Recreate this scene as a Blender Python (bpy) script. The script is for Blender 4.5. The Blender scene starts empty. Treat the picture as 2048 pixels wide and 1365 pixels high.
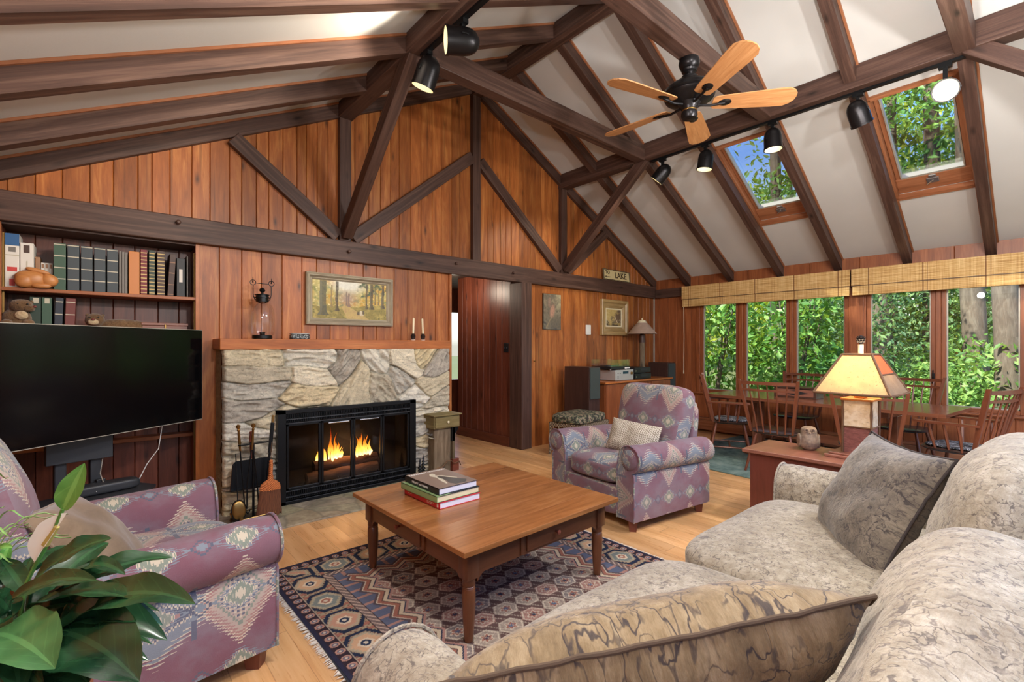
import bpy, bmesh, math, random
import numpy as np
from mathutils import Vector, Matrix, noise as mnoise
random.seed(7); np.random.seed(7)
PI = math.pi
SC = bpy.context.scene
COL = SC.collection
def R(d): return math.radians(d)
def lin(c):
    return tuple(((v/255.0)/12.92 if v/255.0 <= .04045 else ((v/255.0+.055)/1.055)**2.4) for v in c)
def rgb(*c): return lin(c) + (1.0,)

# ---------------------------------------------------------------- node maths
class S:
    def __init__(s, g, k): s.g = g; s.k = k
    def __add__(a, b): return a.g.m('ADD', a, b)
    __radd__ = __add__
    def __sub__(a, b): return a.g.m('SUBTRACT', a, b)
    def __rsub__(a, b): return a.g.m('SUBTRACT', b, a)
    def __mul__(a, b): return a.g.m('MULTIPLY', a, b)
    __rmul__ = __mul__
    def __truediv__(a, b): return a.g.m('DIVIDE', a, b)
    def __lt__(a, b): return a.g.m('LESS_THAN', a, b)
    def __gt__(a, b): return a.g.m('GREATER_THAN', a, b)
    def __abs__(a): return a.g.m('ABSOLUTE', a)
    def __pow__(a, b): return a.g.m('POWER', a, b)
    def fl(a): return a.g.m('FLOOR', a)
    def fr(a): return a.g.m('FRACT', a)
    def mn(a, b): return a.g.m('MINIMUM', a, b)
    def mx(a, b): return a.g.m('MAXIMUM', a, b)
    def sin(a): return a.g.m('SINE', a)
class G:
    def __init__(s, name):
        s.mat = bpy.data.materials.new(name); s.mat.use_nodes = True
        s.nt = s.mat.node_tree; s.N = s.nt.nodes; s.b = s.N['Principled BSDF']
        s.out = s.N['Material Output']
    def put(s, sock, v):
        if isinstance(v, S): s.nt.links.new(v.k, sock)
        elif v is not None:
            if isinstance(v, tuple) and hasattr(sock.default_value, '__len__'):
                k = len(sock.default_value); v = (tuple(v) + (1.0,))[:k]
            sock.default_value = v
    def m(s, op, a, b=None):
        n = s.N.new('ShaderNodeMath'); n.operation = op
        s.put(n.inputs[0], a)
        if b is not None: s.put(n.inputs[1], b)
        return S(s, n.outputs[0])
    def co(s, which='Object'):
        n = s.N.new('ShaderNodeTexCoord'); return S(s, n.outputs[which])
    def xyz(s, v):
        n = s.N.new('ShaderNodeSeparateXYZ'); s.put(n.inputs[0], v); return [S(s, o) for o in n.outputs]
    def vec(s, x, y, z=0.0):
        n = s.N.new('ShaderNodeCombineXYZ')
        for i, v in enumerate((x, y, z)): s.put(n.inputs[i], v)
        return S(s, n.outputs[0])
    def noise(s, v, scale=1, detail=2, rough=.5, dist=0, col=False):
        n = s.N.new('ShaderNodeTexNoise'); s.put(n.inputs['Vector'], v)
        for k, q in (('Scale', scale), ('Detail', detail), ('Roughness', rough), ('Distortion', dist)): s.put(n.inputs[k], q)
        return S(s, n.outputs['Color' if col else 'Fac'])
    def white(s, v):
        n = s.N.new('ShaderNodeTexWhiteNoise'); n.noise_dimensions = '3D'; s.put(n.inputs['Vector'], v)
        return S(s, n.outputs['Value'])
    def vor(s, v, scale=1, feat='F1', out='Distance'):
        n = s.N.new('ShaderNodeTexVoronoi'); n.feature = feat; s.put(n.inputs['Vector'], v); s.put(n.inputs['Scale'], scale)
        return S(s, n.outputs[out])
    def ramp(s, f, stops, const=False):
        n = s.N.new('ShaderNodeValToRGB'); cr = n.color_ramp
        if const: cr.interpolation = 'CONSTANT'
        while len(cr.elements) < len(stops): cr.elements.new(.5)
        for e, (p, c) in zip(cr.elements, stops):
            e.position = p; e.color = c if len(c) == 4 else tuple(c) + (1,)
        s.put(n.inputs[0], f); return S(s, n.outputs[0])
    def mix(s, f, a, b, mode='MIX'):
        n = s.N.new('ShaderNodeMix'); n.data_type = 'RGBA'; n.blend_type = mode
        s.put(n.inputs[0], f); s.put(n.inputs[6], a); s.put(n.inputs[7], b); return S(s, n.outputs[2])
    def bright(s, c, f):
        n = s.N.new('ShaderNodeVectorMath'); n.operation = 'SCALE'; s.put(n.inputs[0], c); s.put(n.inputs['Scale'], f); return S(s, n.outputs[0])
    def island(s):
        n = s.N.new('ShaderNodeNewGeometry'); return S(s, n.outputs['Random Per Island'])
    def objrand(s):
        n = s.N.new('ShaderNodeObjectInfo'); return S(s, n.outputs['Random'])
    def attr(s, name):
        n = s.N.new('ShaderNodeAttribute'); n.attribute_name = name; return S(s, n.outputs['Color'])
    def bump(s, h, strength=.3, dist=.01):
        n = s.N.new('ShaderNodeBump'); s.put(n.inputs['Height'], h); n.inputs['Strength'].default_value = strength
        n.inputs['Distance'].default_value = dist; s.nt.links.new(n.outputs[0], s.b.inputs['Normal'])
    def fin(s, color=None, rough=.5, metal=0, spec=None, **kw):
        s.put(s.b.inputs['Base Color'], color); s.put(s.b.inputs['Roughness'], rough); s.put(s.b.inputs['Metallic'], metal)
        if spec is not None: s.b.inputs['Specular IOR Level'].default_value = spec
        for k, v in kw.items(): s.put(s.b.inputs[k.replace('_', ' ')], v)
        return s.mat
def flat(name, c, rough=.5, metal=0, spec=None, var=.06, **kw):
    g = G(name); o = g.co('Object')
    n = g.noise(o, 9, 4, .6)
    col = g.bright(rgb(*c), n * (2*var) + (1-var))
    return g.fin(col, rough, metal, spec, **kw)
def wood(name, c1, c2, c3, rough=.45, sx=1.2, sy=16, var=.35, knots=True, bumpy=.15, spec=.4, dark=None):
    g = G(name); u, v, _ = g.xyz(g.co('UV')); r = g.island()
    off = r * 37.0
    p = g.vec(u * sx + off, v * sy + off * 3.1, off)
    n = g.noise(p, 1, 6, .62, .9)
    fine = g.noise(g.vec(u * sx * 4 + off, v * sy * 9, off), 1, 3, .6)
    f = n * .75 + fine * .25
    col = g.ramp(f, [(.28, rgb(*c1)), (.5, rgb(*c2)), (.74, rgb(*c3))])
    col = g.bright(col, r * var + (1 - var/2))
    if knots:
        kw = g.noise(g.vec(u * 9 + off, v * 20 + off, off), 1, 3)
        d = g.vor(g.vec(u * 2.3 + off, v * 6.5 + off, off), 1) + kw * .06
        k = g.ramp(d, [(.06, (1, 1, 1)), (.115, (.5, .5, .5)), (.19, (0, 0, 0))])
        st = g.ramp(g.noise(g.vec(u * .9 + off, v * 26 + off, off + 4), 1, 2), [(.60, (0, 0, 0)), (.74, (.5, .5, .5))])
        col = g.mix(st, col, rgb(*[q * .62 for q in c1]))
        col = g.mix(k * .8, col, rgb(*(dark or tuple(x*.3 for x in c1))))
    g.bump(f, bumpy, .004)
    return g.fin(col, rough, 0, spec)

# ---------------------------------------------------------------- mesh builder
class MB:
    def __init__(s): s.v = []; s.f = []; s.uv = []; s.mi = []; s.cur = 0
    def add(s, vs, fs, uvs=None, M=None):
        b = len(s.v)
        if M is not None: vs = [M @ Vector(p) for p in vs]
        s.v += [tuple(p) for p in vs]
        for i, f in enumerate(fs):
            s.f.append(tuple(b + k for k in f)); s.mi.append(s.cur)
            s.uv.append(uvs[i] if uvs else [(0, 0)] * len(f))
        return s
    def box(s, x0, x1, y0, y1, z0, z1, ax=None, M=None, bev=0):
        c = [(x0, x1), (y0, y1), (z0, z1)]; dims = [abs(q[1]-q[0]) for q in c]
        if ax is None: ax = dims.index(max(dims))
        if bev: return s.bbox(x0, x1, y0, y1, z0, z1, ax, M, bev)
        V = [(c[0][i], c[1][j], c[2][k]) for i in (0, 1) for j in (0, 1) for k in (0, 1)]
        F = [(0, 1, 3, 2), (4, 6, 7, 5), (0, 4, 5, 1), (2, 3, 7, 6), (0, 2, 6, 4), (1, 5, 7, 3)]
        NA = [0, 0, 1, 1, 2, 2]; U = []
        for f, na in zip(F, NA):
            rest = [a for a in (0, 1, 2) if a != na]
            ua = ax if ax in rest else rest[0]; va = [a for a in rest if a != ua][0]
            U.append([(V[k][ua], V[k][va] + na * .37) for k in f])
        return s.add(V, F, U, M)
    def bbox(s, x0, x1, y0, y1, z0, z1, ax, M, b):
        # chamfered box
        bm = bmesh.new(); bmesh.ops.create_cube(bm, size=1)
        b = min(b, .45*min(abs(x1-x0), abs(y1-y0), abs(z1-z0)))
        for v in bm.verts:
            v.co = ((x0+x1)/2 + v.co.x*(x1-x0), (y0+y1)/2 + v.co.y*(y1-y0), (z0+z1)/2 + v.co.z*(z1-z0))
        bmesh.ops.bevel(bm, geom=list(bm.edges), offset=b, segments=2, affect='EDGES', profile=.5)
        s.frombm(bm, ax, M); bm.free(); return s
    def frombm(s, bm, ax=0, M=None):
        bm.verts.ensure_lookup_table(); bm.normal_update()
        V = [tuple(v.co) for v in bm.verts]; F = []; U = []
        for f in bm.faces:
            n = f.normal; na = max(range(3), key=lambda i: abs(n[i])); rest = [a for a in (0, 1, 2) if a != na]
            ua = ax if ax in rest else rest[0]; va = [a for a in rest if a != ua][0]
            F.append([v.index for v in f.verts]); U.append([(v.co[ua], v.co[va] + na*.37) for v in f.verts])
        return s.add(V, F, U, M)
    def beam(s, p, q, w, h, up=(0, 0, 1), roll=0, bev=.006):
        # rectangular bar p->q, w across, h along 'up'
        p, q = Vector(p), Vector(q); d = (q-p); L = d.length; d.normalize()
        up = Vector(up); sd = d.cross(up)
        if sd.length < 1e-4: sd = d.cross(Vector((1, 0, 0)))
        sd.normalize(); u2 = sd.cross(d)
        M = Matrix(((d.x, sd.x, u2.x, p.x), (d.y, sd.y, u2.y, p.y), (d.z, sd.z, u2.z, p.z), (0, 0, 0, 1)))
        if roll: M = M @ Matrix.Rotation(roll, 4, 'X')
        return s.box(0, L, -w/2, w/2, -h/2, h/2, 0, M, bev)
    def tube(s, pts, r, n=10, cap=True, rs=None):
        pts = [Vector(p) for p in pts]; m = len(pts); V = []; F = []; U = []
        t0 = (pts[1]-pts[0]).normalized(); a = t0.orthogonal().normalized(); L = 0
        Ls = []
        for i, p in enumerate(pts):
            if i: L += (p-pts[i-1]).length
            Ls.append(L)
            t = (pts[min(i+1, m-1)] - pts[max(i-1, 0)])
            t = t.normalized() if t.length > 1e-9 else t0
            a = (a - t*a.dot(t)); a = a.normalized() if a.length > 1e-6 else t.orthogonal().normalized()
            b = t.cross(a); rr = rs[i] if rs else r
            for k in range(n):
                w = 2*PI*k/n; V.append(p + (a*math.cos(w) + b*math.sin(w))*rr)
        for i in range(m-1):
            for k in range(n):
                k2 = (k+1) % n
                F.append((i*n+k, i*n+k2, (i+1)*n+k2, (i+1)*n+k))
                rr = 2*PI*(rs[i] if rs else r)/n
                U.append([(Ls[i], k*rr), (Ls[i], (k+1)*rr), (Ls[i+1], (k+1)*rr), (Ls[i+1], k*rr)])
        if cap:
            F.append(tuple(range(n-1, -1, -1))); U.append([(0, 0)]*n)
            F.append(tuple((m-1)*n+k for k in range(n))); U.append([(0, 0)]*n)
        return s.add(V, F, U)
    def lathe(s, prof, n=24, c=(0, 0, 0), M=None, closed=False):
        # prof: (radius, z)
        V = []; F = []; U = []; m = len(prof); L = 0
        for i, (r, z) in enumerate(prof):
            for k in range(n):
                w = 2*PI*k/n; V.append((c[0]+r*math.cos(w), c[1]+r*math.sin(w), c[2]+z))
        for i in range(m-1):
            dl = math.hypot(prof[i+1][0]-prof[i][0], prof[i+1][1]-prof[i][1])
            for k in range(n):
                k2 = (k+1) % n; F.append((i*n+k, i*n+k2, (i+1)*n+k2, (i+1)*n+k))
                q = 2*PI*max(prof[i][0], prof[i+1][0])/n
                U.append([(L, k*q), (L, k*q+q), (L+dl, k*q+q), (L+dl, k*q)])
            L += dl
        if not closed:
            if prof[0][0] > 1e-5: F.append(tuple(range(n-1, -1, -1))); U.append([(0, 0)]*n)
            if prof[-1][0] > 1e-5: F.append(tuple((m-1)*n+k for k in range(n))); U.append([(0, 0)]*n)
        return s.add(V, F, U, M)
    def loft(s, rings, cap=True, closed=True, M=None):
        # rings: list of lists of points (same count)
        n = len(rings[0]); V = [tuple(p) for r in rings for p in r]; F = []; U = []
        L = [0]
        for i in range(1, len(rings)):
            L.append(L[-1] + max((Vector(rings[i][k])-Vector(rings[i-1][k])).length for k in range(0, n, max(1, n//6))))
        best = max(rings, key=lambda r: sum((Vector(r[k])-Vector(r[k-1])).length for k in range(1, n)))
        W = [0]
        for k in range(1, n+1): W.append(W[-1] + (Vector(best[k % n])-Vector(best[k-1])).length)
        for i in range(len(rings)-1):
            for k in range(n if closed else n-1):
                k2 = (k+1) % n
                F.append((i*n+k, i*n+k2, (i+1)*n+k2, (i+1)*n+k))
                U.append([(L[i], W[k]), (L[i], W[k+1]), (L[i+1], W[k+1]), (L[i+1], W[k])])
        if cap:
            m = len(rings)
            for idx, rv in ((0, True), (m-1, False)):
                f = [idx*n+k for k in range(n)]
                if rv: f.reverse()
                P = [Vector(V[k]) for k in f]
                nn = Vector((0, 0, 0))
                for k in range(len(P)): nn += P[k-1].cross(P[k])
                na = max(range(3), key=lambda i: abs(nn[i])); rest = [a for a in (0, 1, 2) if a != na]
                F.append(tuple(f)); U.append([(p[rest[1]], p[rest[0]]) for p in P])
        return s.add(V, F, U, M)
    def prism(s, poly, axis, a, b, M=None):
        # polygon of 2D points extruded along axis from a to b
        def mk(p, t):
            if axis == 0: return (t, p[0], p[1])
            if axis == 1: return (p[0], t, p[1])
            return (p[0], p[1], t)
        n = len(poly); V = [mk(p, a) for p in poly] + [mk(p, b) for p in poly]
        F = [tuple(range(n)), tuple(range(2*n-1, n-1, -1))]
        xs = [p[0] for p in poly]; ys = [p[1] for p in poly]
        sw = (max(ys)-min(ys)) > (max(xs)-min(xs))
        q = [(p[1], p[0]) if sw else (p[0], p[1]) for p in poly]
        U = [q[:], q[::-1]]; W = 0
        for k in range(n):
            k2 = (k+1) % n; e = math.dist(poly[k], poly[k2])
            F.append((k2, k, n+k, n+k2)); U.append([(W+e, a), (W, a), (W, b), (W+e, b)]); W += e
        return s.add(V, F, U, M)
    def blob(s, sx, sy, sz, n=4.0, seg=14, M=None, fn=None, nz=0, nf=4, seed=0, flatb=False):
        # superellipsoid, half sizes; box style uv in metres
        bm = bmesh.new(); bmesh.ops.create_cube(bm, size=2)
        bmesh.ops.subdivide_edges(bm, edges=list(bm.edges), cuts=seg-1, use_grid_fill=True)
        for v in bm.verts:
            c = v.co; k = (abs(c.x)**n + abs(c.y)**n + abs(c.z)**n)**(1/n)
            c2 = Vector((math.tan(c.x*.7)/math.tan(.7), math.tan(c.y*.7)/math.tan(.7), math.tan(c.z*.7)/math.tan(.7)))
            k = (abs(c2.x)**n + abs(c2.y)**n + abs(c2.z)**n)**(1/n)
            p = Vector((c2.x/k*sx, c2.y/k*sy, c2.z/k*sz))
            if nz: p += p.normalized() * nz * mnoise.noise(p*nf + Vector((seed*7.1, seed, 0)))
            if fn: p = Vector(fn(p))
            v.co = p
        s.frombm(bm, 0, M); bm.free(); return s
    def build(s, name, mat=None, parent=None, smooth=False, M=None, angle=40, mods=None):
        me = bpy.data.meshes.new(name)
        me.from_pydata(s.v, [], s.f)
        ul = me.uv_layers.new(name='UVMap')
        fl = [c for f in s.uv for uv in f for c in uv]
        ul.data.foreach_set('uv', fl)
        mats = mat if isinstance(mat, (list, tuple)) else [mat]
        for q in mats:
            if q: me.materials.append(q)
        if len(mats) > 1: me.polygons.foreach_set('material_index', s.mi)
        if smooth:
            me.polygons.foreach_set('use_smooth', [True]*len(me.polygons))
            if angle < 180:
                try: me.set_sharp_from_angle(angle=R(angle))
                except Exception: pass
        me.validate(); me.update()
        o = bpy.data.objects.new(name, me); COL.objects.link(o)
        if parent: o.parent = parent
        if M is not None: o.matrix_local = M
        return o
def grid_mesh(name, nx, ny, fpos, fcol, mat, parent=None, smooth=False):
    """grid with a colour attribute; fpos(U,V)->xyz arrays, fcol(U,V)->rgb (linear)"""
    u = np.linspace(0, 1, nx); v = np.linspace(0, 1, ny); U, V = np.meshgrid(u, v)
    P = np.stack(fpos(U, V), -1).reshape(-1, 3)
    me = bpy.data.meshes.new(name)
    i = np.arange(nx-1); j = np.arange(ny-1); I, J = np.meshgrid(i, j)
    a = (J*nx+I).ravel(); F = np.stack([a, a+1, a+nx+1, a+nx], -1).astype(np.int32)
    me.vertices.add(len(P)); me.vertices.foreach_set('co', P.astype(np.float32).ravel())
    me.loops.add(F.size); me.loops.foreach_set('vertex_index', F.ravel())
    me.polygons.add(len(F)); me.polygons.foreach_set('loop_start', np.arange(0, F.size, 4, dtype=np.int32))
    me.polygons.foreach_set('loop_total', np.full(len(F), 4, dtype=np.int32))
    if smooth: me.polygons.foreach_set('use_smooth', np.ones(len(F), dtype=bool))
    me.update(calc_edges=True)
    if fcol is not None:
        c = fcol(U, V).reshape(-1, 3); ca = me.color_attributes.new('Col', 'FLOAT_COLOR', 'POINT')
        c4 = np.concatenate([c, np.ones((len(c), 1))], 1)
        ca.data.foreach_set('color', c4.astype(np.float32).ravel())
    me.materials.append(mat); me.validate()
    o = bpy.data.objects.new(name, me); COL.objects.link(o)
    if parent: o.parent = parent
    return o
def linN(a):  # srgb 0..255 numpy -> linear
    a = np.asarray(a, float)/255.0
    return np.where(a <= .04045, a/12.92, ((a+.055)/1.055)**2.4)

def thing(name, label, cat, loc=(0, 0, 0), rz=0, group=None, kind=None):
    o = bpy.data.objects.new(name, None); COL.objects.link(o); o.empty_display_size = .05
    o.location = loc; o.rotation_euler = (0, 0, rz)
    if label: o['label'] = label
    if cat: o['category'] = cat
    if group: o['group'] = group
    if kind: o['kind'] = kind
    return o
def tag(o, label, cat, group=None, kind=None):
    o['label'] = label; o['category'] = cat
    if group: o['group'] = group
    if kind: o['kind'] = kind
    return o
_trim = [0]
def struct(o, label=None):
    o['kind'] = 'structure'
    if label: o['label'] = label
    return o
def trim(mb, mat, label=None, smooth=False):
    _trim[0] += 1
    return struct(mb.build('trim_%d' % _trim[0], mat, smooth=smooth), label)
def dup(root, loc=None, rz=None, label=None, group=None, scale=None):
    r = root.copy(); COL.objects.link(r)
    if loc is not None: r.location = loc
    if rz is not None: r.rotation_euler = (0, 0, rz)
    if label: r['label'] = label
    if group: r['group'] = group
    if scale: r.scale = scale
    for ch in list(root.children):
        c = ch.copy(); COL.objects.link(c); c.parent = r
        for gch in list(ch.children):
            d = gch.copy(); COL.objects.link(d); d.parent = c
    return r
def text_mesh(txt, size, depth, mat, name, parent, M, bold=0.0, align='CENTER'):
    cu = bpy.data.curves.new('t', 'FONT'); cu.body = txt; cu.size = size; cu.extrude = depth; cu.align_x = align; cu.align_y = 'CENTER'
    cu.offset = bold; cu.resolution_u = 3
    to = bpy.data.objects.new('t', cu); COL.objects.link(to)
    bpy.context.view_layer.update()
    dg = bpy.context.evaluated_depsgraph_get()
    me = bpy.data.meshes.new_from_object(to.evaluated_get(dg))
    bpy.data.objects.remove(to); me.materials.clear(); me.materials.append(mat)
    o = bpy.data.objects.new(name, me); COL.objects.link(o); o.parent = parent; o.matrix_local = M
    return o
def MT(x=0, y=0, z=0, rx=0, ry=0, rz=0):
    return Matrix.Translation((x, y, z)) @ Matrix.Rotation(rz, 4, 'Z') @ Matrix.Rotation(ry, 4, 'Y') @ Matrix.Rotation(rx, 4, 'X')
def basis(o, x, y, z):
    x, y, z = Vector(x), Vector(y), Vector(z)
    return Matrix(((x.x, y.x, z.x, o[0]), (x.y, y.y, z.y, o[1]), (x.z, y.z, z.z, o[2]), (0, 0, 0, 1)))
# ---------------------------------------------------------------- camera
cam = bpy.data.cameras.new('camera'); camo = bpy.data.objects.new('camera', cam); COL.objects.link(camo)
camo.location = (0, 0, 1.37); camo.rotation_euler = (R(90), 0, R(-41.1))
cam.sensor_width = 36; cam.lens = 36*944/2048; cam.shift_y = 10.5/2048; cam.clip_start = .02
SC.camera = camo
# ---------------------------------------------------------------- materials
M = {}
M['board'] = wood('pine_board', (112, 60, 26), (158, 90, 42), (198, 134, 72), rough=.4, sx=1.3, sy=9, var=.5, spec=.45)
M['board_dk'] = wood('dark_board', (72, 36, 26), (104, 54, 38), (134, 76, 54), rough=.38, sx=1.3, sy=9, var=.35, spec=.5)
M['beam'] = wood('beam_wood', (54, 37, 31), (80, 57, 49), (112, 86, 73), rough=.5, sx=1.1, sy=22, var=.12, spec=.35, bumpy=.3)
M['mould'] = wood('orange_moulding', (118, 72, 46), (154, 98, 66), (182, 126, 92), rough=.45, sx=1.5, sy=20, var=.2, knots=False)
M['red'] = wood('red_window_wood', (104, 56, 30), (144, 80, 44), (176, 108, 64), rough=.42, sx=1.3, sy=14, var=.15, knots=False, spec=.5)
M['mantel'] = wood('mantel_wood', (136, 72, 30), (176, 102, 48), (206, 136, 76), rough=.35, sx=1.3, sy=9, var=.1)
M['shelf'] = wood('shelf_wood', (110, 60, 30), (150, 86, 46), (174, 110, 66), rough=.4, sx=1.3, sy=9, var=.1, knots=False)
M['cherry'] = wood('cherry_tabletop', (112, 68, 36), (146, 94, 52), (172, 122, 74), rough=.26, sx=1.1, sy=9, var=.3, knots=False, spec=.5, bumpy=.05)
M['cherry_dk'] = wood('cherry_base', (82, 46, 26), (104, 62, 38), (124, 78, 50), rough=.35, sx=1.2, sy=12, var=.15, knots=False, spec=.5, bumpy=.05)
M['dining'] = wood('dining_wood', (98, 56, 40), (126, 76, 54), (150, 96, 70), rough=.17, sx=1.1, sy=10, var=.2, knots=False, spec=.5, bumpy=.05)
M['chairw'] = wood('chair_wood', (84, 44, 28), (112, 62, 42), (138, 82, 58), rough=.33, sx=1.5, sy=20, var=.12, knots=False, spec=.5, bumpy=.05)
M['seatw'] = wood('chair_seat_wood', (52, 34, 28), (70, 48, 40), (92, 64, 54), rough=.25, sx=1.5, sy=14, var=.12, knots=False, spec=.6, bumpy=.05)
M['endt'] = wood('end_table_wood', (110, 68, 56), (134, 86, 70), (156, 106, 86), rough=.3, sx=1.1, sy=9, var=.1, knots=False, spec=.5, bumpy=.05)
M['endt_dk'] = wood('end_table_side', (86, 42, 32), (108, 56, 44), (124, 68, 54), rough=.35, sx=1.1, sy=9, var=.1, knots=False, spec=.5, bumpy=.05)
M['oak'] = wood('fan_oak', (148, 98, 58), (180, 126, 80), (204, 152, 104), rough=.4, sx=3, sy=40, var=.1, knots=False)
M['rawwood'] = wood('carved_wood', (150, 92, 48), (186, 124, 72), (206, 146, 92), rough=.4, sx=6, sy=18, var=.1, knots=False)
M['birch'] = None
M['black'] = flat('black_metal', (30, 31, 33), .35, .6)
M['blackp'] = flat('black_plastic', (26, 26, 28), .4)
M['charcoal'] = flat('charcoal_plastic', (48, 50, 54), .45)
M['bronze'] = flat('dark_bronze', (44, 42, 44), .32, .75)
M['brass'] = flat('aged_brass', (150, 116, 66), .3, .9)
M['chrome'] = flat('steel', (190, 192, 196), .25, .9)
M['silver'] = flat('silver_panel', (196, 194, 190), .35, .4)
M['white'] = flat('white_plastic', (226, 224, 218), .5)
M['cream'] = flat('cream_wax', (236, 224, 190), .5)
M['paper'] = flat('paper_pages', (226, 222, 214), .8)
M['terracotta'] = flat('terracotta', (152, 92, 66), .8)
M['soil'] = flat('potting_soil', (54, 40, 30), .95)
M['aluminium'] = flat('window_aluminium', (178, 172, 160), .4, .3)
# painted ceiling panels
g = G('ceiling_panel'); o = g.co('Object')
n = g.noise(o, 70, 4, .6); n2 = g.noise(o, 1.3, 3)
g.bump(n, .12, .003)
M['panel'] = g.fin(g.ramp(n2, [(.3, rgb(198, 197, 195)), (.7, rgb(208, 207, 205))]), .75, 0, .2)
# floor planks
g = G('maple_planks'); x, y, z = g.xyz(g.co('Object'))
W = .135
c = (x / W).fl(); rc = g.white(g.vec(c, 3.0, 1.0)); yy = (y + rc * 5.0) / 1.3; rw = yy.fl()
rid = g.white(g.vec(c, rw, 7.0)); off = rid * 31.0
grain = g.noise(g.vec(x * 14 + off, y * 1.3 + off, off), 1, 6, .6, .8)
fine = g.noise(g.vec(x * 120, y * 5, off), 1, 2)
col = g.ramp(grain * .8 + fine * .2, [(.25, rgb(196, 140, 88)), (.5, rgb(220, 170, 116)), (.78, rgb(236, 192, 142))])
col = g.bright(col, rid * .26 + .84)
kn = g.ramp(g.vor(g.vec(x * 5 + off, y * 1.6 + off, off), 1), [(.03, (1, 1, 1)), (.09, (0, 0, 0))])
col = g.mix(kn * .6, col, rgb(120, 70, 36))
ex = abs((x / W).fr() - .5); ey = abs(yy.fr() - .5)
gap = (ex > .49).mx(ey > .4985)
col = g.mix(gap * .5, col, rgb(120, 74, 40))
g.bump(1.0 - gap, .25, .002)
M['floor'] = g.fin(col, fine * .1 + .24, 0, .5)
# stone
g = G('rough_fieldstone'); o = g.co('Object'); vc = g.attr('Col')
n = g.noise(o, 40, 8, .7); n3 = g.noise(g.vec(*[a*b for a, b in zip(g.xyz(o), (6., 6., 26.))]), 1, 6, .65, .6)
g.bump(n * .6 + n3 * .7, .9, .018)
M['stone'] = g.fin(g.mix(1.0, vc, g.ramp(n * .5 + n3 * .5, [(.3, (.62, .62, .62)), (.62, (1.25, 1.22, 1.16))]), 'MULTIPLY'), .82, 0, .25)
g = G('hearth_flagstone'); o = g.co('Object'); x, y, z = g.xyz(o)
wv = g.noise(o, 3, 3, col=True)
q = g.mix(.12, o, wv)
e = g.vor(q, 3.6, 'DISTANCE_TO_EDGE'); cc = g.vor(q, 3.6, 'F1', 'Color'); n = g.noise(o, 12, 7, .65)
col = g.ramp(n, [(.3, rgb(120, 112, 92)), (.55, rgb(158, 150, 126)), (.75, rgb(186, 178, 152))])
col = g.mix(.03, col, cc)
col = g.mix(g.ramp(e, [(.0, (1, 1, 1)), (.05, (0, 0, 0))]) * .7, col, rgb(104, 102, 92))
g.bump(n, .3, .006)
M['hearth'] = g.fin(col, .6)
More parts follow.
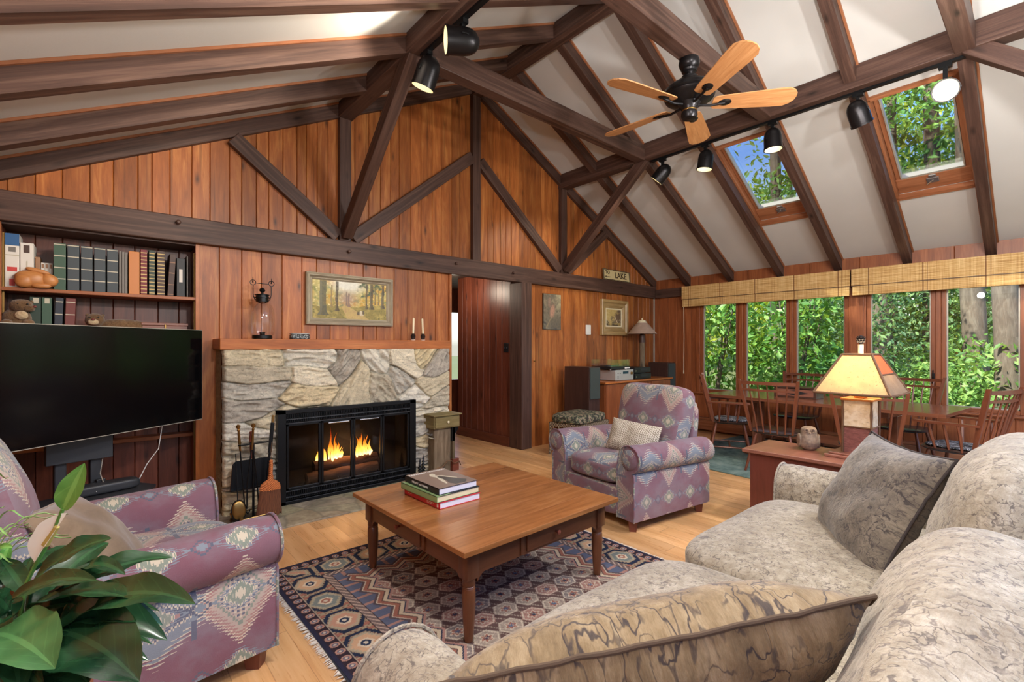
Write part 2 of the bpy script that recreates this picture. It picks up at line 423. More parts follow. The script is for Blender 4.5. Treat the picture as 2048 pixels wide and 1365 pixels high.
# kilim upholstery
def kilim(name, bg):
    g = G(name); u, v, _ = g.xyz(g.co('UV'))
    st = .0085; K = 1.28
    def lat(px, py, ox, oy, stag=.5):
        yr = ((v + oy) / py).fl()
        xs = (u + ox) / px + (yr * stag).fr()
        return abs((xs.fr() - .5) * px), abs((((v + oy) / py).fr() - .5) * py)
    def q(a): return (a / st).fl() * st
    def dia(a, b, X, Y): return q(a) / (X*K) + q(b) / (Y*K)
    def tooth(b, w, h): return (b / w).fr() * h
    mauve = rgb(*bg); n = g.noise(g.vec(u * 9, v * 9), 1, 4, .6)
    beige = rgb(174, 156, 142); blue = rgb(122, 130, 138); green = rgb(128, 136, 122); rose = rgb(160, 122, 116); cream = rgb(194, 182, 160); slate = rgb(90, 94, 108)
    P1, P2 = .40*K, .44*K
    he = g.noise(g.vec(u * 5.2 + 7, v * 5.2), 1, 4, .65)
    col = g.mix(g.ramp(he, [(.42, (0, 0, 0)), (.62, (.55, .55, .55))]), mauve, rgb(128, 118, 126))
    # soft blue-grey patches with ragged edge behind the motifs
    a, b = lat(P1, P2, .0, .0); a2, b2 = lat(P1, P2, P1/2, .0)
    d = dia(a2, b2, .15, .12) + tooth(b2, .022, .3)
    col = g.mix((d < 1.12).mn(d > 1.04), col, cream); col = g.mix(d < 1.04, col, blue)
    d = dia(a2, b2, .105, .05) + tooth(a2, .016, .25); col = g.mix((d < 1.1).mn(d > .98), col, cream); col = g.mix(d < .98, col, slate); col = g.mix(dia(a2, b2, .05, .028) < 1.0, col, rose)
    # side hooks
    hk = abs(a2 - .085*K) < .008; col = g.mix(hk.mn(b2 < .09*K).mn(b2 > .04), col, slate)
    # beige stepped medallion
    d = dia(a, b, .095, .135) + tooth(b, .018, .2)
    col = g.mix(d < 1.2, col, cream); col = g.mix(d < 1.12, col, rose); col = g.mix(d < .98, col, beige)
    d2 = q(a) / (.06*K) + q(b) / (.09*K)
    col = g.mix((d2 < 1.06).mn(d2 > .93), col, green)
    hatch = (((u / .018).fr() > .5) + ((v / .018 + ((u / .036).fl() * .5)).fr() > .5))
    col = g.mix((d2 < .85).mn(hatch > 1.5), col, cream); col = g.mix((d2 < .85).mn(hatch < .5), col, slate)
    # eight-point stars and small ringed diamonds
    a3, b3 = lat(P1/2, P2/2, P1/4, P2/4, .0)
    dq = dia(a3, b3, .075, .05) + tooth(b3, .014, .35); col = g.mix((dq < 1.0).mn(dq > .80), col, blue)
    d = dia(a3, b3, .036, .032) + tooth(a3, .012, .3)
    col = g.mix((d < 1.25).mn(d > 1.1), col, cream); col = g.mix(d < 1.1, col, green); col = g.mix(d < .5, col, cream)
    a4, b4 = lat(P1/2, P2/2, 0.0, P2/4, .0)
    d = q(a4)/.022 + q(b4)/.026; col = g.mix((d < 1.2).mn(d > .8), col, slate); col = g.mix(d < .5, col, blue)
    wear = g.noise(g.vec(u * 2.2, v * 2.2, 3.3), 1, 4, .6)
    col = g.mix(g.ramp(wear, [(.4, (0, 0, 0)), (.7, (.32, .32, .32))]), col, rgb(136, 126, 136))
    col = g.bright(col, n * .3 + .84)
    wv = g.noise(g.vec(u * 300, v * 300), 1, 2); g.bump(wv, .35, .002)
    return g.fin(col, .9, 0, .15, Sheen_Weight=.15)
M['kilim'] = kilim('kilim_upholstery', (122, 84, 94))
# sofa chenille with squiggled dark outlines
def chenille(name, c1, c2, c3, line, sc=1.0, k=.75):
    g = G(name); u, v, _ = g.xyz(g.co('UV'))
    p = g.vec(u * sc, v * sc)
    base = g.noise(p, 16, 6, .75); big = g.noise(p, 3.5, 3)
    col = g.ramp(base * .65 + big * .35, [(.36, rgb(*c1)), (.5, rgb(*c2)), (.62, rgb(*c3))])
    wig = g.noise(p, 40, 2, .5, col=True)
    pw = g.mix(.035, p, wig)
    n1 = g.noise(pw, 11, 1.5, .5, .5)
    l1 = abs((n1 * 5.0).fr() - .5)
    n2 = g.noise(g.mix(.03, g.vec(u * sc + 9.3, v * sc + 4.1), wig), 26, 1, .5, .4)
    l2 = abs((n2 * 3.0).fr() - .5)
    gate = g.ramp(g.noise(g.vec(u * sc + 3, v * sc), 9, 3), [(.42, (0, 0, 0)), (.5, (1, 1, 1))]); gate2 = g.ramp(g.noise(g.vec(u * sc + 13, v * sc), 12, 3), [(.38, (.15, .15, .15)), (.5, (1, 1, 1))])
    ln = g.ramp(l1, [(.0, (1, 1, 1)), (.035, (.9, .9, .9)), (.075, (0, 0, 0))]) * gate2 * k
    lm = g.ramp(l2, [(.0, (1, 1, 1)), (.05, (.7, .7, .7)), (.1, (0, 0, 0))]) * gate * (k * .8)
    col = g.mix(ln.mx(lm), col, rgb(*line))
    fz = g.noise(g.vec(u * 260, v * 90), 1, 3, .7)
    col = g.bright(col, fz * .5 + .75)
    g.bump(fz * .5 + l1 * .9, .6, .004)
    return g.fin(col, .88, 0, .15, Sheen_Weight=.3)
M['sofa'] = chenille('sofa_chenille', (134, 122, 104), (158, 148, 130), (184, 174, 158), (72, 64, 64), 1.6)
M['sofa_dk'] = chenille('cushion_chenille', (90, 84, 76), (116, 108, 98), (140, 132, 118), (42, 40, 50), 1.4)
M['sofa_gd'] = chenille('gold_cushion_chenille', (96, 80, 56), (126, 107, 78), (156, 138, 108), (38, 34, 42), .95, .85)
M['gpiping'] = flat('brown_piping', (84, 68, 52), .9, var=.25)
M['piping'] = flat('dark_piping', (62, 56, 56), .9, var=.25)
g = G('herringbone_knit'); u, v, _ = g.xyz(g.co('UV'))
w = abs((u / .03).fr() - .5) * .03; t = ((v + w * 1.2) / .016).fr()
leaf = ((abs(t - .5) < .27).mn(w > .002)).mn(w < .0135)
g.bump(1.0 - leaf, .5, .004)
M['herring'] = g.fin(g.mix(leaf, rgb(204, 194, 176), rgb(118, 104, 88)), .95, 0, .1)
g = G('tan_suede'); u, v, _ = g.xyz(g.co('UV')); n = g.noise(g.vec(u, v), 7, 5, .65)
M['suede'] = g.fin(g.ramp(n, [(.3, rgb(100, 82, 64)), (.7, rgb(136, 116, 94))]), .85, 0, .15, Sheen_Weight=.4)
g = G('floral_tapestry'); o = g.co('Object'); n = g.vor(o, 22, 'F1', 'Color'); nn = g.noise(o, 30, 3)
M['floral'] = g.fin(g.ramp(nn, [(.35, rgb(52, 50, 44)), (.48, rgb(96, 104, 78)), (.56, rgb(150, 130, 110)), (.66, rgb(60, 62, 56))], True), .9)
g = G('wicker'); u, v, _ = g.xyz(g.co('UV')); wv = ((u * 160).sin() * (v * 160).sin())
g.bump(wv, .8, .004)
M['wicker'] = g.fin(g.ramp(wv * .5 + .5, [(.2, rgb(78, 66, 52)), (.7, rgb(150, 134, 110))]), .8)
# clear glass that stays cheap to light through
def glass(name, tint=(1, 1, 1), rough=0.0, refl=1.0, dirt=0.0, cap=1.0):
    g = G(name); N = g.N
    tr = N.new('ShaderNodeBsdfTransparent'); tr.inputs[0].default_value = tint + (1,)
    gl = N.new('ShaderNodeBsdfGlossy'); gl.inputs['Roughness'].default_value = rough
    fr = N.new('ShaderNodeFresnel'); fr.inputs[0].default_value = 1.45
    f = g.m('MULTIPLY', S(g, fr.outputs[0]), refl)
    if dirt:
        f = f + g.noise(g.co('Object'), 3, 5) * dirt
    f = f.mn(cap)
    mx = N.new('ShaderNodeMixShader'); g.put(mx.inputs[0], f)
    g.nt.links.new(tr.outputs[0], mx.inputs[1]); g.nt.links.new(gl.outputs[0], mx.inputs[2])
    g.nt.links.new(mx.outputs[0], g.out.inputs[0]); N.remove(g.b); return g.mat
M['glass'] = glass('window_glass', (.97, 1, .98), 0, .7)
M['jar'] = glass('jar_glass', (.985, .99, .99), .05, .9, .05, .22)
M['fireglass'] = glass('fire_door_glass', (.66, .65, .64), .04, .45, .02)
M['tvglass'] = flat('tv_screen', (7, 7, 9), .12, 0, .35, var=.02)
def emis(name, c, st, base=(10, 10, 10)):
    g = G(name); g.b.inputs['Emission Color'].default_value = rgb(*c); g.b.inputs['Emission Strength'].default_value = st
    return g.fin(rgb(*base), .5)
M['bulb'] = emis('lit_bulb', (255, 244, 214), 6)
M['colattr'] = G('painted_canvas'); g = M['colattr']; n = g.noise(g.co('Object'), 260, 3); g.bump(n, .25, .002)
M['colattr'] = g.fin(g.attr('Col'), .55, 0, .3)
g = G('wool_rug'); n = g.noise(g.co('Object'), 240, 3, .7); g.bump(n, .8, .004)
M['rugmat'] = g.fin(g.bright(g.attr('Col'), n * .5 + .76), .95, 0, .05)
g = G('bamboo_weave'); x, y, z = g.xyz(g.co('Object'))
sl = (z / .0075).fr(); th = g.noise(g.vec(x * 3, y * 3, z * 130), 1, 3, .6)
st2 = g.noise(g.vec(0.0, y * 55, z * 1.5), 1, 3, .7)
col = g.ramp(th * .6 + st2 * .4, [(.34, rgb(166, 120, 66)), (.5, rgb(214, 174, 112)), (.62, rgb(238, 208, 152))])
col = g.mix((sl < .22) * .55, col, rgb(130, 88, 44))
cord = ((y / .52).fr() < .022).mx(((y / .52 + .07).fr() < .01))
col = g.mix(cord * .8, col, rgb(104, 60, 32))
g.bump(sl, .4, .003)
M['bamboo'] = g.fin(col, .6, 0, .25)
g = G('teal_rug_pile'); x, y, z = g.xyz(g.co('Object')); n = g.noise(g.vec(x, y), 5, 6, .7); n2 = g.noise(g.vec(x, y), 160, 2)
col = g.ramp(n, [(.35, rgb(84, 104, 100)), (.5, rgb(112, 134, 128)), (.7, rgb(144, 160, 150))])
g.bump(n2, .6, .003)
M['teal'] = g.fin(g.bright(col, n2 * .4 + .8), .95, 0, .1)
g = G('birch_bark'); u, v, _ = g.xyz(g.co('UV')); o = g.co('Object'); x, y, z = g.xyz(o)
n = g.noise(g.vec(x * 30, y * 30, z * 160), 1, 4, .7); n2 = g.noise(o, 30, 4)
M['birch'] = g.fin(g.mix(g.ramp(n, [(.58, (0, 0, 0)), (.68, (1, 1, 1))]) * .6, g.ramp(n2, [(.35, rgb(214, 190, 150)), (.65, rgb(236, 222, 196))]), rgb(110, 84, 62)), .7)
M['redbark'] = g = G('red_birch_bark'); x, y, z = g.xyz(g.co('Object')); n = g.noise(g.vec(x * 30, y * 30, z * 140), 1, 4, .7)
M['redbark'] = g.fin(g.ramp(n, [(.3, rgb(104, 58, 52)), (.6, rgb(140, 86, 78)), (.75, rgb(176, 126, 112))]), .6)
M['twig'] = wood('twig_trim', (70, 48, 32), (104, 74, 50), (140, 104, 70), rough=.7, sx=4, sy=40, knots=False)
def foliage(name, cs, tr=.35, rough=.45, vein=False):
    glow_ = rgb(190, 210, 60) if cs[0][2] < 150 else rgb(244, 246, 230)
    g = G(name); r = g.island(); n = g.noise(g.co('Object'), .8, 3)
    col = g.ramp(r * .6 + n * .4, [(i/(len(cs)-1)*.7+.15, rgb(*c)) for i, c in enumerate(cs)])
    g.fin(col, rough, 0, .4)
    tl = g.N.new('ShaderNodeBsdfTranslucent'); g.put(tl.inputs[0], g.mix(.5, col, glow_))
    mx = g.N.new('ShaderNodeMixShader'); mx.inputs[0].default_value = tr
    g.nt.links.new(g.b.outputs[0], mx.inputs[1]); g.nt.links.new(tl.outputs[0], mx.inputs[2]); g.nt.links.new(mx.outputs[0], g.out.inputs[0])
    return g.mat
M['leaf_a'] = foliage('dogwood_leaves', [(46, 88, 36), (92, 142, 60), (150, 186, 96)])
M['leaf_b'] = foliage('hemlock_needles', [(52, 88, 58), (98, 134, 88), (150, 174, 112)])
M['leaf_c'] = foliage('sunlit_leaves', [(110, 140, 40), (170, 182, 66), (214, 206, 90)], .5)
M['leaf_d'] = foliage('underbrush', [(60, 98, 46), (116, 156, 76), (176, 200, 116)])
M['leaf_refl'] = foliage('reflection_orange', [(190, 120, 40), (226, 160, 60), (236, 190, 90)])  # orange of the reflected lamp put into a leaf colour
M['bark'] = wood('tree_bark', (70, 60, 50), (98, 86, 74), (128, 116, 102), rough=.9, sx=3, sy=14, knots=False, bumpy=.8)
M['ground'] = flat('forest_floor', (92, 98, 56), .95)
# ---------------------------------------------------------------- room shell
WY, WX = 4.66, 7.41          # board faces of the fireplace wall and of the window wall
XR, ZR = 3.45, 4.46
def zr(x): return ZR - (.526 * (x - XR) if x > XR else .50 * (XR - x))
TK = .15
def boards(mb, x0, x1, zb, zt, wmin, wmax, Mx=None, seed=1, th=.02):
    rnd = random.Random(seed); x = x0
    fb = zb if callable(zb) else (lambda q: zb); ft = zt if callable(zt) else (lambda q: zt)
    while x < x1 - .001:
        w = rnd.uniform(wmin, wmax); e = min(x + w, x1)
        if x1 - e < wmin * .5: e = x1
        b = .005
        xs = [x + .0006, x + b, e - b, e - .0006]; ys = [.007, 0, 0, .007]
        V = []; F = []; U = []
        for X_, Y_ in zip(xs, ys): V += [(X_, Y_, fb(X_)), (X_, Y_, ft(X_))]
        V += [(xs[0], th, fb(xs[0])), (xs[0], th, ft(xs[0])), (xs[3], th, fb(xs[3])), (xs[3], th, ft(xs[3]))]
        for k in range(3):
            f = (2*k, 2*k+2, 2*k+3, 2*k+1); F.append(f); U.append([(V[i][2], V[i][0]) for i in f])
        for f in ((8, 0, 1, 9), (6, 10, 11, 7)): F.append(f); U.append([(V[i][2], V[i][0]) for i in f])
        for f in ((1, 3, 5, 7, 11, 9), (0, 8, 10, 6, 4, 2)): F.append(f); U.append([(V[i][0], V[i][1]) for i in f])
        if min(ft(x) - fb(x), ft(e) - fb(e)) > -.02: mb.add(V, F, U, Mx)
        x = e
    return mb
M['back'] = flat('wall_backing', (44, 26, 18), .9)
# floor
b = MB(); b.box(-.75, 7.7, -1.2, 8.0, -.12, 0)
struct(b.build('floor', M['floor']))
# fireplace wall (gable)
b = MB(); T = Matrix.Translation((0, WY, 0))
boards(b, .617, 3.09, 0, 2.24, .13, .2, T, 3)
boards(b, 4.36, WX, 0, 2.24, .1, .165, T, 11)
boards(b, -.6, 1.80, 2.35, lambda x: max(2.35, zr(x) + .05), .085, .15, T, 5)
boards(b, 1.80, 3.44, 2.35, lambda x: zr(x) + .05, .10, .16, T, 6)
boards(b, 3.44, 5.0, 2.35, lambda x: zr(x) + .05, .085, .13, T, 8)
boards(b, 5.0, WX, 2.35, lambda x: max(2.35, zr(x) + .05), .08, .13, T, 9)
b.cur = 1
b.box(.60, 3.09, WY+.02, WY+.09, 0, 2.3); b.box(4.36, 7.6, WY+.02, WY+.09, 0, 2.3); b.box(-.7, 7.6, WY+.02, WY+.09, 2.3, 2.4)
b.prism([(-.7, 2.4), (7.6, 2.4), (7.6, 2.45), (XR, ZR+.3), (-.7, 2.5)], 1, WY+.02, WY+.09)
struct(b.build('wall_back', [M['board'], M['back']]))
# casing at the edge of the opening and at the bookcase
b = MB(); b.box(3.075, 3.105, WY-.025, WY+.12, 0, 2.22); trim(b, M['board'], 'pine corner trim beside the stone chimney')
# window wall
Tr = basis((WX, 4.66, 0), (0, -1, 0), (1, 0, 0), (0, 0, 1))
b = MB()
boards(b, 0, .82, 0, 2.24, .1, .19, Tr, 21)
boards(b, .82, 5.75, 0, .60, .12, .2, Tr, 22)
boards(b, 0, .82, 2.25, 2.56, .5, .9, Tr, 24); boards(b, .82, 4.5, 2.12, 2.56, .5, .9, Tr, 24); boards(b, 4.5, 5.75, 2.21, 2.56, .5, .9, Tr, 26)
boards(b, 4.50, 5.75, .6, 2.2, .12, .2, Tr, 25)
b.cur = 1
b.box(WX+.02, WX+.10, 3.84, 4.75, 0, 2.6); b.box(WX+.02, WX+.10, -1.1, 3.84, 0, .6); b.box(WX+.02, WX+.10, -1.1, 3.84, 2.14, 2.6); b.box(WX+.02, WX+.10, -1.1, .16, .6, 2.2)
struct(b.build('wall_right', [M['red'], M['back']]))
# corner fillet
b = MB(); b.box(WX-.02, WX, WY-.02, WY, 0, 2.22, 2); trim(b, M['aluminium'], 'thin corner bead')
# left wall (short return beside the bookcase)
b = MB(); Tl = basis((-.6, -1.1, 0), (0, 1, 0), (-1, 0, 0), (0, 0, 1)); boards(b, 0, 5.8, 0, 2.44, .12, .2, Tl, 31)
b.cur = 1; b.box(-.69, -.62, -1.1, 5.1, 0, 2.58)
struct(b.build('wall_left', [M['board'], M['back']]))
# hall
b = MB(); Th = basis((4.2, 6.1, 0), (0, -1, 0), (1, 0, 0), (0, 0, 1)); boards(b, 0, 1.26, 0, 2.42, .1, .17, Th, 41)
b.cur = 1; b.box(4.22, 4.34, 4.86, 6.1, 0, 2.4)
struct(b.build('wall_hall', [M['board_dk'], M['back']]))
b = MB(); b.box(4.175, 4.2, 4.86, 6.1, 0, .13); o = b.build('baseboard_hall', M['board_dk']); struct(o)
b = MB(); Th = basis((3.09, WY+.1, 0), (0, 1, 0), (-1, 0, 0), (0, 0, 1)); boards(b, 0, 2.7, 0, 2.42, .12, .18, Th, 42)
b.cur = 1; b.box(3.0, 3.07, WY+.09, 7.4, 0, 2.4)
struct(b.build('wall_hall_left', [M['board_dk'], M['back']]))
b = MB(); Th = basis((3.0, 7.3, 0), (1, 0, 0), (0, 1, 0), (0, 0, 1))
boards(b, 0, 1.62, 0, 2.42, .12, .18, Th, 43); boards(b, 2.6, 3.2, 0, 2.42, .12, .18, Th, 44); boards(b, 1.62, 2.6, 0, .75, .12, .18, Th, 45); boards(b, 1.62, 2.6, 2.0, 2.42, .12, .18, Th, 46)
b.cur = 1; b.box(3.0, 4.62, 7.33, 7.4, 0, 2.5); b.box(5.6, 6.3, 7.33, 7.4, 0, 2.5); b.box(4.62, 5.6, 7.33, 7.4, 0, .75); b.box(4.62, 5.6, 7.33, 7.4, 2.0, 2.5)
struct(b.build('wall_hall_end', [M['board_dk'], M['back']]))
b = MB(); b.box(3.0, 6.3, WY+.1, 7.4, 2.42, 2.5); struct(b.build('ceiling_hall', M['beam']))
b = MB(); b.box(6.2, 6.3, WY+.1, 7.4, 0, 2.5); struct(b.build('wall_hall_right', M['board_dk']))

# ceiling bays
RY = [4.655, 4.01, 3.30, 2.59, 1.88, 1.165, .45, -.26, -.97]; RW = .088
def skb(i): return i in (3, 5)     # bays with a skylight
b = MB()
def panelbox(xa, xb, ya, yb, right=True):
    z = lambda x: zr(x) + TK
    V = [(xa, ya, z(xa)), (xb, ya, z(xb)), (xb, yb, z(xb)), (xa, yb, z(xa))]
    V += [(p[0], p[1], p[2] + .05) for p in V]
    b.add(V, [(0, 1, 2, 3), (7, 6, 5, 4), (0, 4, 5, 1), (1, 5, 6, 2), (2, 6, 7, 3), (3, 7, 4, 0)])
for i in range(len(RY)-1):
    ya, yb = RY[i+1], RY[i]
    if skb(i): panelbox(XR, 5.30, ya, yb); panelbox(6.55, 7.55, ya, yb)
    else: panelbox(XR, 7.55, ya, yb)
    panelbox(-.75, XR - .001, ya, yb)
struct(b.build('ceiling', M['panel']))
# rafters, each its own piece, with slim moulding where it meets the panels
def rafter(y, right, w=RW):
    mb = MB()
    xs = (XR, 7.5) if right else (-.68, XR)
    P = [(xs[0], zr(xs[0])), (xs[1], zr(xs[1])), (xs[1], zr(xs[1]) + TK), (xs[0], zr(xs[0]) + TK)]
    n0 = len(mb.f)
    mb.prism(P, 1, y - w/2, y + w/2)
    # lengthwise uv
    for k in range(n0, len(mb.f)):
        mb.uv[k] = [(mb.v[i][0] * 1.12, mb.v[i][1] + (mb.v[i][2] - zr(mb.v[i][0]))) for i in mb.f[k]]
    mb.cur = 1
    for sg in (-1, 1):
        ya = y + sg * (w/2); yb = ya + sg * .016
        q = [(xs[0], zr(xs[0]) + TK - .02), (xs[1], zr(xs[1]) + TK - .02), (xs[1], zr(xs[1]) + TK - .001), (xs[0], zr(xs[0]) + TK - .001)]
        n1 = len(mb.f); mb.prism(q, 1, min(ya, yb), max(ya, yb))
        for k in range(n1, len(mb.f)): mb.uv[k] = [(mb.v[i][0], mb.v[i][1] + mb.v[i][2]*.01) for i in mb.f[k]]
    return trim(mb, [M['beam'], M['mould']], 'dark rafter on the %s slope' % ('window-side' if right else 'bookcase-side'))
for y in RY:
    rafter(y, True); rafter(y, False)
PXR, PXL = 5.01, 1.83
for px_ in (PXR, PXL):
    b = MB(); b.beam((px_, 4.72, 3.72), (px_, -1.1, 3.72), .14, .2); trim(b, M['beam'], 'long dark purlin')
b = MB(); b.beam((XR, 4.72, ZR + .05), (XR, -1.1, ZR + .05), .13, .2); trim(b, M['beam'], 'ridge beam')
for y in (3.29, 1.87, .44):
    b = MB(); b.beam((PXL + .07, y, 3.70), (PXR - .07, y, 3.70), .12, .18); trim(b, M['beam'], 'dark collar beam')
# braces from the wall up to the first truss, and back from the last one
for px_ in (PXL, PXR):
    b = MB(); b.beam((px_, 4.585, 2.47), (px_, 3.27, 3.66), .10, .12); trim(b, M['beam'], 'slanted brace rising from the wall to the purlin')
    b = MB(); b.beam((px_, .42, 3.66), (px_, -.9, 2.47), .10, .12); trim(b, M['beam'], 'slanted brace')
# wall frame
b = MB(); b.beam((-.6, 4.65, 2.315), (7.40, 4.65, 2.315), .1, .205, bev=.008); trim(b, M['beam'], 'long horizontal beam across the fireplace wall')
for px_, top in ((PXL, zr(PXL) + .0), (XR, ZR), (PXR, zr(PXR))):
    b = MB(); b.beam((px_, 4.645, 2.41), (px_, 4.645, top), .115, .09, up=(0, 1, 0)); trim(b, M['beam'], 'dark wall post under the roof')
def wbr(p, q):
    b = MB(); b.beam((p[0], 4.635, p[1]), (q[0], 4.635, q[1]), .07, .13); trim(b, M['beam'], 'diagonal timber on the fireplace wall')
wbr((PXL - .07, 2.45), (.86, 3.16)); wbr((PXL + .08, 2.45), (XR - .06, 3.66)); wbr((XR + .06, 3.64), (PXR - .08, 2.45)); wbr((PXR + .08, 2.45), (5.98, 3.14))
# post at the opening
b = MB(); b.beam((4.275, 4.725, 0), (4.275, 4.725, 2.22), .18, .25, up=(0, 1, 0), bev=.008); trim(b, M['beam'], 'dark square post at the hall opening')
# pegs
pegs = [(.47, 2.36), (1.86, 2.31), (3.14, 2.34), (4.03, 2.32)]
for x, z in pegs:
    b = MB(); Mx = MT(x, 4.603, z, R(90)); b.lathe([(.016, 0), (.018, .03), (.01, .038)], 10, M=Mx); trim(b, M['beam'], 'round wooden peg in the beam')
# top plate + frieze over windows
b = MB(); b.beam((WX - .015, 4.6, 2.285), (WX - .015, -1.1, 2.285), .09, .15); trim(b, M['beam'], 'dark plate over the windows')
# window surround
b = MB(); b.box(WX-.03, WX+.08, -.0, 3.86, .585, .63, 1, bev=.004); b.box(WX-.06, WX+.0, -.0, 3.88, .60, .62, 1, bev=.004); trim(b, M['red'], 'red wooden window sill')
b = MB(); b.box(WX-.11, WX-.001, -.9, 4.5, .03, .185, 1, bev=.008); b.box(WX-.09, WX-.001, -.9, 4.5, .19, .22, 1); trim(b, M['mould'], 'wood-toned baseboard heater')
WIN = [(3.22, 3.75), (2.51, 3.07), (1.81, 2.38), (.95, 1.53), (.23, .815)]
ed = [3.86] + [v for w_ in WIN for v in (w_[1] + .045, w_[0] - .045)] + [.0]
for k in range(0, len(ed), 2):
    y1, y0 = ed[k], ed[k+1]
    if y1 - y0 < .005: continue
    b = MB(); b.box(WX-.025, WX+.06, y0, y1, .63, 2.14, 2, bev=.005)
    if y1 - y0 > .12:
        b.box(WX-.035, WX-.02, y0 + .02, y1 - .02, .63, 2.14, 2, bev=.004)
    trim(b, M['red'], 'red window mullion')
for i, (y0, y1) in enumerate(WIN):
    r = thing('window_%d' % (i+1), None, None, (WX, (y0+y1)/2, .63), 0, kind='structure')
    hw = (y1-y0)/2; mb = MB()
    for sg in (-1, 1): mb.box(-.005, .05, sg*(hw+.022)-.0225, sg*(hw+.022)+.0225, 0, 1.5, 2, bev=.004)
    mb.box(-.005, .05, -hw, hw, 0, .045, 1, bev=.004); mb.box(-.005, .05, -hw, hw, 1.46, 1.5, 1, bev=.004)
    mb.build('window_frame', M['red'], r)
    mb = MB()
    for sg in (-1, 1): mb.box(.012, .034, sg*(hw-.006)-.007, sg*(hw-.006)+.007, .045, 1.46, 2)
    mb.box(.012, .034, -hw, hw, .045, .058, 1)
    mb.build('screen_channel', M['aluminium'], r)
    mb = MB(); mb.box(.028, .032, -hw, hw, .05, 1.46); mb.build('pane', M['glass'], r)
    if i in (2, 3):
        mb = MB(); mb.tube([(-.012, -hw-.02, .36), (-.03, -hw-.02, .38), (-.03, -hw-.02, .46)], .006, 8); mb.box(-.016, -.004, -hw-.035, -hw-.008, .3, .42, bev=.003)
        mb.build('window_latch', M['bronze'], r)
# skylights
sk = math.atan(.526)
for n_, i in ((6, 3), (7, 5)):
    ya, yb = RY[i+1] + RW/2, RY[i] - RW/2; yc = (ya+yb)/2; hw = (yb-ya)/2
    xa, xb = 5.30, 6.55
    L = (xb-xa)/math.cos(sk)
    r = thing('window_%d' % n_, None, None, (xa, yc, zr(xa) + TK), 0, kind='structure'); r.rotation_euler = (0, sk, 0)
    mb = MB()
    for sg in (-1, 1): mb.box(0, L, sg*hw - (.0 if sg < 0 else .022), sg*hw + (.022 if sg < 0 else 0), -.02, .17, 0)
    mb.box(-.02, .025, -hw, hw, -.02, .17, 1); mb.box(L-.02, L+.02, -hw, hw, -.02, .17, 1)
    mb.build('window_frame', M['mould'], r)
    mb = MB()
    for sg in (-1, 1): mb.box(.05, L-.17, sg*(hw-.045)-.02, sg*(hw-.045)+.02, .05, .10, 0, bev=.004)
    mb.box(.02, .07, -hw+.02, hw-.02, .05, .10, 1, bev=.004); mb.box(L-.24, L-.03, -hw+.02, hw-.02, .03, .10, 1, bev=.01)
    mb.build('skylight_sash', M['mould'], r)
    mb = MB()
    for sg in (-1, 1): mb.box(.06, L-.24, sg*(hw-.072)-.006, sg*(hw-.072)+.006, .04, .09, 0)
    mb.box(L-.262, L-.24, -hw+.07, hw-.07, .035, .09, 1)
    mb.build('skylight_gasket', M['aluminium'], r)
    mb = MB(); mb.box(.03, L-.22, -hw+.05, hw-.05, .085, .09); mb.build('pane', M['glass'], r)
    mb = MB(); mb.box(L-.20, L-.13, -.05, .05, .012, .032, bev=.006); mb.box(L-.235, L-.17, -.03, .03, .018, .04, bev=.004); mb.tube([(L-.17, .0, .012), (L-.13, .05, .0)], .006, 8)
    mb.build('skylight_latch', M['chrome'], r)
# ---------------------------------------------------------------- built-in bookcase
r = thing('built_in_bookcase', 'dark recessed built-in bookcase with two shelves left of the chimney', 'bookcase', (.05, 4.66, 0))
def part(name, mat, parent, fn, **k):
    mb = MB(); fn(mb); return mb.build(name, mat, parent, **k)
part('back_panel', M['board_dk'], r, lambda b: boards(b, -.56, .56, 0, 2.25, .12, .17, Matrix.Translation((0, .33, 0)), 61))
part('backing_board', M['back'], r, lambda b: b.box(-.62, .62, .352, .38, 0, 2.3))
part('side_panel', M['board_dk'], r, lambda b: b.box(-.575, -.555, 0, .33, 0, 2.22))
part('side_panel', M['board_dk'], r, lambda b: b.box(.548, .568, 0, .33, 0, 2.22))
part('front_trim', M['shelf'], r, lambda b: b.box(-.66, -.552, -.015, .01, 0, 2.22))
part('front_trim', M['mantel'], r, lambda b: b.box(.543, .57, -.012, .01, 0, 2.22))
part('top_panel', M['beam'], r, lambda b: b.box(-.56, .56, 0, .33, 2.2, 2.24))
S1, S2 = 1.775, 1.482
part('shelf', M['shelf'], r, lambda b: b.box(-.555, .548, -.0, .32, S1-.026, S1, bev=.003))
part('shelf', M['shelf'], r, lambda b: b.box(-.555, .548, 0.0, .32, S2-.026, S2, bev=.003))
part('low_shelf', M['shelf'], r, lambda b: b.box(-.555, .548, .2, .32, .60, .63, bev=.003))
part('shelf_bracket', M['brass'], r, lambda b: b.box(.538, .547, .06, .07, .2, 2.15))
part('shelf_bracket', M['brass'], r, lambda b: b.box(-.554, -.545, .06, .07, .2, 2.15))
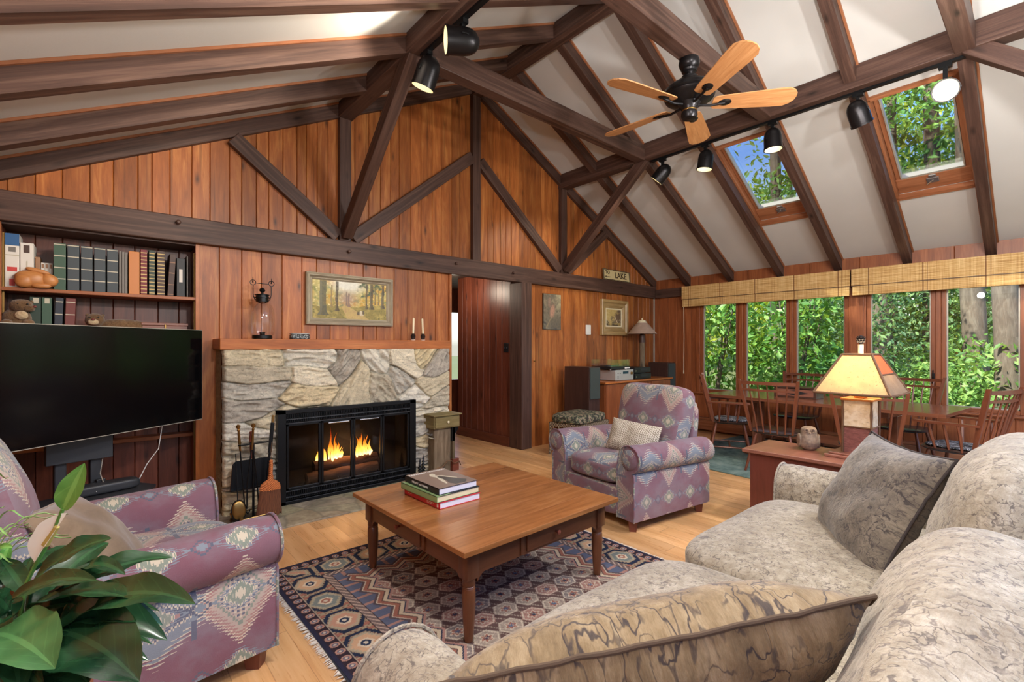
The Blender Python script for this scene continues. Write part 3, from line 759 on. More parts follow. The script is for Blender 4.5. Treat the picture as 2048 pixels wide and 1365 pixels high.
# books
def mat_book(name, c, rough=.5): return flat(name, c, rough, var=.03)
BM = {'blue': mat_book('blue_cloth', (40, 88, 140)), 'wh': mat_book('white_cover', (222, 216, 208)), 'tan': mat_book('tan_cover', (150, 108, 76)),
      'slate': mat_book('slate_binding', (58, 66, 72)), 'green': mat_book('green_binding', (58, 86, 68)), 'dgreen': mat_book('dark_green_binding', (38, 56, 44)),
      'gold': mat_book('gold_stamp', (206, 178, 110)), 'grey': mat_book('grey_binding', (116, 110, 104)), 'yellow': mat_book('amber_jacket', (196, 116, 36), .4),
      'red': mat_book('crimson_binding', (116, 26, 34)), 'brown': mat_book('brown_binding', (70, 46, 36)), 'blackb': mat_book('black_binding', (34, 34, 36)),
      'maroon': mat_book('maroon_binding', (108, 50, 44)), 'lab': mat_book('pale_label', (190, 182, 162)), 'redp': mat_book('red_print', (196, 60, 54)), 'navy': mat_book('navy_binding', (40, 46, 58))}
def book(x, w, h, z, cm, label, y=4.70, d=.2, bands=None, bm=None, lean=0, patch=None, group=None):
    t = thing('book', label, 'book', (x, y, z), 0, group)
    if lean: t.rotation_euler = (0, R(lean), 0)
    part('cover', BM[cm], t, lambda b: (b.box(0, .003, .004, d, 0, h), b.box(w-.003, w, .004, d, 0, h), b.box(0, w, 0, .006, 0, h, bev=.002)))
    part('pages', M['paper'], t, lambda b: b.box(.003, w-.003, .006, d-.006, .003, h-.005))
    if bands:
        part('spine_bands', BM[bm or 'lab'], t, lambda b: [b.box(.001, w-.001, -.0012, .002, h*q-.0035, h*q+.0035) for q in bands])
    if patch:
        for (q0, q1, a0, a1, pm) in patch: part('spine_label', BM[pm], t, lambda b: b.box(w*a0, w*a1, -.0014, .002, h*q0, h*q1))
    return t
book(-.49, .068, .37, S1, 'wh', 'tallest white book with a blue top, at the left end of the upper shelf', bands=[.6], bm='lab', patch=[(.78, 1.0, 0, 1, 'blue'), (.66, .75, .25, .75, 'grey'), (.3, .38, .15, .85, 'redp'), (.03, .16, .3, .7, 'redp')])
book(-.418, .066, .315, S1, 'wh', 'off-white book with a small dark square near its top', patch=[(.78, .95, .25, .7, 'brown'), (.35, .6, .45, .55, 'lab')])
book(-.347, .024, .23, S1, 'tan', 'slim tan book on the upper shelf behind the carved rabbit', y=4.74)
for k in range(3): book(-.32 + k*.021, .02, .195, S1, 'wh', ['leftmost', 'middle', 'rightmost'][k] + ' of three short cream booklets behind the carved rabbit', y=4.76, patch=[(.8, .95, .2, .8, 'tan')], group='short booklets on the upper shelf')
vx = [-.252, -.180, -.107, -.034, .039]
for k, x in enumerate(vx):
    book(x, .064, .338 - .001*k, S1, 'green' if k == 0 else 'slate', ['green tall ledger, first of the five matching ledgers', 'slate ledger just right of the green one', 'middle slate ledger of the five', 'fourth slate ledger of the row', 'last slate ledger beside the thin grey books'][k], bands=[.04+.06, .33, .62, .93] if 0 else [.24, .48, .73, .97], bm='lab', group='matching ledgers on the upper shelf')
for k in range(3): book(.108 + k*.0175, .0155, .325 - .002*k, S1, 'grey', ['first', 'second', 'third'][k] + ' thin grey book left of the amber one', group='thin grey books')
book(.166, .066, .333, S1, 'yellow', 'thick glossy amber-yellow book on the upper shelf')
G7 = [.05, .13, .21, .29, .37, .45, .53, .61, .69, .77, .85, .93]
book(.238, .041, .355, S1, 'red', 'crimson leather book with gilt spine', bands=G7, bm='gold')
book(.29, .038, .357, S1, 'dgreen', 'dark green leather book with gilt spine beside the crimson one', bands=G7, bm='gold')
book(.342, .05, .358, S1, 'brown', 'brown leather book with gilt spine between green leather and black albums', bands=G7, bm='gold')
book(.408, .04, .345, S1, 'brown', 'dark album with two pale bands on the upper shelf', lean=3, bands=[.05, .28, .55, .8], bm='tan')
book(.47, .056, .315, S1, 'blackb', 'black ring binder with a white spine label', patch=[(.38, .72, .3, .7, 'wh')])
book(.558-.02, .008, .34, S1, 'grey', 'very thin pale folder at the right end of the upper shelf')
# lower shelf
book(-.372, .056, .235, S2, 'dgreen', 'dark green book with a diamond emblem behind the seated plush otter', patch=[(.82, .97, .3, .8, 'lab')], bm='lab')
book(-.312, .05, .235, S2, 'green', 'green book with a diamond emblem right of the seated plush otter', patch=[(.82, .97, .3, .8, 'lab')])
book(-.25, .042, .238, S2, 'navy', 'navy book with pale bands on the lower shelf', bands=[.1, .5, .88], lean=2)
book(-.195, .052, .238, S2, 'maroon', 'maroon book with pale bands, last in the lower row', bands=[.1, .5, .88], lean=2)
# carved rabbit
mb = MB()
mb.blob(.082, .05, .062, 2.3, 12, Matrix.Translation((-.025, 0, .06)))
mb.blob(.048, .036, .043, 2.2, 10, MT(.068, -.006, .062, ry=R(35)))
mb.blob(.044, .026, .045, 2.2, 10, Matrix.Translation((-.055, -.034, .045)))
mb.blob(.05, .02, .018, 2.4, 8, Matrix.Translation((.03, -.03, .018)))
rb = thing('carved_rabbit', 'carved orange-brown wooden rabbit crouching on the upper shelf', 'figurine', (-.34, 4.675, S1))
mb.build('body', M['rawwood'], rb, smooth=True, angle=180)
for sg in (-1, 1): part('ear', M['rawwood'], rb, lambda b: b.blob(.062, .011, .016, 2.2, 9, MT(.012, sg*.017, .122, ry=R(14))), smooth=True, angle=180)
# plush otters
def fur(name, c1, c2):
    g = G(name); o = g.co('Object'); n = g.noise(o, 60, 4, .7); n2 = g.noise(o, 9, 3); g.bump(n, .9, .01)
    return g.fin(g.ramp(n*.5+n2*.5, [(.35, rgb(*c1)), (.65, rgb(*c2))]), .95, 0, .1, Sheen_Weight=.3)
M['fur'] = fur('brown_plush', (84, 62, 44), (136, 106, 76)); M['furl'] = fur('cream_plush', (176, 150, 116), (212, 190, 156))
def otter(x, y, z, rz, label, flatp):
    t = thing('plush_otter', label, 'plush toy', (x, y, z), rz, 'plush otters on the lower shelf')
    mb = MB()
    if not flatp:
        mb.blob(.075, .06, .075, 2.2, 10, Matrix.Translation((-.02, 0, .075))); mb.blob(.06, .05, .048, 2.2, 10, Matrix.Translation((.01, -.02, .165)))
        mb.blob(.03, .028, .024, 2.2, 8, Matrix.Translation((.055, -.04, .150)))
        mb.build('body', M['fur'], t, smooth=True, angle=180)
        part('chest', M['furl'], t, lambda b: b.blob(.034, .02, .03, 2.2, 8, Matrix.Translation((.02, -.055, .10))), smooth=True, angle=180)
        for q in (-.05, .06): part('paw', M['fur'], t, lambda b: b.blob(.03, .03, .026, 2.2, 8, Matrix.Translation((q, -.065, .045))), smooth=True, angle=180)
        hx, hy, hz = .03, -.065, .178
    else:
        mb.blob(.17, .055, .05, 2.2, 10, Matrix.Translation((.09, 0, .05))); mb.blob(.058, .05, .052, 2.2, 10, Matrix.Translation((-.07, -.02, .085)))
        mb.build('body', M['fur'], t, smooth=True, angle=180)
        part('muzzle', M['furl'], t, lambda b: b.blob(.032, .02, .022, 2.2, 8, Matrix.Translation((-.08, -.068, .07))), smooth=True, angle=180)
        part('paw', M['fur'], t, lambda b: b.blob(.03, .03, .018, 2.2, 8, Matrix.Translation((-.02, -.06, .02))), smooth=True, angle=180)
        hx, hy, hz = -.075, -.068, .105
    part('nose', M['maroon'] if 'maroon' in M else BM['maroon'], t, lambda b: b.blob(.011, .008, .008, 2.2, 6, Matrix.Translation((.085 if not flatp else -.08, -.05 if not flatp else -.09, .162 if not flatp else .088))), smooth=True, angle=180)
    for sg in (-1, 1): part('eye', M['blackp'], t, lambda b: b.blob(.006, .005, .006, 2.2, 5, Matrix.Translation((hx + sg*.024, hy + (0 if not flatp else .005), hz))), smooth=True, angle=180)
    for sg in (-1, 1): part('ear', M['fur'], t, lambda b: b.blob(.011, .008, .012, 2.2, 5, Matrix.Translation(((.01 if not flatp else -.07) + sg*.045, .0, hz+.018))), smooth=True, angle=180)
otter(-.415, 4.70, S2, R(-12), 'seated brown plush otter with a cream bib on the lower shelf', False)
otter(.04, 4.80, S2, 0, 'brown plush otter lying on its belly in the middle of the lower shelf', True)
t = thing('keepsake_box', 'small red-brown wooden box with a brass clasp on the lower shelf', 'box', (.40, 4.83, S2))
part('body', M['endt'], t, lambda b: b.box(-.15, .15, -.07, .07, 0, .055, bev=.003)); part('lid', M['endt'], t, lambda b: b.box(-.155, .155, -.075, .075, .057, .078, bev=.003))
part('clasp', M['brass'], t, lambda b: b.box(-.006, .006, -.082, -.074, .03, .065, bev=.002))
# television on a swivel stand
ta = R(36)
t = thing('television', 'large black flat television turned toward the sofa in front of the bookcase', 'television', (.012, 4.02, .39), ta)
def TV(b, mat): pass
cx, cy = -.02, .02
part('screen', M['tvglass'], t, lambda b: b.box(-.615, .735, -.006, .0, .405, 1.105, ax=0))
part('bezel', M['aluminium'], t, lambda b: (b.box(-.619, .739, -.004, .012, .4, .405), b.box(-.619, .739, -.004, .012, 1.105, 1.109), b.box(-.619, -.615, -.004, .012, .4, 1.109), b.box(.735, .739, -.004, .012, .4, 1.109)))
part('back_shell', M['blackp'], t, lambda b: (b.box(-.615, .735, .0, .02, .405, 1.105), b.box(-.35, .45, .02, .06, .45, .9, bev=.01)))
t2 = thing('television_stand', 'black pedestal television stand with a rounded shelf', 'stand', (-.08, 4.32, 0), R(14))
part('column', M['charcoal'], t2, lambda b: (b.box(-.15, -.09, -.0, .05, .02, 1.2, 2, bev=.006))); part('column', M['charcoal'], t2, lambda b: (b.box(.03, .09, -.0, .05, .02, 1.2, 2, bev=.006)))
part('mount_plate', M['charcoal'], t2, lambda b: b.box(-.2, .14, -.05, .0, .6, .95, bev=.004))
part('shelf', M['charcoal'], t2, lambda b: b.prism([(-.38, -.10), (-.26, -.24), (.30, -.24), (.36, -.14), (.30, .03), (-.34, .03)], 2, .355, .372))
part('base', M['blackp'], t2, lambda b: b.prism([(-.38, -.12), (-.26, -.26), (.30, -.26), (.38, -.12), (.30, .1), (-.32, .1)], 2, 0, .03))
part('centre_post', M['brass'], t2, lambda b: b.lathe([(.02, .03), (.02, .355)], 14, (.05, -.1, 0)), smooth=True)
t = thing('sound_unit', 'dark rounded speaker unit on the television stand shelf', 'speaker', (-.02, 4.27, .372), R(14))
part('body', M['charcoal'], t, lambda b: b.blob(.2, .06, .035, 5, 12, Matrix.Translation((.03, -.02, .036))), smooth=True, angle=180)
part('indicator_light', M['white'], t, lambda b: b.blob(.003, .003, .003, 2, 4, Matrix.Translation((-.02, -.083, .03))))
part('small_box', M['blackp'], t, lambda b: b.box(.0, .05, -.0, .03, .068, .09, bev=.004))
for k, (pts) in enumerate([[(.03, 4.24, .39), (.0, 4.28, .5), (.02, 4.34, .65), (.05, 4.36, .8)], [(.20, 4.36, .375), (.26, 4.4, .5), (.33, 4.42, .6), (.36, 4.43, .82)]]):
    mb = MB(); mb.tube(pts, .003, 6); tag(mb.build('cable', M['white' if k else 'aluminium'], smooth=True), ['thin white cable rising left of the speaker unit', 'thin pale cable slanting up right of the speaker unit'][k], 'cable', 'cables behind the television')

# ---------------------------------------------------------------- chimney
fp = thing('fireplace', 'rough grey-tan fieldstone fireplace with a pine mantel', 'fireplace', (0, 0, 0))
SXL, SXR, SY = .735, 2.885, 4.41
rs = np.random.RandomState(12)
cells = [  # x, z, anisotropy angle deg, stretch, height
 (.95, 1.27, -3, 3.2, .02), (1.45, 1.26, -2, 3.0, .0), (1.05, 1.13, -4, 3.4, .035), (1.45, 1.10, -8, 2.6, .03), (1.0, .99, 2, 3.2, .01), (1.40, .95, 8, 2.6, .03),
 (.92, .84, -5, 3.0, .025), (1.15, .75, 3, 2.8, .01), (.85, .66, -6, 2.6, .03), (.95, .52, -12, 2.2, .015), (.86, .36, 10, 1.8, .03), (1.0, .25, 0, 2.0, .01), (.9, .10, 0, 2.4, .025),
 (1.72, 1.20, 55, 1.5, -.005), (1.85, 1.02, 60, 1.7, .035), (2.05, 1.22, -50, 1.7, .015), (2.10, .98, -45, 1.9, .02), (2.38, 1.18, -20, 1.4, .045), (2.30, 1.01, -50, 1.5, .01),
 (2.56, 1.27, 45, 2.0, .01), (2.70, 1.15, 60, 1.5, .03), (2.66, .95, 25, 1.5, .035), (2.50, .84, -12, 2.4, .02), (2.74, .80, 5, 2.2, .03), (2.72, .66, 0, 2.4, .015), (2.58, .55, 0, 2.0, .02), (2.70, .38, 8, 1.9, .03), (2.55, .2, 0, 1.8, .015), (2.75, .1, 0, 2.0, .02)]
CA = np.array(cells)
def stone_field(X, Z):
    wx = np.vectorize(lambda x, z: mnoise.noise(Vector((x*5, z*5, 1.3))))(X, Z)*.035
    wz = np.vectorize(lambda x, z: mnoise.noise(Vector((x*5, z*5, 9.7))))(X, Z)*.035
    Xw, Zw = X + wx, Z + wz
    D = []
    for c in CA:
        a = R(c[2]); dx = Xw-c[0]; dz = Zw-c[1]; u = dx*math.cos(a)+dz*math.sin(a); v = -dx*math.sin(a)+dz*math.cos(a)
        D.append(np.sqrt((u/math.sqrt(c[3]))**2 + (v*math.sqrt(c[3]))**2))
    D = np.array(D); idx = np.argsort(D, 0); d1 = np.take_along_axis(D, idx[:1], 0)[0]; d2 = np.take_along_axis(D, idx[1:2], 0)[0]; i1 = idx[0]
    edge = np.clip((d2-d1)/.026, 0, 1)
    h = CA[i1, 4]*1.3 + .042*np.sqrt(edge)
    ang = np.radians(CA[i1, 2]); tilt = ((i1*37 % 11)/11.0-.5)*.22
    h += tilt*((X-CA[i1, 0])*-np.sin(ang) + (Z-CA[i1, 1])*np.cos(ang))
    u = X*np.cos(ang)+Z*np.sin(ang); v = -X*np.sin(ang)+Z*np.cos(ang)
    def rid(u_, v_, k):
        return 1-abs(mnoise.noise(Vector((u_*2.2, v_*9, k))))*2
    rg = np.vectorize(rid)(u, v, i1*3.1)
    rg2 = np.vectorize(lambda a_, b_, k: mnoise.noise(Vector((a_*9, b_*34, k))))(u, v, i1*1.7)
    rg3 = np.vectorize(lambda a_, b_: mnoise.noise(Vector((a_*40, b_*50, 2.2))))(X, Z)
    h += (.030*np.clip(rg, 0, 1)**2 + .020*rg2 + .006*rg3 + .016*np.floor(rg2*5)/5)*edge
    return h, i1, edge, rg2
def stone_panel(name, x0, x1, z0, z1, parent):
    nx = int((x1-x0)/.0065); nz = int((z1-z0)/.0065)
    U, V = np.meshgrid(np.linspace(0, 1, nx), np.linspace(0, 1, nz)); X = x0+(x1-x0)*U; Z = z0+(z1-z0)*V
    h, i1, edge, rg = stone_field(X, Z); h = np.minimum(h, .088)
    tones = linN(np.array([(192, 182, 158), (204, 200, 188), (176, 168, 150), (210, 202, 182), (180, 176, 166), (200, 186, 154), (164, 158, 148)]))
    def fp_(U_, V_):
        y = SY - h
        # roll the outer borders back to the wall
        k = np.minimum(np.clip((X-SXL)/.03, 0, 1), np.clip((SXR-X)/.03, 0, 1))
        y = y + (1-np.sqrt(np.clip(1-(1-k)**2, 0, 1)))*.05
        return X, y, Z
    def fc_(U_, V_):
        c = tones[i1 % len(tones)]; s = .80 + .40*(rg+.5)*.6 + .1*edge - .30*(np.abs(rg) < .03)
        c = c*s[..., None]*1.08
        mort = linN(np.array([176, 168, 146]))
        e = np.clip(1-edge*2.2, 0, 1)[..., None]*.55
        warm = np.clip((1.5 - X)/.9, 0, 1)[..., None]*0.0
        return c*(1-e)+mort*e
    return grid_mesh(name, nx, nz, fp_, fc_, M['stone'], parent, smooth=True)
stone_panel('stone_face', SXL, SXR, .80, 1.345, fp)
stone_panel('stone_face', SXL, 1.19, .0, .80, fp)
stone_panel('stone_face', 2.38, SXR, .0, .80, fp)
def side_col(x, nm):
    Z = np.linspace(0, 1.345, 200)
    def p_(U, V):
        z = V*1.345; y = 4.40 + U*.30
        n = np.vectorize(lambda a, b_: mnoise.noise(Vector((a*6, b_*14, x))))(y, z)
        return np.full_like(U, x) + n*.012*(1-U), y, z
    grid_mesh('stone_side', 24, 200, p_, lambda U, V: np.tile(linN(np.array([160, 158, 142])), U.shape + (1,)), M['stone'], fp, smooth=True)
side_col(SXL+.0, 'l'); side_col(SXR-.0, 'r')
part('mantel_shelf', M['mantel'], fp, lambda b: b.box(.715, 2.90, 4.345, 4.665, 1.343, 1.432, 0, bev=.004))
part('hearth', M['hearth'], fp, lambda b: b.box(.60, 3.0, 3.79, 4.45, -.01, .014, bev=.006))
M['soot'] = flat('sooty_firebrick', (34, 30, 28), .9, var=.3); M['brickf'] = flat('fire_back', (66, 58, 48), .9, var=.3)
part('firebox', [M['soot'], M['brickf']], fp, lambda b: (b.box(1.16, 2.40, 4.40, 4.42, .80, .82), b.box(1.17, 1.19, 4.33, 4.65, 0, .82), b.box(2.38, 2.40, 4.33, 4.65, 0, .82), b.box(1.17, 2.40, 4.33, 4.65, .80, .82), b.box(1.17, 2.40, 4.33, 4.65, .0, .04), b.box(1.17, 2.40, 4.635, 4.655, 0, .82)))
# insert
fi = thing('fireplace_insert', 'black metal fireplace insert with four glass doors and slotted vents', 'fireplace insert', (1.781, 4.29, .014))
IW = .657
part('outer_frame', M['black'], fi, lambda b: (b.box(-IW, -IW+.068, 0, .12, 0, .81, 2, bev=.003), b.box(IW-.068, IW, 0, .12, 0, .81, 2, bev=.003), b.box(-IW, IW, 0, .12, .775, .81, 0, bev=.003), b.box(-IW, IW, 0, .12, 0, .03, 0, bev=.003)))
def vent(b, z0, z1):
    b.box(-IW+.068, IW-.068, .02, .04, z0, z1)
    n = 78
    for k in range(n):
        x = -IW+.075 + (2*IW-.15)*k/(n-1); b.box(x-.0028, x+.0028, .006, .022, z0+.003, z1-.003, 2)
for (a, c) in ((.735, .770), (.70, .724), (.072, .108), (.036, .056)): part('vent_grille', M['black'], fi, lambda b: vent(b, a, c))
part('vent_bar', M['charcoal'], fi, lambda b: (b.box(-IW+.068, IW-.068, -.002, .03, .725, .733, 0), b.box(-IW+.068, IW-.068, -.002, .03, .060, .068, 0), b.box(-IW+.068, IW-.068, .0, .03, .690, .697, 0), b.box(-IW+.068, IW-.068, .0, .03, .110, .117, 0)))
dx0 = -IW+.072; dw = (2*IW-.144)/4
for k in range(4):
    x0 = dx0 + k*dw + .002; x1 = dx0+(k+1)*dw - .002
    d = part('door', M['black'], fi, lambda b: (b.box(x0, x0+.02, .008, .03, .12, .688, 2, bev=.003), b.box(x1-.02, x1, .008, .03, .12, .688, 2, bev=.003), b.box(x0, x1, .008, .03, .668, .688, 0, bev=.003), b.box(x0, x1, .008, .03, .12, .14, 0, bev=.003)))
    part('glass', M['fireglass'], d, lambda b: b.box(x0+.018, x1-.018, .018, .021, .138, .67))
    if k in (1, 2):
        part('handle', M['chrome'], d, lambda b: (b.tube([(x0+.05, -.022, .668), (x1-.05, -.022, .668)], .006, 10), b.tube([(x0+.06, -.022, .668), (x0+.06, .01, .668)], .004, 8), b.tube([(x1-.06, -.022, .668), (x1-.06, .01, .668)], .004, 8)), smooth=True)
# logs and flames
M['log'] = wood('charred_log', (70, 50, 40), (120, 84, 64), (160, 124, 98), rough=.9, sx=5, sy=30, knots=False, bumpy=.8)
def log(p, q, r_, lb):
    p, q = Vector(p), Vector(q); pts = [p.lerp(q, i/8) + Vector((0, 0, .006*math.sin(i*1.9))) for i in range(9)]
    mb = MB(); mb.tube(pts, r_, 14, rs=[r_*(1+.1*math.sin(i*2.3)) for i in range(9)]); tag(mb.build('log', M['log'], smooth=True), lb, 'log', 'logs in the firebox')
log((1.42, 4.48, .155), (2.10, 4.49, .165), .05, 'front split log across the firebox'); log((1.52, 4.59, .16), (2.16, 4.585, .19), .045, 'rear log beneath the flames')
log((1.50, 4.535, .248), (2.12, 4.54, .25), .046, 'upper log lying on the two lower logs')
part_ = thing('fire_grate', 'black iron grate holding the logs', 'grate', (1.8, 4.52, .055))
for q in (-.08, .08): part('rail', M['black'], part_, lambda b: b.tube([(-.42, q, .035), (.42, q, .035)], .008, 8))
for q in (-.36, -.12, .12, .36): part('bar', M['black'], part_, lambda b: (b.tube([(q, -.12, .09), (q, -.12, .0), (q, -.12, .035), (q, .10, .035), (q, .10, 0)], .007, 8)))
def flame_mat():
    g = G('fire'); x, y, z = g.xyz(g.co('Object'))
    n = g.noise(g.vec(x*9, y*9, z*4), 1, 3, .6, 1.0)
    f = z*3.4 + n*.55 - .12
    col = g.ramp(f, [(0, rgb(255, 236, 190)), (.3, rgb(255, 190, 80)), (.6, rgb(250, 130, 30)), (1, rgb(200, 60, 12))])
    em = g.N.new('ShaderNodeEmission'); g.put(em.inputs[0], col); g.put(em.inputs[1], g.ramp(f, [(0, (5, 5, 5)), (.5, (2.6, 2.6, 2.6)), (1, (1, 1, 1))]))
    tr = g.N.new('ShaderNodeBsdfTransparent'); mx = g.N.new('ShaderNodeMixShader')
    lw = g.N.new('ShaderNodeLayerWeight'); lw.inputs[0].default_value = .35
    a = (S(g, lw.outputs[1]) * 1.15 + f * .42 + n * .25 - .08).mn(.97).mx(.0)
    g.put(mx.inputs[0], a); g.nt.links.new(em.outputs[0], mx.inputs[1]); g.nt.links.new(tr.outputs[0], mx.inputs[2]); g.nt.links.new(mx.outputs[0], g.out.inputs[0])
    g.N.remove(g.b); return g.mat
M['fire'] = flame_mat()
def flame(x, w, h, seed, lb):
    rn = random.Random(seed); t = MB()
    for k in range(17):
        bx = rn.uniform(-w, w); hh = h*(1-(abs(bx)/w)**1.5*.62)*rn.uniform(.45, 1.08); by = rn.uniform(-.03, .03); sw = rn.uniform(-.03, .03); wv = rn.uniform(.006, .016); ph = rn.uniform(0, 6)
        S_ = [i/13 for i in range(14)]
        pts = [(bx + sw*s + wv*math.sin(s*8+ph)*s, by + wv*.5*math.cos(s*7+ph)*s, hh*s - .012) for s in S_]
        r0 = rn.uniform(.014, .026)
        rr = [max(.0006, r0*(math.sin(PI*min(1, (s*.82+.16)))**1.3)*(1-s*.45)*(1+.22*math.sin(s*15+ph))) for s in S_]
        t.tube(pts, .02, 9, rs=rr)
    o = t.build('flame', M['fire'], smooth=True, angle=180); o.location = (x, 4.54, .285); tag(o, lb, 'flame', 'flames on the logs', 'stuff')
flame(1.655, .155, .31, 5, 'tall orange flames at the left middle door'); flame(1.975, .085, .29, 9, 'narrower orange flames at the right middle door')
# ---------------------------------------------------------------- mantel top
MZ = 1.432
t = thing('glass_lantern', 'clear glass jar lantern with black cap and looped wire handle on the mantel', 'lantern', (1.05, 4.47, MZ))
part('base', M['black'], t, lambda b: b.lathe([(.07, 0), (.078, .006), (.078, .03), (.072, .034)], 28), smooth=True)
part('glass_jar', M['jar'], t, lambda b: b.lathe([(.092, .034), (.096, .05), (.098, .14), (.096, .22), (.086, .27), (.06, .305), (.048, .325)], 36, closed=True), smooth=True, angle=180)
part('cap', M['black'], t, lambda b: b.lathe([(.05, .318), (.05, .35), (.062, .352), (.062, .358), (.05, .36), (.05, .375), (.058, .378), (.058, .382), (.01, .39), (.008, .40), (.022, .412), (.024, .424), (.014, .436), (0, .442)], 24), smooth=True)
def wire(b):
    a = [(.052*math.cos(w)*1.35, 0, .385 + .055*math.sin(w)*1.4) for w in [PI + PI*i/12 for i in range(13)]]
    b.tube([(-.07, 0, .46)] + a + [(.07, 0, .46)], .0035, 8)
    for sg in (-1, 1): b.tube([(sg*.072 + .022*math.cos(w), 0, .482 + .022*math.sin(w)) for w in [2*PI*i/16 for i in range(17)]], .003, 8)
    b.tube([(-.05, 0, .478), (.05, 0, .476)], .003, 8)
    for sg in (-1, 1): b.tube([(sg*.072, 0, .48), (sg*.072, 0, .53)], .005, 8, rs=[.006, .001])
part('wire_handle', M['bronze'], t, wire, smooth=True)
part('candle_cup', M['black'], t, lambda b: b.lathe([(.02, .034), (.024, .06)], 14))
t = thing('tin_box', 'small oval patterned pewter box beside the lantern', 'box', (1.35, 4.45, MZ))
g = G('embossed_pewter'); o = g.co('Object'); n = g.vor(o, 90, 'F1'); g.bump(n, 1.0, .004)
M['pewter'] = g.fin(g.ramp(n, [(.2, rgb(160, 164, 160)), (.6, rgb(70, 74, 76))]), .4, .6)
part('body', M['pewter'], t, lambda b: b.blob(.082, .035, .024, 6, 12, Matrix.Translation((0, 0, .024))), smooth=True, angle=60)
part('lid', M['silver'], t, lambda b: b.blob(.084, .037, .005, 5, 10, Matrix.Translation((0, 0, .051))), smooth=True, angle=60)
def pinecone(b, h, r0, z0=0, n=7, M_=None):
    b.lathe([(.002, z0), (r0*.55, z0+h*.2), (r0*.5, z0+h*.6), (.003, z0+h)], 10)
    for i in range(n):
        s = (i+.5)/n; rr = r0*math.sin(PI*min(1, s*.8+.22))**.7; k = 9
        for j in range(k):
            a = 2*PI*(j+.5*(i % 2))/k; Mx = MT(0, 0, z0 + h*s) @ Matrix.Rotation(a, 4, 'Z') @ Matrix.Rotation(R(-28), 4, 'Y')
            b.add([(rr*.3, -rr*.16, 0), (rr*.9, -rr*.22, .002), (rr*1.08, 0, .004), (rr*.9, rr*.22, .002), (rr*.3, rr*.16, 0), (rr*.7, 0, -.004)], [(0, 1, 2, 3, 4), (0, 5, 1), (1, 5, 2), (2, 5, 3), (3, 5, 4), (4, 5, 0)], None, Mx)
M['cone'] = flat('pine_cone_scales', (52, 44, 42), .6)
def cholder(x, label, tilt):
    t = thing('candle_holder', label, 'candle holder', (x, 4.46, MZ), 0, 'pine cone candle holders on the mantel')
    part('foot', M['white'], t, lambda b: b.lathe([(.022, 0), (.024, .006), (.02, .008)], 16)); part('cone', M['cone'], t, lambda b: pinecone(b, .06, .033, .008, 6)); part('rim', M['brass'], t, lambda b: b.lathe([(.012, .066), (.026, .070), (.024, .072), (.012, .068)], 16))
    mb = MB(); mb.lathe([(.0105, 0), (.0105, .165), (.008, .168)], 16); mb.tube([(0, 0, .168), (.001, 0, .176)], .001, 6)
    o = mb.build('candle', M['cream'], smooth=True); o.location = (x, 4.46, MZ+.066); o.rotation_euler = (0, R(tilt), 0); tag(o, 'ivory candle in the %s pine cone holder' % ('left' if tilt > 0 else 'right'), 'candle', 'ivory candles on the mantel')
cholder(2.50, 'pine cone candle holder, the left of the pair', 2); cholder(2.618, 'pine cone candle holder, the right of the pair', -3)
# ---------------------------------------------------------------- pictures
def frame_ring(b, w, h, prof):
    # prof: list of (inset from outer edge, forward y) ; local: x across, z up, front -y
    rings = []
    for ins, fy in prof:
        rings.append([(-w/2+ins, -fy, ins), (w/2-ins, -fy, ins), (w/2-ins, -fy, h-ins), (-w/2+ins, -fy, h-ins)])
    for i in range(len(rings)-1):
        for k in range(4):
            k2 = (k+1) % 4; vs = [rings[i][k], rings[i][k2], rings[i+1][k2], rings[i+1][k]]
            u = 0 if k % 2 == 0 else 2; b.add(vs, [(0, 1, 2, 3)], [[(p[u], p[1] + p[2-u]) for p in vs]])
def nz2(X, Z, s, o=0.0): return np.vectorize(lambda a, b_: mnoise.fractal(Vector((a*s, b_*s, o)), 1.0, 2.0, 4))(X, Z)
def lay(c, m, col): m = np.clip(m, 0, 1)[..., None]; return c*(1-m) + linN(np.array(col))*m
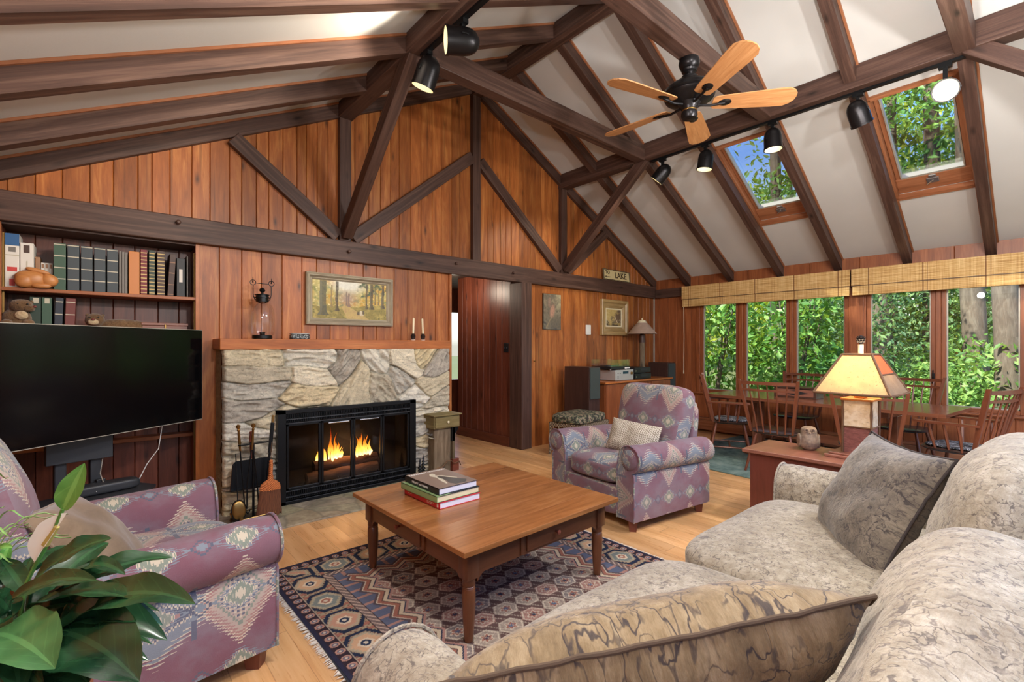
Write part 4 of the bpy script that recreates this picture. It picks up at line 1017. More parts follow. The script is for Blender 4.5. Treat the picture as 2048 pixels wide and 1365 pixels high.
def forest(U, V):
    A = 1.77; X = U*A; Z = V
    n = nz2(X, Z, 7); n2 = nz2(X, Z, 18, 5.0); n3 = nz2(X, Z, 3.2, 8.0)
    c = np.zeros(U.shape+(3,)) + linN(np.array([196, 184, 120]))
    c = lay(c, (n3+.25)*1.4, (206, 160, 72)); c = lay(c, (n-.05)*1.8, (140, 144, 92)); c = lay(c, (n2-.15)*1.6, (224, 214, 160))
    c = lay(c, np.clip(1-np.hypot((U-.46)*3.2, (V-.95)*3.0), 0, 1)*1.6, (226, 226, 214))
    c = lay(c, np.clip(1-np.hypot((U-.45)*5, (V-.55)*3.5), 0, 1)*1.0, (170, 150, 140))
    g_ = V < (.33 + .05*n3 + .12*np.clip(U-.6, 0, 1)*2); c = lay(c, g_*1.0, (150, 138, 84)); c = lay(c, g_*(n+.2)*1.3, (188, 170, 104)); c = lay(c, g_*(n2)*1.2, (104, 104, 70))
    path = g_*(np.abs(U-(.42 + .25*(.33-V)*2.2)) < (.05+.28*(.36-V))); c = lay(c, path*.75, (204, 178, 122)); c = lay(c, path*(n2)*.9, (168, 138, 104))
    c = lay(c, (V > .62)*(U > .58)*(n+.12)*2, (96, 108, 84))
    for x0, w, z0, z1, col in ((.13, .042, .08, 1, (96, 96, 84)), (.31, .018, .20, 1, (84, 76, 68)), (.24, .009, .3, .9, (150, 130, 92)), (.715, .013, .28, 1, (96, 88, 78)), (.785, .022, .28, 1, (88, 82, 74)), (.95, .018, .33, 1, (90, 84, 76)), (.84, .007, .42, .9, (120, 108, 84)), (.89, .006, .42, .9, (126, 112, 86)), (.44, .008, .35, .75, (132, 112, 104)), (.47, .012, .33, .7, (140, 116, 110))):
        fl = w*(1 + 1.2*np.clip(z0+.1-V, 0, .1)*8); m = (np.abs(U-x0-.004*np.sin(V*9)) < fl)*(V > z0)*(V < z1); c = lay(c, m*(.86+.2*n2), col)
        c = lay(c, m*(U < x0-fl*.3)*.25, (150, 146, 126))
    for (a, b_, ra, rb_, col) in ((.60, .16, .022, .05, (92, 84, 76)), (.635, .17, .02, .07, (214, 204, 182)), (.67, .19, .014, .06, (98, 88, 82)), (.648, .12, .03, .02, (208, 196, 170))):
        c = lay(c, (np.hypot((U-a)/ra, (V-b_)/rb_) < 1)*.9, col)
    return c*(1+.12*n2[..., None])
def picture(name, label, x, z, w, h, fw, prof, fmat, paint, res=.0035, mat_ring=None):
    t = thing(name, label, 'painting', (x, WY, z))
    if prof: part('frame', fmat, t, lambda b: frame_ring(b, w, h, prof))
    pw, ph = w-2*fw, h-2*fw; dep = .012 if prof else .022
    if mat_ring: part('liner', mat_ring, t, lambda b: frame_ring(b, w-2*fw+.03, h-2*fw+.03, [(0, dep+.002), (.0, dep+.006), (.018, dep+.004), (.018, dep)])).location = (0, 0, fw-.015)
    grid_mesh('canvas', max(8, int(pw/res)), max(8, int(ph/res)), lambda U, V: ((U-.5)*pw, np.full_like(U, -dep), fw + V*ph), paint, M['colattr'], t)
    return t
M['greyframe'] = wood('weathered_frame', (120, 112, 96), (156, 146, 126), (184, 176, 156), rough=.6, sx=3, sy=30, knots=False)
M['gilt'] = wood('dull_gilt_frame', (122, 96, 58), (168, 138, 90), (200, 172, 122), rough=.4, sx=3, sy=30, knots=False, spec=.6)
pt = picture('landscape_painting', 'wide framed painting of an autumn woodland path above the mantel', 1.905, 1.578, .888, .50, .066, [(0, 0), (0, .04), (.008, .046), (.02, .04), (.028, .042), (.045, .022), (.052, .024), (.066, .012)], M['greyframe'], forest)
def bird(U, V):
    n = nz2(U*.35, V*.5, 14); n2 = nz2(U*.35, V*.5, 40, 3.)
    c = np.zeros(U.shape+(3,)) + linN(np.array([112, 104, 90])); c = lay(c, (n+.15)*1.5, (140, 128, 106)); c = lay(c, (U-.55)*(V-.35)*3.2+n*.3, (196, 186, 150)); c = lay(c, (.4-V)*1.5+n, (84, 82, 78))
    d = np.hypot((U-.5-.25*(V-.5))/.15, (V-.52)/.2); c = lay(c, (1.2-d)*1.6, (178, 138, 116)); c = lay(c, (np.abs(U-.22-.9*(V-.1)) < .03)*(V < .34)*(V > .03)*.8, (150, 134, 104))
    c = lay(c, (np.hypot((U-.33)/.08, (V-.76)/.16) < 1)*.5, (160, 128, 112)); return c*(1+.2*n2[..., None])
t = picture('unframed_painting', 'small unframed brownish canvas hanging right of the dark post', 4.80, 1.605, .352, .50, .002, None, None, bird)
part('canvas_edge', M['blackp'], t, lambda b: b.box(-.176, .176, -.0215, 0, 0, .5))
def shipp(U, V):
    n = nz2(U*.4, V*.4, 12); n2 = nz2(U*.4, V*.4, 40, 3.)
    c = np.zeros(U.shape+(3,)) + linN(np.array([196, 168, 104])); c = lay(c, (n+.1), (214, 198, 144)); c = lay(c, ((U-.45)*2.6 - (V-.62)*1.6 + n)*1.2*(V > .2), (112, 90, 70)); c = lay(c, (.34-V)*3+n, (92, 80, 62))
    c = lay(c, (np.abs(U-.66+(V-.4)*.5) < .03)*(V > .2)*(V < .6), (214, 196, 160)); c = lay(c, (np.abs(U-.38) < .03)*(V > .3)*(V < .62)*.7, (110, 92, 72)); c = lay(c, (V < .42)*(V > .2)*(n2 > .1)*.5, (190, 172, 134)); return c*(1+.15*n2[..., None])
t = picture('framed_painting', 'small painting in a deep gilt frame right of the white thermostat', 6.225, 1.545, .69, .565, .15, [(0, 0), (0, .05), (.012, .06), (.04, .055), (.06, .03), (.10, .03), (.12, .018), (.15, .014)], M['gilt'], shipp, mat_ring=M['cream'])
t = thing('thermostat', 'white rectangular thermostat on the boards between the two small paintings', 'thermostat', (5.59, WY, 1.62)); part('body', M['white'], t, lambda b: b.box(-.055, .055, -.026, 0, -.075, .075, bev=.008))
part('dial_strip', M['paper'], t, lambda b: b.box(-.035, .035, -.028, -.024, -.05, -.03))
t = thing('light_switch', 'black switch plate on the dark hall panelling', 'switch', (4.2, 4.935, 1.35), R(90)); part('plate', M['blackp'], t, lambda b: b.box(-.05, .05, .0, .008, -.062, .062, bev=.003))
for q in (-.022, .022): part('toggle', M['charcoal'], t, lambda b: b.box(q-.006, q+.006, .006, .02, -.012, .012, bev=.002))
t = thing('coat_peg', 'tiny brass knob on the boards right of the dark post', 'knob', (4.46, WY, 1.17), 0); part('knob', M['brass'], t, lambda b: b.lathe([(.004, 0), (.004, .012), (.012, .02), (0, .028)], 12, M=MT(rx=R(90))))
# TO LAKE sign
t = thing('wooden_sign', 'rustic bark-edged sign reading TO LAKE standing on the beam', 'sign', (6.26, 4.615, 2.418)); t.rotation_euler = (R(-6), 0, 0)
M['signw'] = flat('pale_sign_board', (206, 188, 140), .7); M['signd'] = flat('sign_lettering', (74, 58, 34), .7); M['barkstrip'] = flat('bark_strip', (96, 82, 60), .9, var=.3)
part('board', M['signw'], t, lambda b: b.box(-.34, .34, -.012, .006, 0, .17, bev=.004))
for (a, b0, c0, d0) in ((-.345, .345, 0, .012), (-.345, .345, .158, .172)):
    part('bark_edge', M['barkstrip'], t, lambda b: b.tube([(a + (b0-a)*i/12, -.014, (c0+d0)/2 + .003*math.sin(i*2.1)) for i in range(13)], .008, 8))
for q in (-.34, .34): part('bark_edge', M['barkstrip'], t, lambda b: b.tube([(q + .002*math.sin(i*2), -.014, .172*i/6) for i in range(7)], .01, 8))
text_mesh('TO', .075, .002, M['signd'], 'lettering', t, MT(-.235, -.014, .115, rx=R(90)), .0015)
text_mesh('LAKE', .135, .002, M['signd'], 'lettering', t, MT(.10, -.014, .085, rx=R(90)), .002)
part('arrow', M['signd'], t, lambda b: (b.box(-.28, -.165, -.0155, -.012, .045, .052), b.prism([(-.31, .0485), (-.275, .065), (-.275, .032)], 1, -.0155, -.012)))
# ---------------------------------------------------------------- hearth things
t = thing('fireplace_tool_stand', 'black fireplace tool stand with brass ball feet on the hearth', 'tool stand', (.90, 4.10, .014), R(8))
part('base', M['black'], t, lambda b: b.box(-.13, .13, -.11, .11, .012, .024, bev=.004))
for sy_ in (-.1, .1): part('rail', M['brass'], t, lambda b: b.tube([(-.12, sy_, .055), (.12, sy_, .055)], .005, 8))
for sx_ in (-.12, .12):
    for sy_ in (-.1, .1): part('ball_foot', M['brass'], t, lambda b: b.lathe([(.012, 0), (.014, .012), (.007, .02), (.007, .045), (.014, .05), (.013, .066), (0, .074)], 12, (sx_, sy_, 0)), smooth=True)
part('pole', M['black'], t, lambda b: b.tube([(.0, .0, .02), (.0, .0, .60)], .009, 10), smooth=True)
part('hanger', M['black'], t, lambda b: b.prism([(-.115, -.012), (-.1, -.035), (-.02, -.03), (.03, -.03), (.1, -.035), (.118, 0), (.08, .03), (-.08, .03)], 2, .595, .604))
TB = (.90, 4.10, .014)
def tool(name, lb, cat, x, y, top, bot, lean, fns):
    t = thing(name, lb, cat, (x, y, bot), 0, None); t.rotation_euler = (R(lean[1]), R(lean[0]), 0)
    for nm, m_, f in fns: part(nm, M[m_], t, f, smooth=True)
def brassgrip(h): return ('grip', 'brass', lambda b: b.lathe([(.007, h-.19), (.010, h-.13), (.008, h-.04), (.012, h-.03), (.006, h-.022), (.016, h-.008), (.016, h+.006), (0, h+.016)], 12))
tool('fire_poker', 'iron fire poker with brass ball grip, leftmost hanging tool', 'poker', .84, 4.09, .76, .10, (-4, 0), [('shaft', 'black', lambda b: b.tube([(0, 0, 0), (0, 0, .52)], .005, 8)), ('hook', 'black', lambda b: b.tube([(0, 0, .0), (.02, 0, -.03), (.035, 0, .0)], .005, 8)), brassgrip(.66)])
tool('fire_tongs', 'iron tongs with paired brass ball grips beside the poker', 'tongs', .86, 4.07, .76, .12, (3, 0), [('arm', 'black', lambda b: b.tube([(-.012, 0, 0), (-.02, 0, .2), (0, 0, .5)], .005, 8)), ('arm', 'black', lambda b: b.tube([(.07, 0, 0), (.05, 0, .2), (0, 0, .5)], .005, 8)), brassgrip(.64)])
tool('bellows_scoop', 'oval tarnished brass ash scoop standing on the tool stand', 'scoop', .80, 4.05, .2, .045, (-5, -8), [('pan', 'brass', lambda b: b.blob(.045, .012, .07, 2.3, 10, Matrix.Translation((0, 0, .08)))), ('rim', 'black', lambda b: b.tube([(.048*math.cos(a), .004, .08+.075*math.sin(a)) for a in [2*PI*i/24 for i in range(25)]], .004, 6)), ('shaft', 'black', lambda b: b.tube([(0, 0, .15), (.03, .02, .5)], .004, 8))])
t = thing('dustpan', 'black steel ash pan hanging behind the fireplace tools', 'dustpan', (.905, 4.16, .25)); t.rotation_euler = (R(-4), 0, 0)
part('pan', M['black'], t, lambda b: (b.prism([(-.155, 0), (.145, 0), (.14, .19), (.12, .225), (-.11, .225), (-.135, .2)], 1, 0, .006), b.box(-.155, .145, -.03, 0, -.0, .012), b.prism([(-.155, 0), (-.150, 0), (-.128, .2), (-.135, .2)], 1, -.02, 0)))
M['turned'] = wood('turned_red_handle', (90, 44, 32), (120, 62, 46), (140, 80, 60), knots=False)
part('handle', M['turned'], t, lambda b: b.lathe([(.010, .23), (.013, .3), (.016, .40), (.012, .42), (.014, .44), (0, .45)], 12), smooth=True)
t = thing('tall_lighter', 'black iron fire iron with square shaft standing highest beside the insert', 'fire iron', (.985, 4.12, .1)); t.rotation_euler = (0, R(5), 0)
part('shaft', M['black'], t, lambda b: b.box(-.008, .008, -.008, .008, 0, .62, bev=.002)); part('grip', M['black'], t, lambda b: b.box(-.013, .013, -.012, .012, .42, .66, bev=.004)); part('tip', M['brass'], t, lambda b: b.box(-.009, .009, -.009, .009, .66, .72, bev=.003))
t = thing('hearth_broom', 'straw hearth broom with orange woven handle hanging on the tool stand', 'broom', (.995, 4.03, .055)); t.rotation_euler = (0, R(2), 0)
g = G('broom_straw'); u, v, _ = g.xyz(g.co('UV')); n = g.noise(g.vec(u*12, v*260), 1, 3, .6); g.bump(n, 1, .004); M['straw'] = g.fin(g.ramp(n, [(.3, rgb(66, 36, 24)), (.6, rgb(124, 76, 48))]), .9)
g = G('orange_woven_cord'); x, y, z = g.xyz(g.co('Object')); n = ((z*420).sin()*((x+y)*380).sin()); g.bump(n, .8, .003); M['ocord'] = g.fin(g.ramp(n*.5+.5, [(.2, rgb(150, 76, 34)), (.7, rgb(214, 128, 70))]), .8)
def bristle(b):
    rings = []
    for i, z in enumerate(np.linspace(.20, .0, 10)):
        w = .072 + (.20-z)*.10; d = .022 + (.2-z)*.03
        rings.append([(w*math.cos(a)*(1+.03*math.sin(a*17+i)), d*math.sin(a), z + (.012*math.sin(a*9) if i == 9 else 0)) for a in [2*PI*k/48 for k in range(48)]])
    b.loft(rings[::-1])
part('bristles', M['straw'], t, bristle, smooth=True)
def yoke(b):
    rings = []
    for z, w, d in ((.19, .078, .026), (.215, .076, .026), (.24, .066, .024), (.262, .04, .02), (.27, .022, .016), (.30, .02, .015)): rings.append([(w*math.cos(a), d*math.sin(a), z) for a in [2*PI*k/24 for k in range(24)]])
    b.loft(rings)
part('woven_cap', M['ocord'], t, yoke, smooth=True); part('woven_handle', M['ocord'], t, lambda b: b.lathe([(.017, .30), (.015, .32), (.015, .40), (.012, .405), (.016, .415), (0, .43)], 14), smooth=True)
part('hanging_loop', M['twig'], t, lambda b: b.tube([(0, 0, .425), (-.004, 0, .5), (0, 0, .56)], .0018, 6))
# narrow cabinet with drawer
M['olive'] = wood('worn_olive_paint', (92, 80, 48), (120, 106, 66), (146, 132, 90), rough=.6, sx=3, sy=14, knots=False)
t = thing('drawer_stand', 'narrow rustic stand with one olive drawer right of the insert', 'cabinet', (2.735, 4.27, .014), R(0))
part('top', M['olive'], t, lambda b: b.box(-.175, .175, -.125, .10, .63, .645, bev=.004)); part('case', M['olive'], t, lambda b: b.box(-.16, .16, -.10, .09, .50, .63, bev=.003))
d = part('drawer', M['olive'], t, lambda b: b.box(-.148, .148, -.112, -.098, .512, .618, bev=.004)); part('knob', M['cream'], d, lambda b: b.lathe([(.006, 0), (.006, .01), (.013, .018), (0, .027)], 14, M=MT(0, -.112, .565, rx=R(90))), smooth=True)
M['greywood'] = wood('weathered_post', (84, 70, 52), (120, 102, 80), (154, 138, 114), rough=.85, sx=3, sy=20, bumpy=.6)
part('post', M['greywood'], t, lambda b: b.box(-.13, .075, -.06, .08, .0, .50, bev=.012)); part('side_board', M['barkstrip'], t, lambda b: b.box(.085, .115, -.08, .08, .0, .5, 2, bev=.004))
part('bracket', M['black'], t, lambda b: b.prism([(.075, .5), (.155, .5), (.155, .47), (.11, .42), (.11, .35), (.075, .35)], 1, -.08, -.05))
part('foot_board', M['turned'], t, lambda b: b.box(.08, .16, -.09, .07, 0, .16, bev=.004)); part('iron_latch', M['chrome'], t, lambda b: (b.box(-.175, -.15, -.06, .02, .435, .45), b.box(-.16, -.145, -.09, .02, .40, .412)))
part('low_branch', M['twig'], t, lambda b: b.tube([(-.15, -.12, .10), (-.06, -.12, .11), (-.01, -.12, .16), (.04, -.12, .155), (.08, -.12, .12), (.14, -.12, .135), (.16, -.12, .09)], .006, 8), smooth=True)
for k, (x, y, h) in enumerate(((2.385, 4.12, .25), (2.445, 4.16, .27))):
    mb = MB(); pr_ = [(.03, 0), (.03, .01), (.006, .014)]
    for i in range(7):
        z = .03+i*(h-.05)/7; w = .042*(1-i/8.5); pr_ += [(.006, z), (w, z+.004), (w*.6, z+.02)]
    pr_ += [(0, h)]; mb.lathe(pr_, 20); o = mb.build('iron_tree_figurine', M['black'], smooth=True); o.location = (x, y, .014); tag(o, ['shorter black iron pine tree ornament beside the insert', 'taller black iron pine tree ornament beside the insert'][k], 'figurine', 'iron tree ornaments')
# ---------------------------------------------------------------- upholstery
def arm_profile(w_in, w_out, yc, zc, r, z0, sg):
    pts = [(w_in, z0), (w_in, zc-.07)]
    for a in range(170, -75, -15): pts.append((yc + r*math.cos(R(a)), zc + r*math.sin(R(a))))
    pts += [(w_out, zc-r*1.12), (w_out, z0)]
    # densify bottom
    return [(sg*y, z) for y, z in (pts if sg > 0 else pts[::-1])]
def arm_mesh(b, x0, x1, prof, cyl, bulge=.012, drop=.0):
    cy = sum(p[0] for p in prof)/len(prof); cz = sum(p[1] for p in prof)/len(prof)
    rings = []
    n = 22
    for i in range(n+1):
        s = i/n; x = x0+(x1-x0)*s
        e = min(s, 1-s)*n; k = 1-.05*max(0, 1-e)**2 if e < 1 else 1
        ring = []
        for (y, z) in prof:
            wob = .004*mnoise.noise(Vector((x*6, y*9, z*9)))
            ring.append((x, cy+(y-cy)*k + wob, (cz+(z-cz)*k + wob - drop*(1-s)*(z > .3)) if z > .12 else z))
        rings.append(ring)
    b.loft(rings)
def club_chair(name, label, group, loc, rz):
    t = thing(name, label, 'armchair', loc, rz, group)
    K = M['kilim']
    part('base', K, t, lambda b: (b.bbox(-.43, .44, -.33, .33, .085, .30, 0, None, .02)), smooth=True, angle=50)
    for sg in (-1, 1):
        pf = arm_profile(.305, .475, .425, .535, .103, .085, sg)
        a = part('arm', K, t, lambda b: arm_mesh(b, -.44, .455, pf, None, drop=.02), smooth=True, angle=50)
        def pip(b):
            cy = sum(p[0] for p in pf)/len(pf)
            b.tube([(.458, y, z) for y, z in pf], .006, 6)
        part('piping', K, a, pip, smooth=True)
        def disc(b):
            M2 = MT(.452, sg*.425, .535, ry=R(90)); b.lathe([(.0, .02), (.04, .019), (.072, .012), (.078, .0)], 20, M=M2)
        part('scroll_panel', K, a, disc, smooth=True, angle=60)
    part('seat_cushion', K, t, lambda b: b.blob(.385, .312, .088, 5, 16, MT(.085, 0, .385), nz=.006, nf=6, fn=lambda p: (p.x, p.y, p.z + (.025*(1-(p.x/.4)**2)*(1-(p.y/.32)**2) if p.z > 0 else 0))), smooth=True, angle=180)
    part('front_border', K, t, lambda b: b.blob(.02, .305, .105, 6, 10, MT(.44, 0, .19)), smooth=True, angle=180)
    part('outer_back', K, t, lambda b: b.blob(.05, .335, .42, 6, 12, MT(-.43, 0, .51, ry=R(-9))), smooth=True, angle=180)
    part('back_cushion', K, t, lambda b: b.blob(.10, .355, .315, 6, 16, MT(-.30, 0, .715, ry=R(-13)), nz=.010, nf=5, seed=3, fn=lambda p: (p.x + (.03*(1-(p.y/.35)**2)*(1-(p.z/.32)**2) if p.x > 0 else 0), p.y*(1 + .05*p.z/.3), p.z)), smooth=True, angle=180)
    for (x, y) in ((.40, .41), (.40, -.41), (-.38, .41), (-.38, -.41)):
        part('foot', M['endt_dk'], t, lambda b: b.lathe([(.035, 0), (.048, .088)], 4, (x, y, 0), M=None))
    return t
ac = club_chair('club_armchair', 'kilim patterned club armchair with a herringbone pillow, beside the end table', 'matching kilim armchairs', (3.43, 2.40, 0), R(172))
a2 = dup(ac, (.015, 2.60, 0), R(7), 'kilim patterned club armchair at the left edge, behind the potted lily', scale=(1.1, 1, 1))
def throw_pillow(name, label, w, h, th, mat, Mx, piping=None, seed=0, loc=None, cat='pillow', pinch=.10, flange=0):
    t = thing(name, label, cat, Mx.to_translation()); t.rotation_euler = Mx.to_euler()
    N = 22; mb = MB()
    V = []; idx = {}
    def P(i, j, side):
        u = -1 + 2*i/N; v = -1 + 2*j/N
        k = (1-abs(u)**2.6)*(1-abs(v)**2.6); d = th*.5*max(0, k)**.55
        sx = 1 - pinch*(1-v*v)*.0 - pinch*(1-abs(v)**2)*abs(u)**3*.6; sy = 1 - pinch*(1-abs(u)**2)*abs(v)**3*.6
        wr = .010*mnoise.noise(Vector((u*2.2+seed, v*2.2, side*2.0)))*2*(k**.5 if k > 0 else 0) + .004*mnoise.noise(Vector((u*7+seed, v*7, side)))
        return (u*w/2*sx, side*(d) + wr, v*h/2*sy)
    for side in (1, -1):
        V = []; F = []; U = []
        for j in range(N+1):
            for i in range(N+1): V.append(P(i, j, side))
        for j in range(N):
            for i in range(N):
                f = (j*(N+1)+i, j*(N+1)+i+1, (j+1)*(N+1)+i+1, (j+1)*(N+1)+i)
                if side > 0: f = f[::-1]
                F.append(f); U.append([(V[q][0] + (side > 0)*1.3, V[q][2]) for q in f])
        mb.add(V, F, U)
    mb.build('cover', mat, t, smooth=True, angle=180)
    if piping:
        b = MB(); ed_ = [P(i, 0, 0) for i in range(N)] + [P(N, j, 0) for j in range(N)] + [P(N-i, N, 0) for i in range(N)] + [P(0, N-j, 0) for j in range(N+1)]
        b.tube(ed_, .0055, 8); b.build('piping', piping, t, smooth=True)
    return t
def frame_from(c, ex, ez):
    ex = Vector(ex).normalized(); ez = Vector(ez); ez = (ez - ex*ez.dot(ex)).normalized(); ey = ez.cross(ex)
    return basis(c, ex, ey, ez)
# small herringbone pillow on the right chair
throw_pillow('herringbone_pillow', 'cream and grey herringbone knit lumbar pillow in the right armchair', .44, .27, .15, M['herring'], frame_from((3.36, 2.31, .605), (.16, -1, -.10), (.42, .08, 1)), None, 3, pinch=.04)
throw_pillow('suede_pillow', 'soft tan suede pillow in the left armchair', .46, .46, .17, M['suede'], frame_from((-.02, 2.42, .60), (-.25, -1, .1), (-.75, .1, 1)), M['suede'], 5)
# ---------------------------------------------------------------- sofa
t = thing('sofa', 'long taupe chenille sofa with rolled arms in the foreground', 'sofa', (1.93, .53, 0), R(90))
# local: +x forward (world +y), +y = world -x
SL = 1.50
K = M['sofa']
part('base', K, t, lambda b: b.bbox(-.58, .56, -SL+.25, SL-.25, .08, .30, 1, None, .03), smooth=True, angle=50)
for sg in (-1, 1):
    pf = arm_profile(SL-.30, SL-.07, SL-.16, .50, .128, .08, sg)
    a = part('arm', K, t, lambda b: arm_mesh(b, -.58, .60, pf, None, drop=0), smooth=True, angle=50)
    part('piping', K, a, lambda b: b.tube([(.603, y, z) for y, z in pf], .006, 6), smooth=True)
for k, sg in enumerate((-1, 1)):
    part('seat_cushion', K, t, lambda b: b.blob(.50, .597, .10, 5.5, 20, MT(.13, sg*.60, .375), nz=.012, nf=3, seed=k, fn=lambda p: (p.x, p.y, p.z + (.03*(1-(p.x/.5)**2)*(1-(p.y/.62)**2) if p.z > 0 else 0))), smooth=True, angle=180)
part('back_frame', K, t, lambda b: b.blob(.08, SL-.10, .34, 6, 14, MT(-.58, 0, .42, ry=R(-6))), smooth=True, angle=180)
for k, sg in enumerate((-1, 1)):
    def bump_(p, k=k):
        u, v = p.y/.6, p.z/.28
        return (p.x + (.05*(1-u*u)*(1-v*v) if p.x > 0 else .0) + .03*mnoise.noise(Vector((u*1.5, v*1.8, k))), p.y*(1-.05*(v > 0)*v), p.z + .03*(1-abs(u)**2.2)*(v > 0)*v + .03*mnoise.noise(Vector((u*2.4+k*5, v*1.3, 3))))
    part('back_cushion', K, t, lambda b: b.blob(.145, .615, .265 + .045*(sg < 0), 3.2, 22, MT(-.42, sg*.60, .655 + .045*(sg < 0), ry=R(-14)), fn=bump_, nz=.03, nf=3.5, seed=k+2), smooth=True, angle=180)
for (x, y) in ((.50, 1.36), (.50, -1.36), (-.50, 1.36), (-.50, -1.36)):
    part('foot', M['endt_dk'], t, lambda b: b.lathe([(.03, 0), (.045, .09)], 4, (x, y, 0)))
throw_pillow('throw_pillow', 'big dark taupe patterned pillow with dark piping in the far corner of the sofa', .70, .58, .22, M['sofa_dk'], frame_from((2.62, .53, .68), (-.84, -.54, .02), (.20, -.40, .88)), M['piping'], 8, pinch=.16)
throw_pillow('throw_pillow', 'gold-toned patterned pillow with dark piping seen edge-on at the bottom of the picture', .86, .50, .27, M['sofa_gd'], frame_from((.93, .60, .625), (.74, -.60, .17), (-.36, -.50, .72)), M['gpiping'], 11, pinch=.08)
# ---------------------------------------------------------------- rugs
def rugcol(U, V, A, B):
    X = U*A; Y = V*B
    def C(*c): return linN(np.array(c))
    navy, brown, cream, rust, tan, blue, rose = C(40, 50, 74), C(92, 68, 64), C(186, 170, 148), C(150, 92, 74), C(146, 122, 104), C(74, 96, 126), C(160, 116, 104)
    c = np.zeros(U.shape+(3,)) + tan
    d = np.minimum(np.minimum(X, A-X), np.minimum(Y, B-Y))
    along = np.where(np.minimum(X, A-X) < np.minimum(Y, B-Y), Y, X)
    st = .008
    def q(a): return np.floor(a/st)*st
    def put(c, m, col): m = np.clip(m.astype(float), 0, 1)[..., None]; return c*(1-m)+col*m
    # field
    cx, cy = A/2, B/2; ax, ay = np.abs(X-cx), np.abs(Y-cy)
    fx, fy = A/2-.34, B/2-.34
    zig = .035*np.abs(((Y+X)/.14 % 1)-.5)*2
    m = ax/fx + ay/fy
    P = .15; u = ((X-cx)/P) % 1 - .5; row = np.floor((Y-cy)/(P*.86)); u2 = (((X-cx)/P + .5*(row % 2)) % 1) - .5; v2 = ((Y-cy)/(P*.86)) % 1 - .5
    hexd = np.maximum(np.abs(v2)*1.0, np.abs(u2)*.87+np.abs(v2)*.5)
    cid = (np.floor((X-cx)/P+.5*(row % 2))*7 + row*13)
    f = np.zeros_like(c) + C(150, 134, 120)
    f = put(f, (cid % 3 == 0), rose*.95); f = put(f, (cid % 5 == 1), C(120, 110, 108))
    f = put(f, hexd > .44, brown); f = put(f, (hexd > .36) & (hexd < .41), cream)
    r = np.hypot(u2, v2); th = np.arctan2(v2, u2)
    f = put(f, r < .22+.05*np.cos(th*6), cream); f = put(f, r < .17+.04*np.cos(th*6), rust); f = put(f, (r < .09+.03*np.cos(th*8)), np.where((cid % 2 == 0)[..., None], blue, navy))
    fine = ((np.floor(X/.011)+np.floor(Y/.011)) % 3 == 0); f = put(f, fine*.28, brown)
    lines = np.abs(((q(X*1.0)+q(Y*.7))/.05) % 1 - .5) < .07; f = put(f, lines*.45, cream)
    c = f
    # stepped medallion borders (zig-zag bands)
    zz = (np.abs(((X-cx)/.17) % 1 - .5)*2)*.06
    zy = (np.abs(((Y-cy)/.17) % 1 - .5)*2)*.06
    dd = d - np.where(np.minimum(X, A-X) < np.minimum(Y, B-Y), zy, zz)
    dd = q(dd)
    for a_, b_, col in ((.34, .352, cream), (.352, .372, rust), (.372, .384, brown), (.384, .402, C(190, 170, 140)), (.402, .412, navy), (.412, .43, rose)):
        c = put(c, (dd >= a_) & (dd < b_), col)
    c = put(c, (dd < .34), C(86, 70, 74)); tri = (dd < .325) & (d > .292); c = put(c, tri, C(84, 92, 116)); c = put(c, tri & (((along/.085) % 1) < .25), rose)
    # guard stripe inner
    g1 = (d > .245) & (d < .292); s = ((along + d*1.5)/.045) % 1
    c = put(c, g1, C(110, 92, 88)); c = put(c, g1 & (np.abs(s-.5) < .16), C(176, 150, 134)); c = put(c, ((d > .243) & (d < .25)) | ((d > .286) & (d < .292)), C(50, 40, 46))
    # main border: navy trellis of hexagons with flowers
    mb_ = (d > .075) & (d < .243); w = .24; t_ = (along/w) % 1 - .5; k_ = (d-.159)/.168
    hx = np.maximum(np.abs(t_)*2.0, np.abs(t_)*1.2+np.abs(k_)*1.25)
    hid = np.floor(along/w) % 3
    teeth = .03*np.sign(np.sin(along*2*PI/.016))
    b_ = np.zeros_like(c) + C(150, 132, 104)
    b_ = put(b_, np.sin(along*190)*np.sin(d*210) > .35, C(120, 84, 72))
    b_ = put(b_, np.abs(hx-.80+teeth*.6) < .10, navy*.8)
    inner = hx < .64; b_ = put(b_, inner, C(158, 146, 120)); b_ = put(b_, inner & (hx < .54+teeth), np.where((hid == 0)[..., None], C(176, 128, 102), np.where((hid == 1)[..., None], C(112, 120, 116), C(190, 148, 110))))
    b_ = put(b_, hx < .3+teeth*.5, C(196, 178, 150)); b_ = put(b_, hx < .2, np.where((hid == 1)[..., None], rust, navy)); b_ = put(b_, hx < .09, cream)
    b_ = put(b_, (hx > .9) & (np.abs(k_) > .3) & (np.sin(along*130) > .2), rust)
    c = np.where(mb_[..., None], b_, c)
    # outer guard
    g2 = (d > .018) & (d < .075); s = (along/.062) % 1-.5; k2 = (d-.046)/.057
    c = put(c, g2, C(52, 40, 48)); rr = np.hypot(s*1.3, k2); c = put(c, g2 & (rr < .42), C(168, 122, 104)); c = put(c, g2 & (rr < .26), C(76, 84, 110)); c = put(c, g2 & (rr < .12), cream)
    c = put(c, d < .018, C(44, 44, 66)); c = put(c, (d > .073) & (d < .079), cream*.7)
    wear = nz_fast(X, Y); c = c*(.86+.30*wear[..., None])
    gl = c.mean(-1, keepdims=True); return (c*.82 + gl*.18)*1.12
def nz_fast(X, Y):
    s = np.zeros_like(X)
    for k, (a, b_, p) in enumerate(((3.1, 2.2, .3), (7.3, -5.1, 1.2), (13.7, 11.9, 2.2), (-23.1, 29.3, .7), (61, -47, 1.9), (97, 83, .2))): s += np.sin(X*a+Y*b_+p)*np.cos(X*b_*.8-Y*a*.7+p*2)/(k*.5+1)
    return .5+.22*s
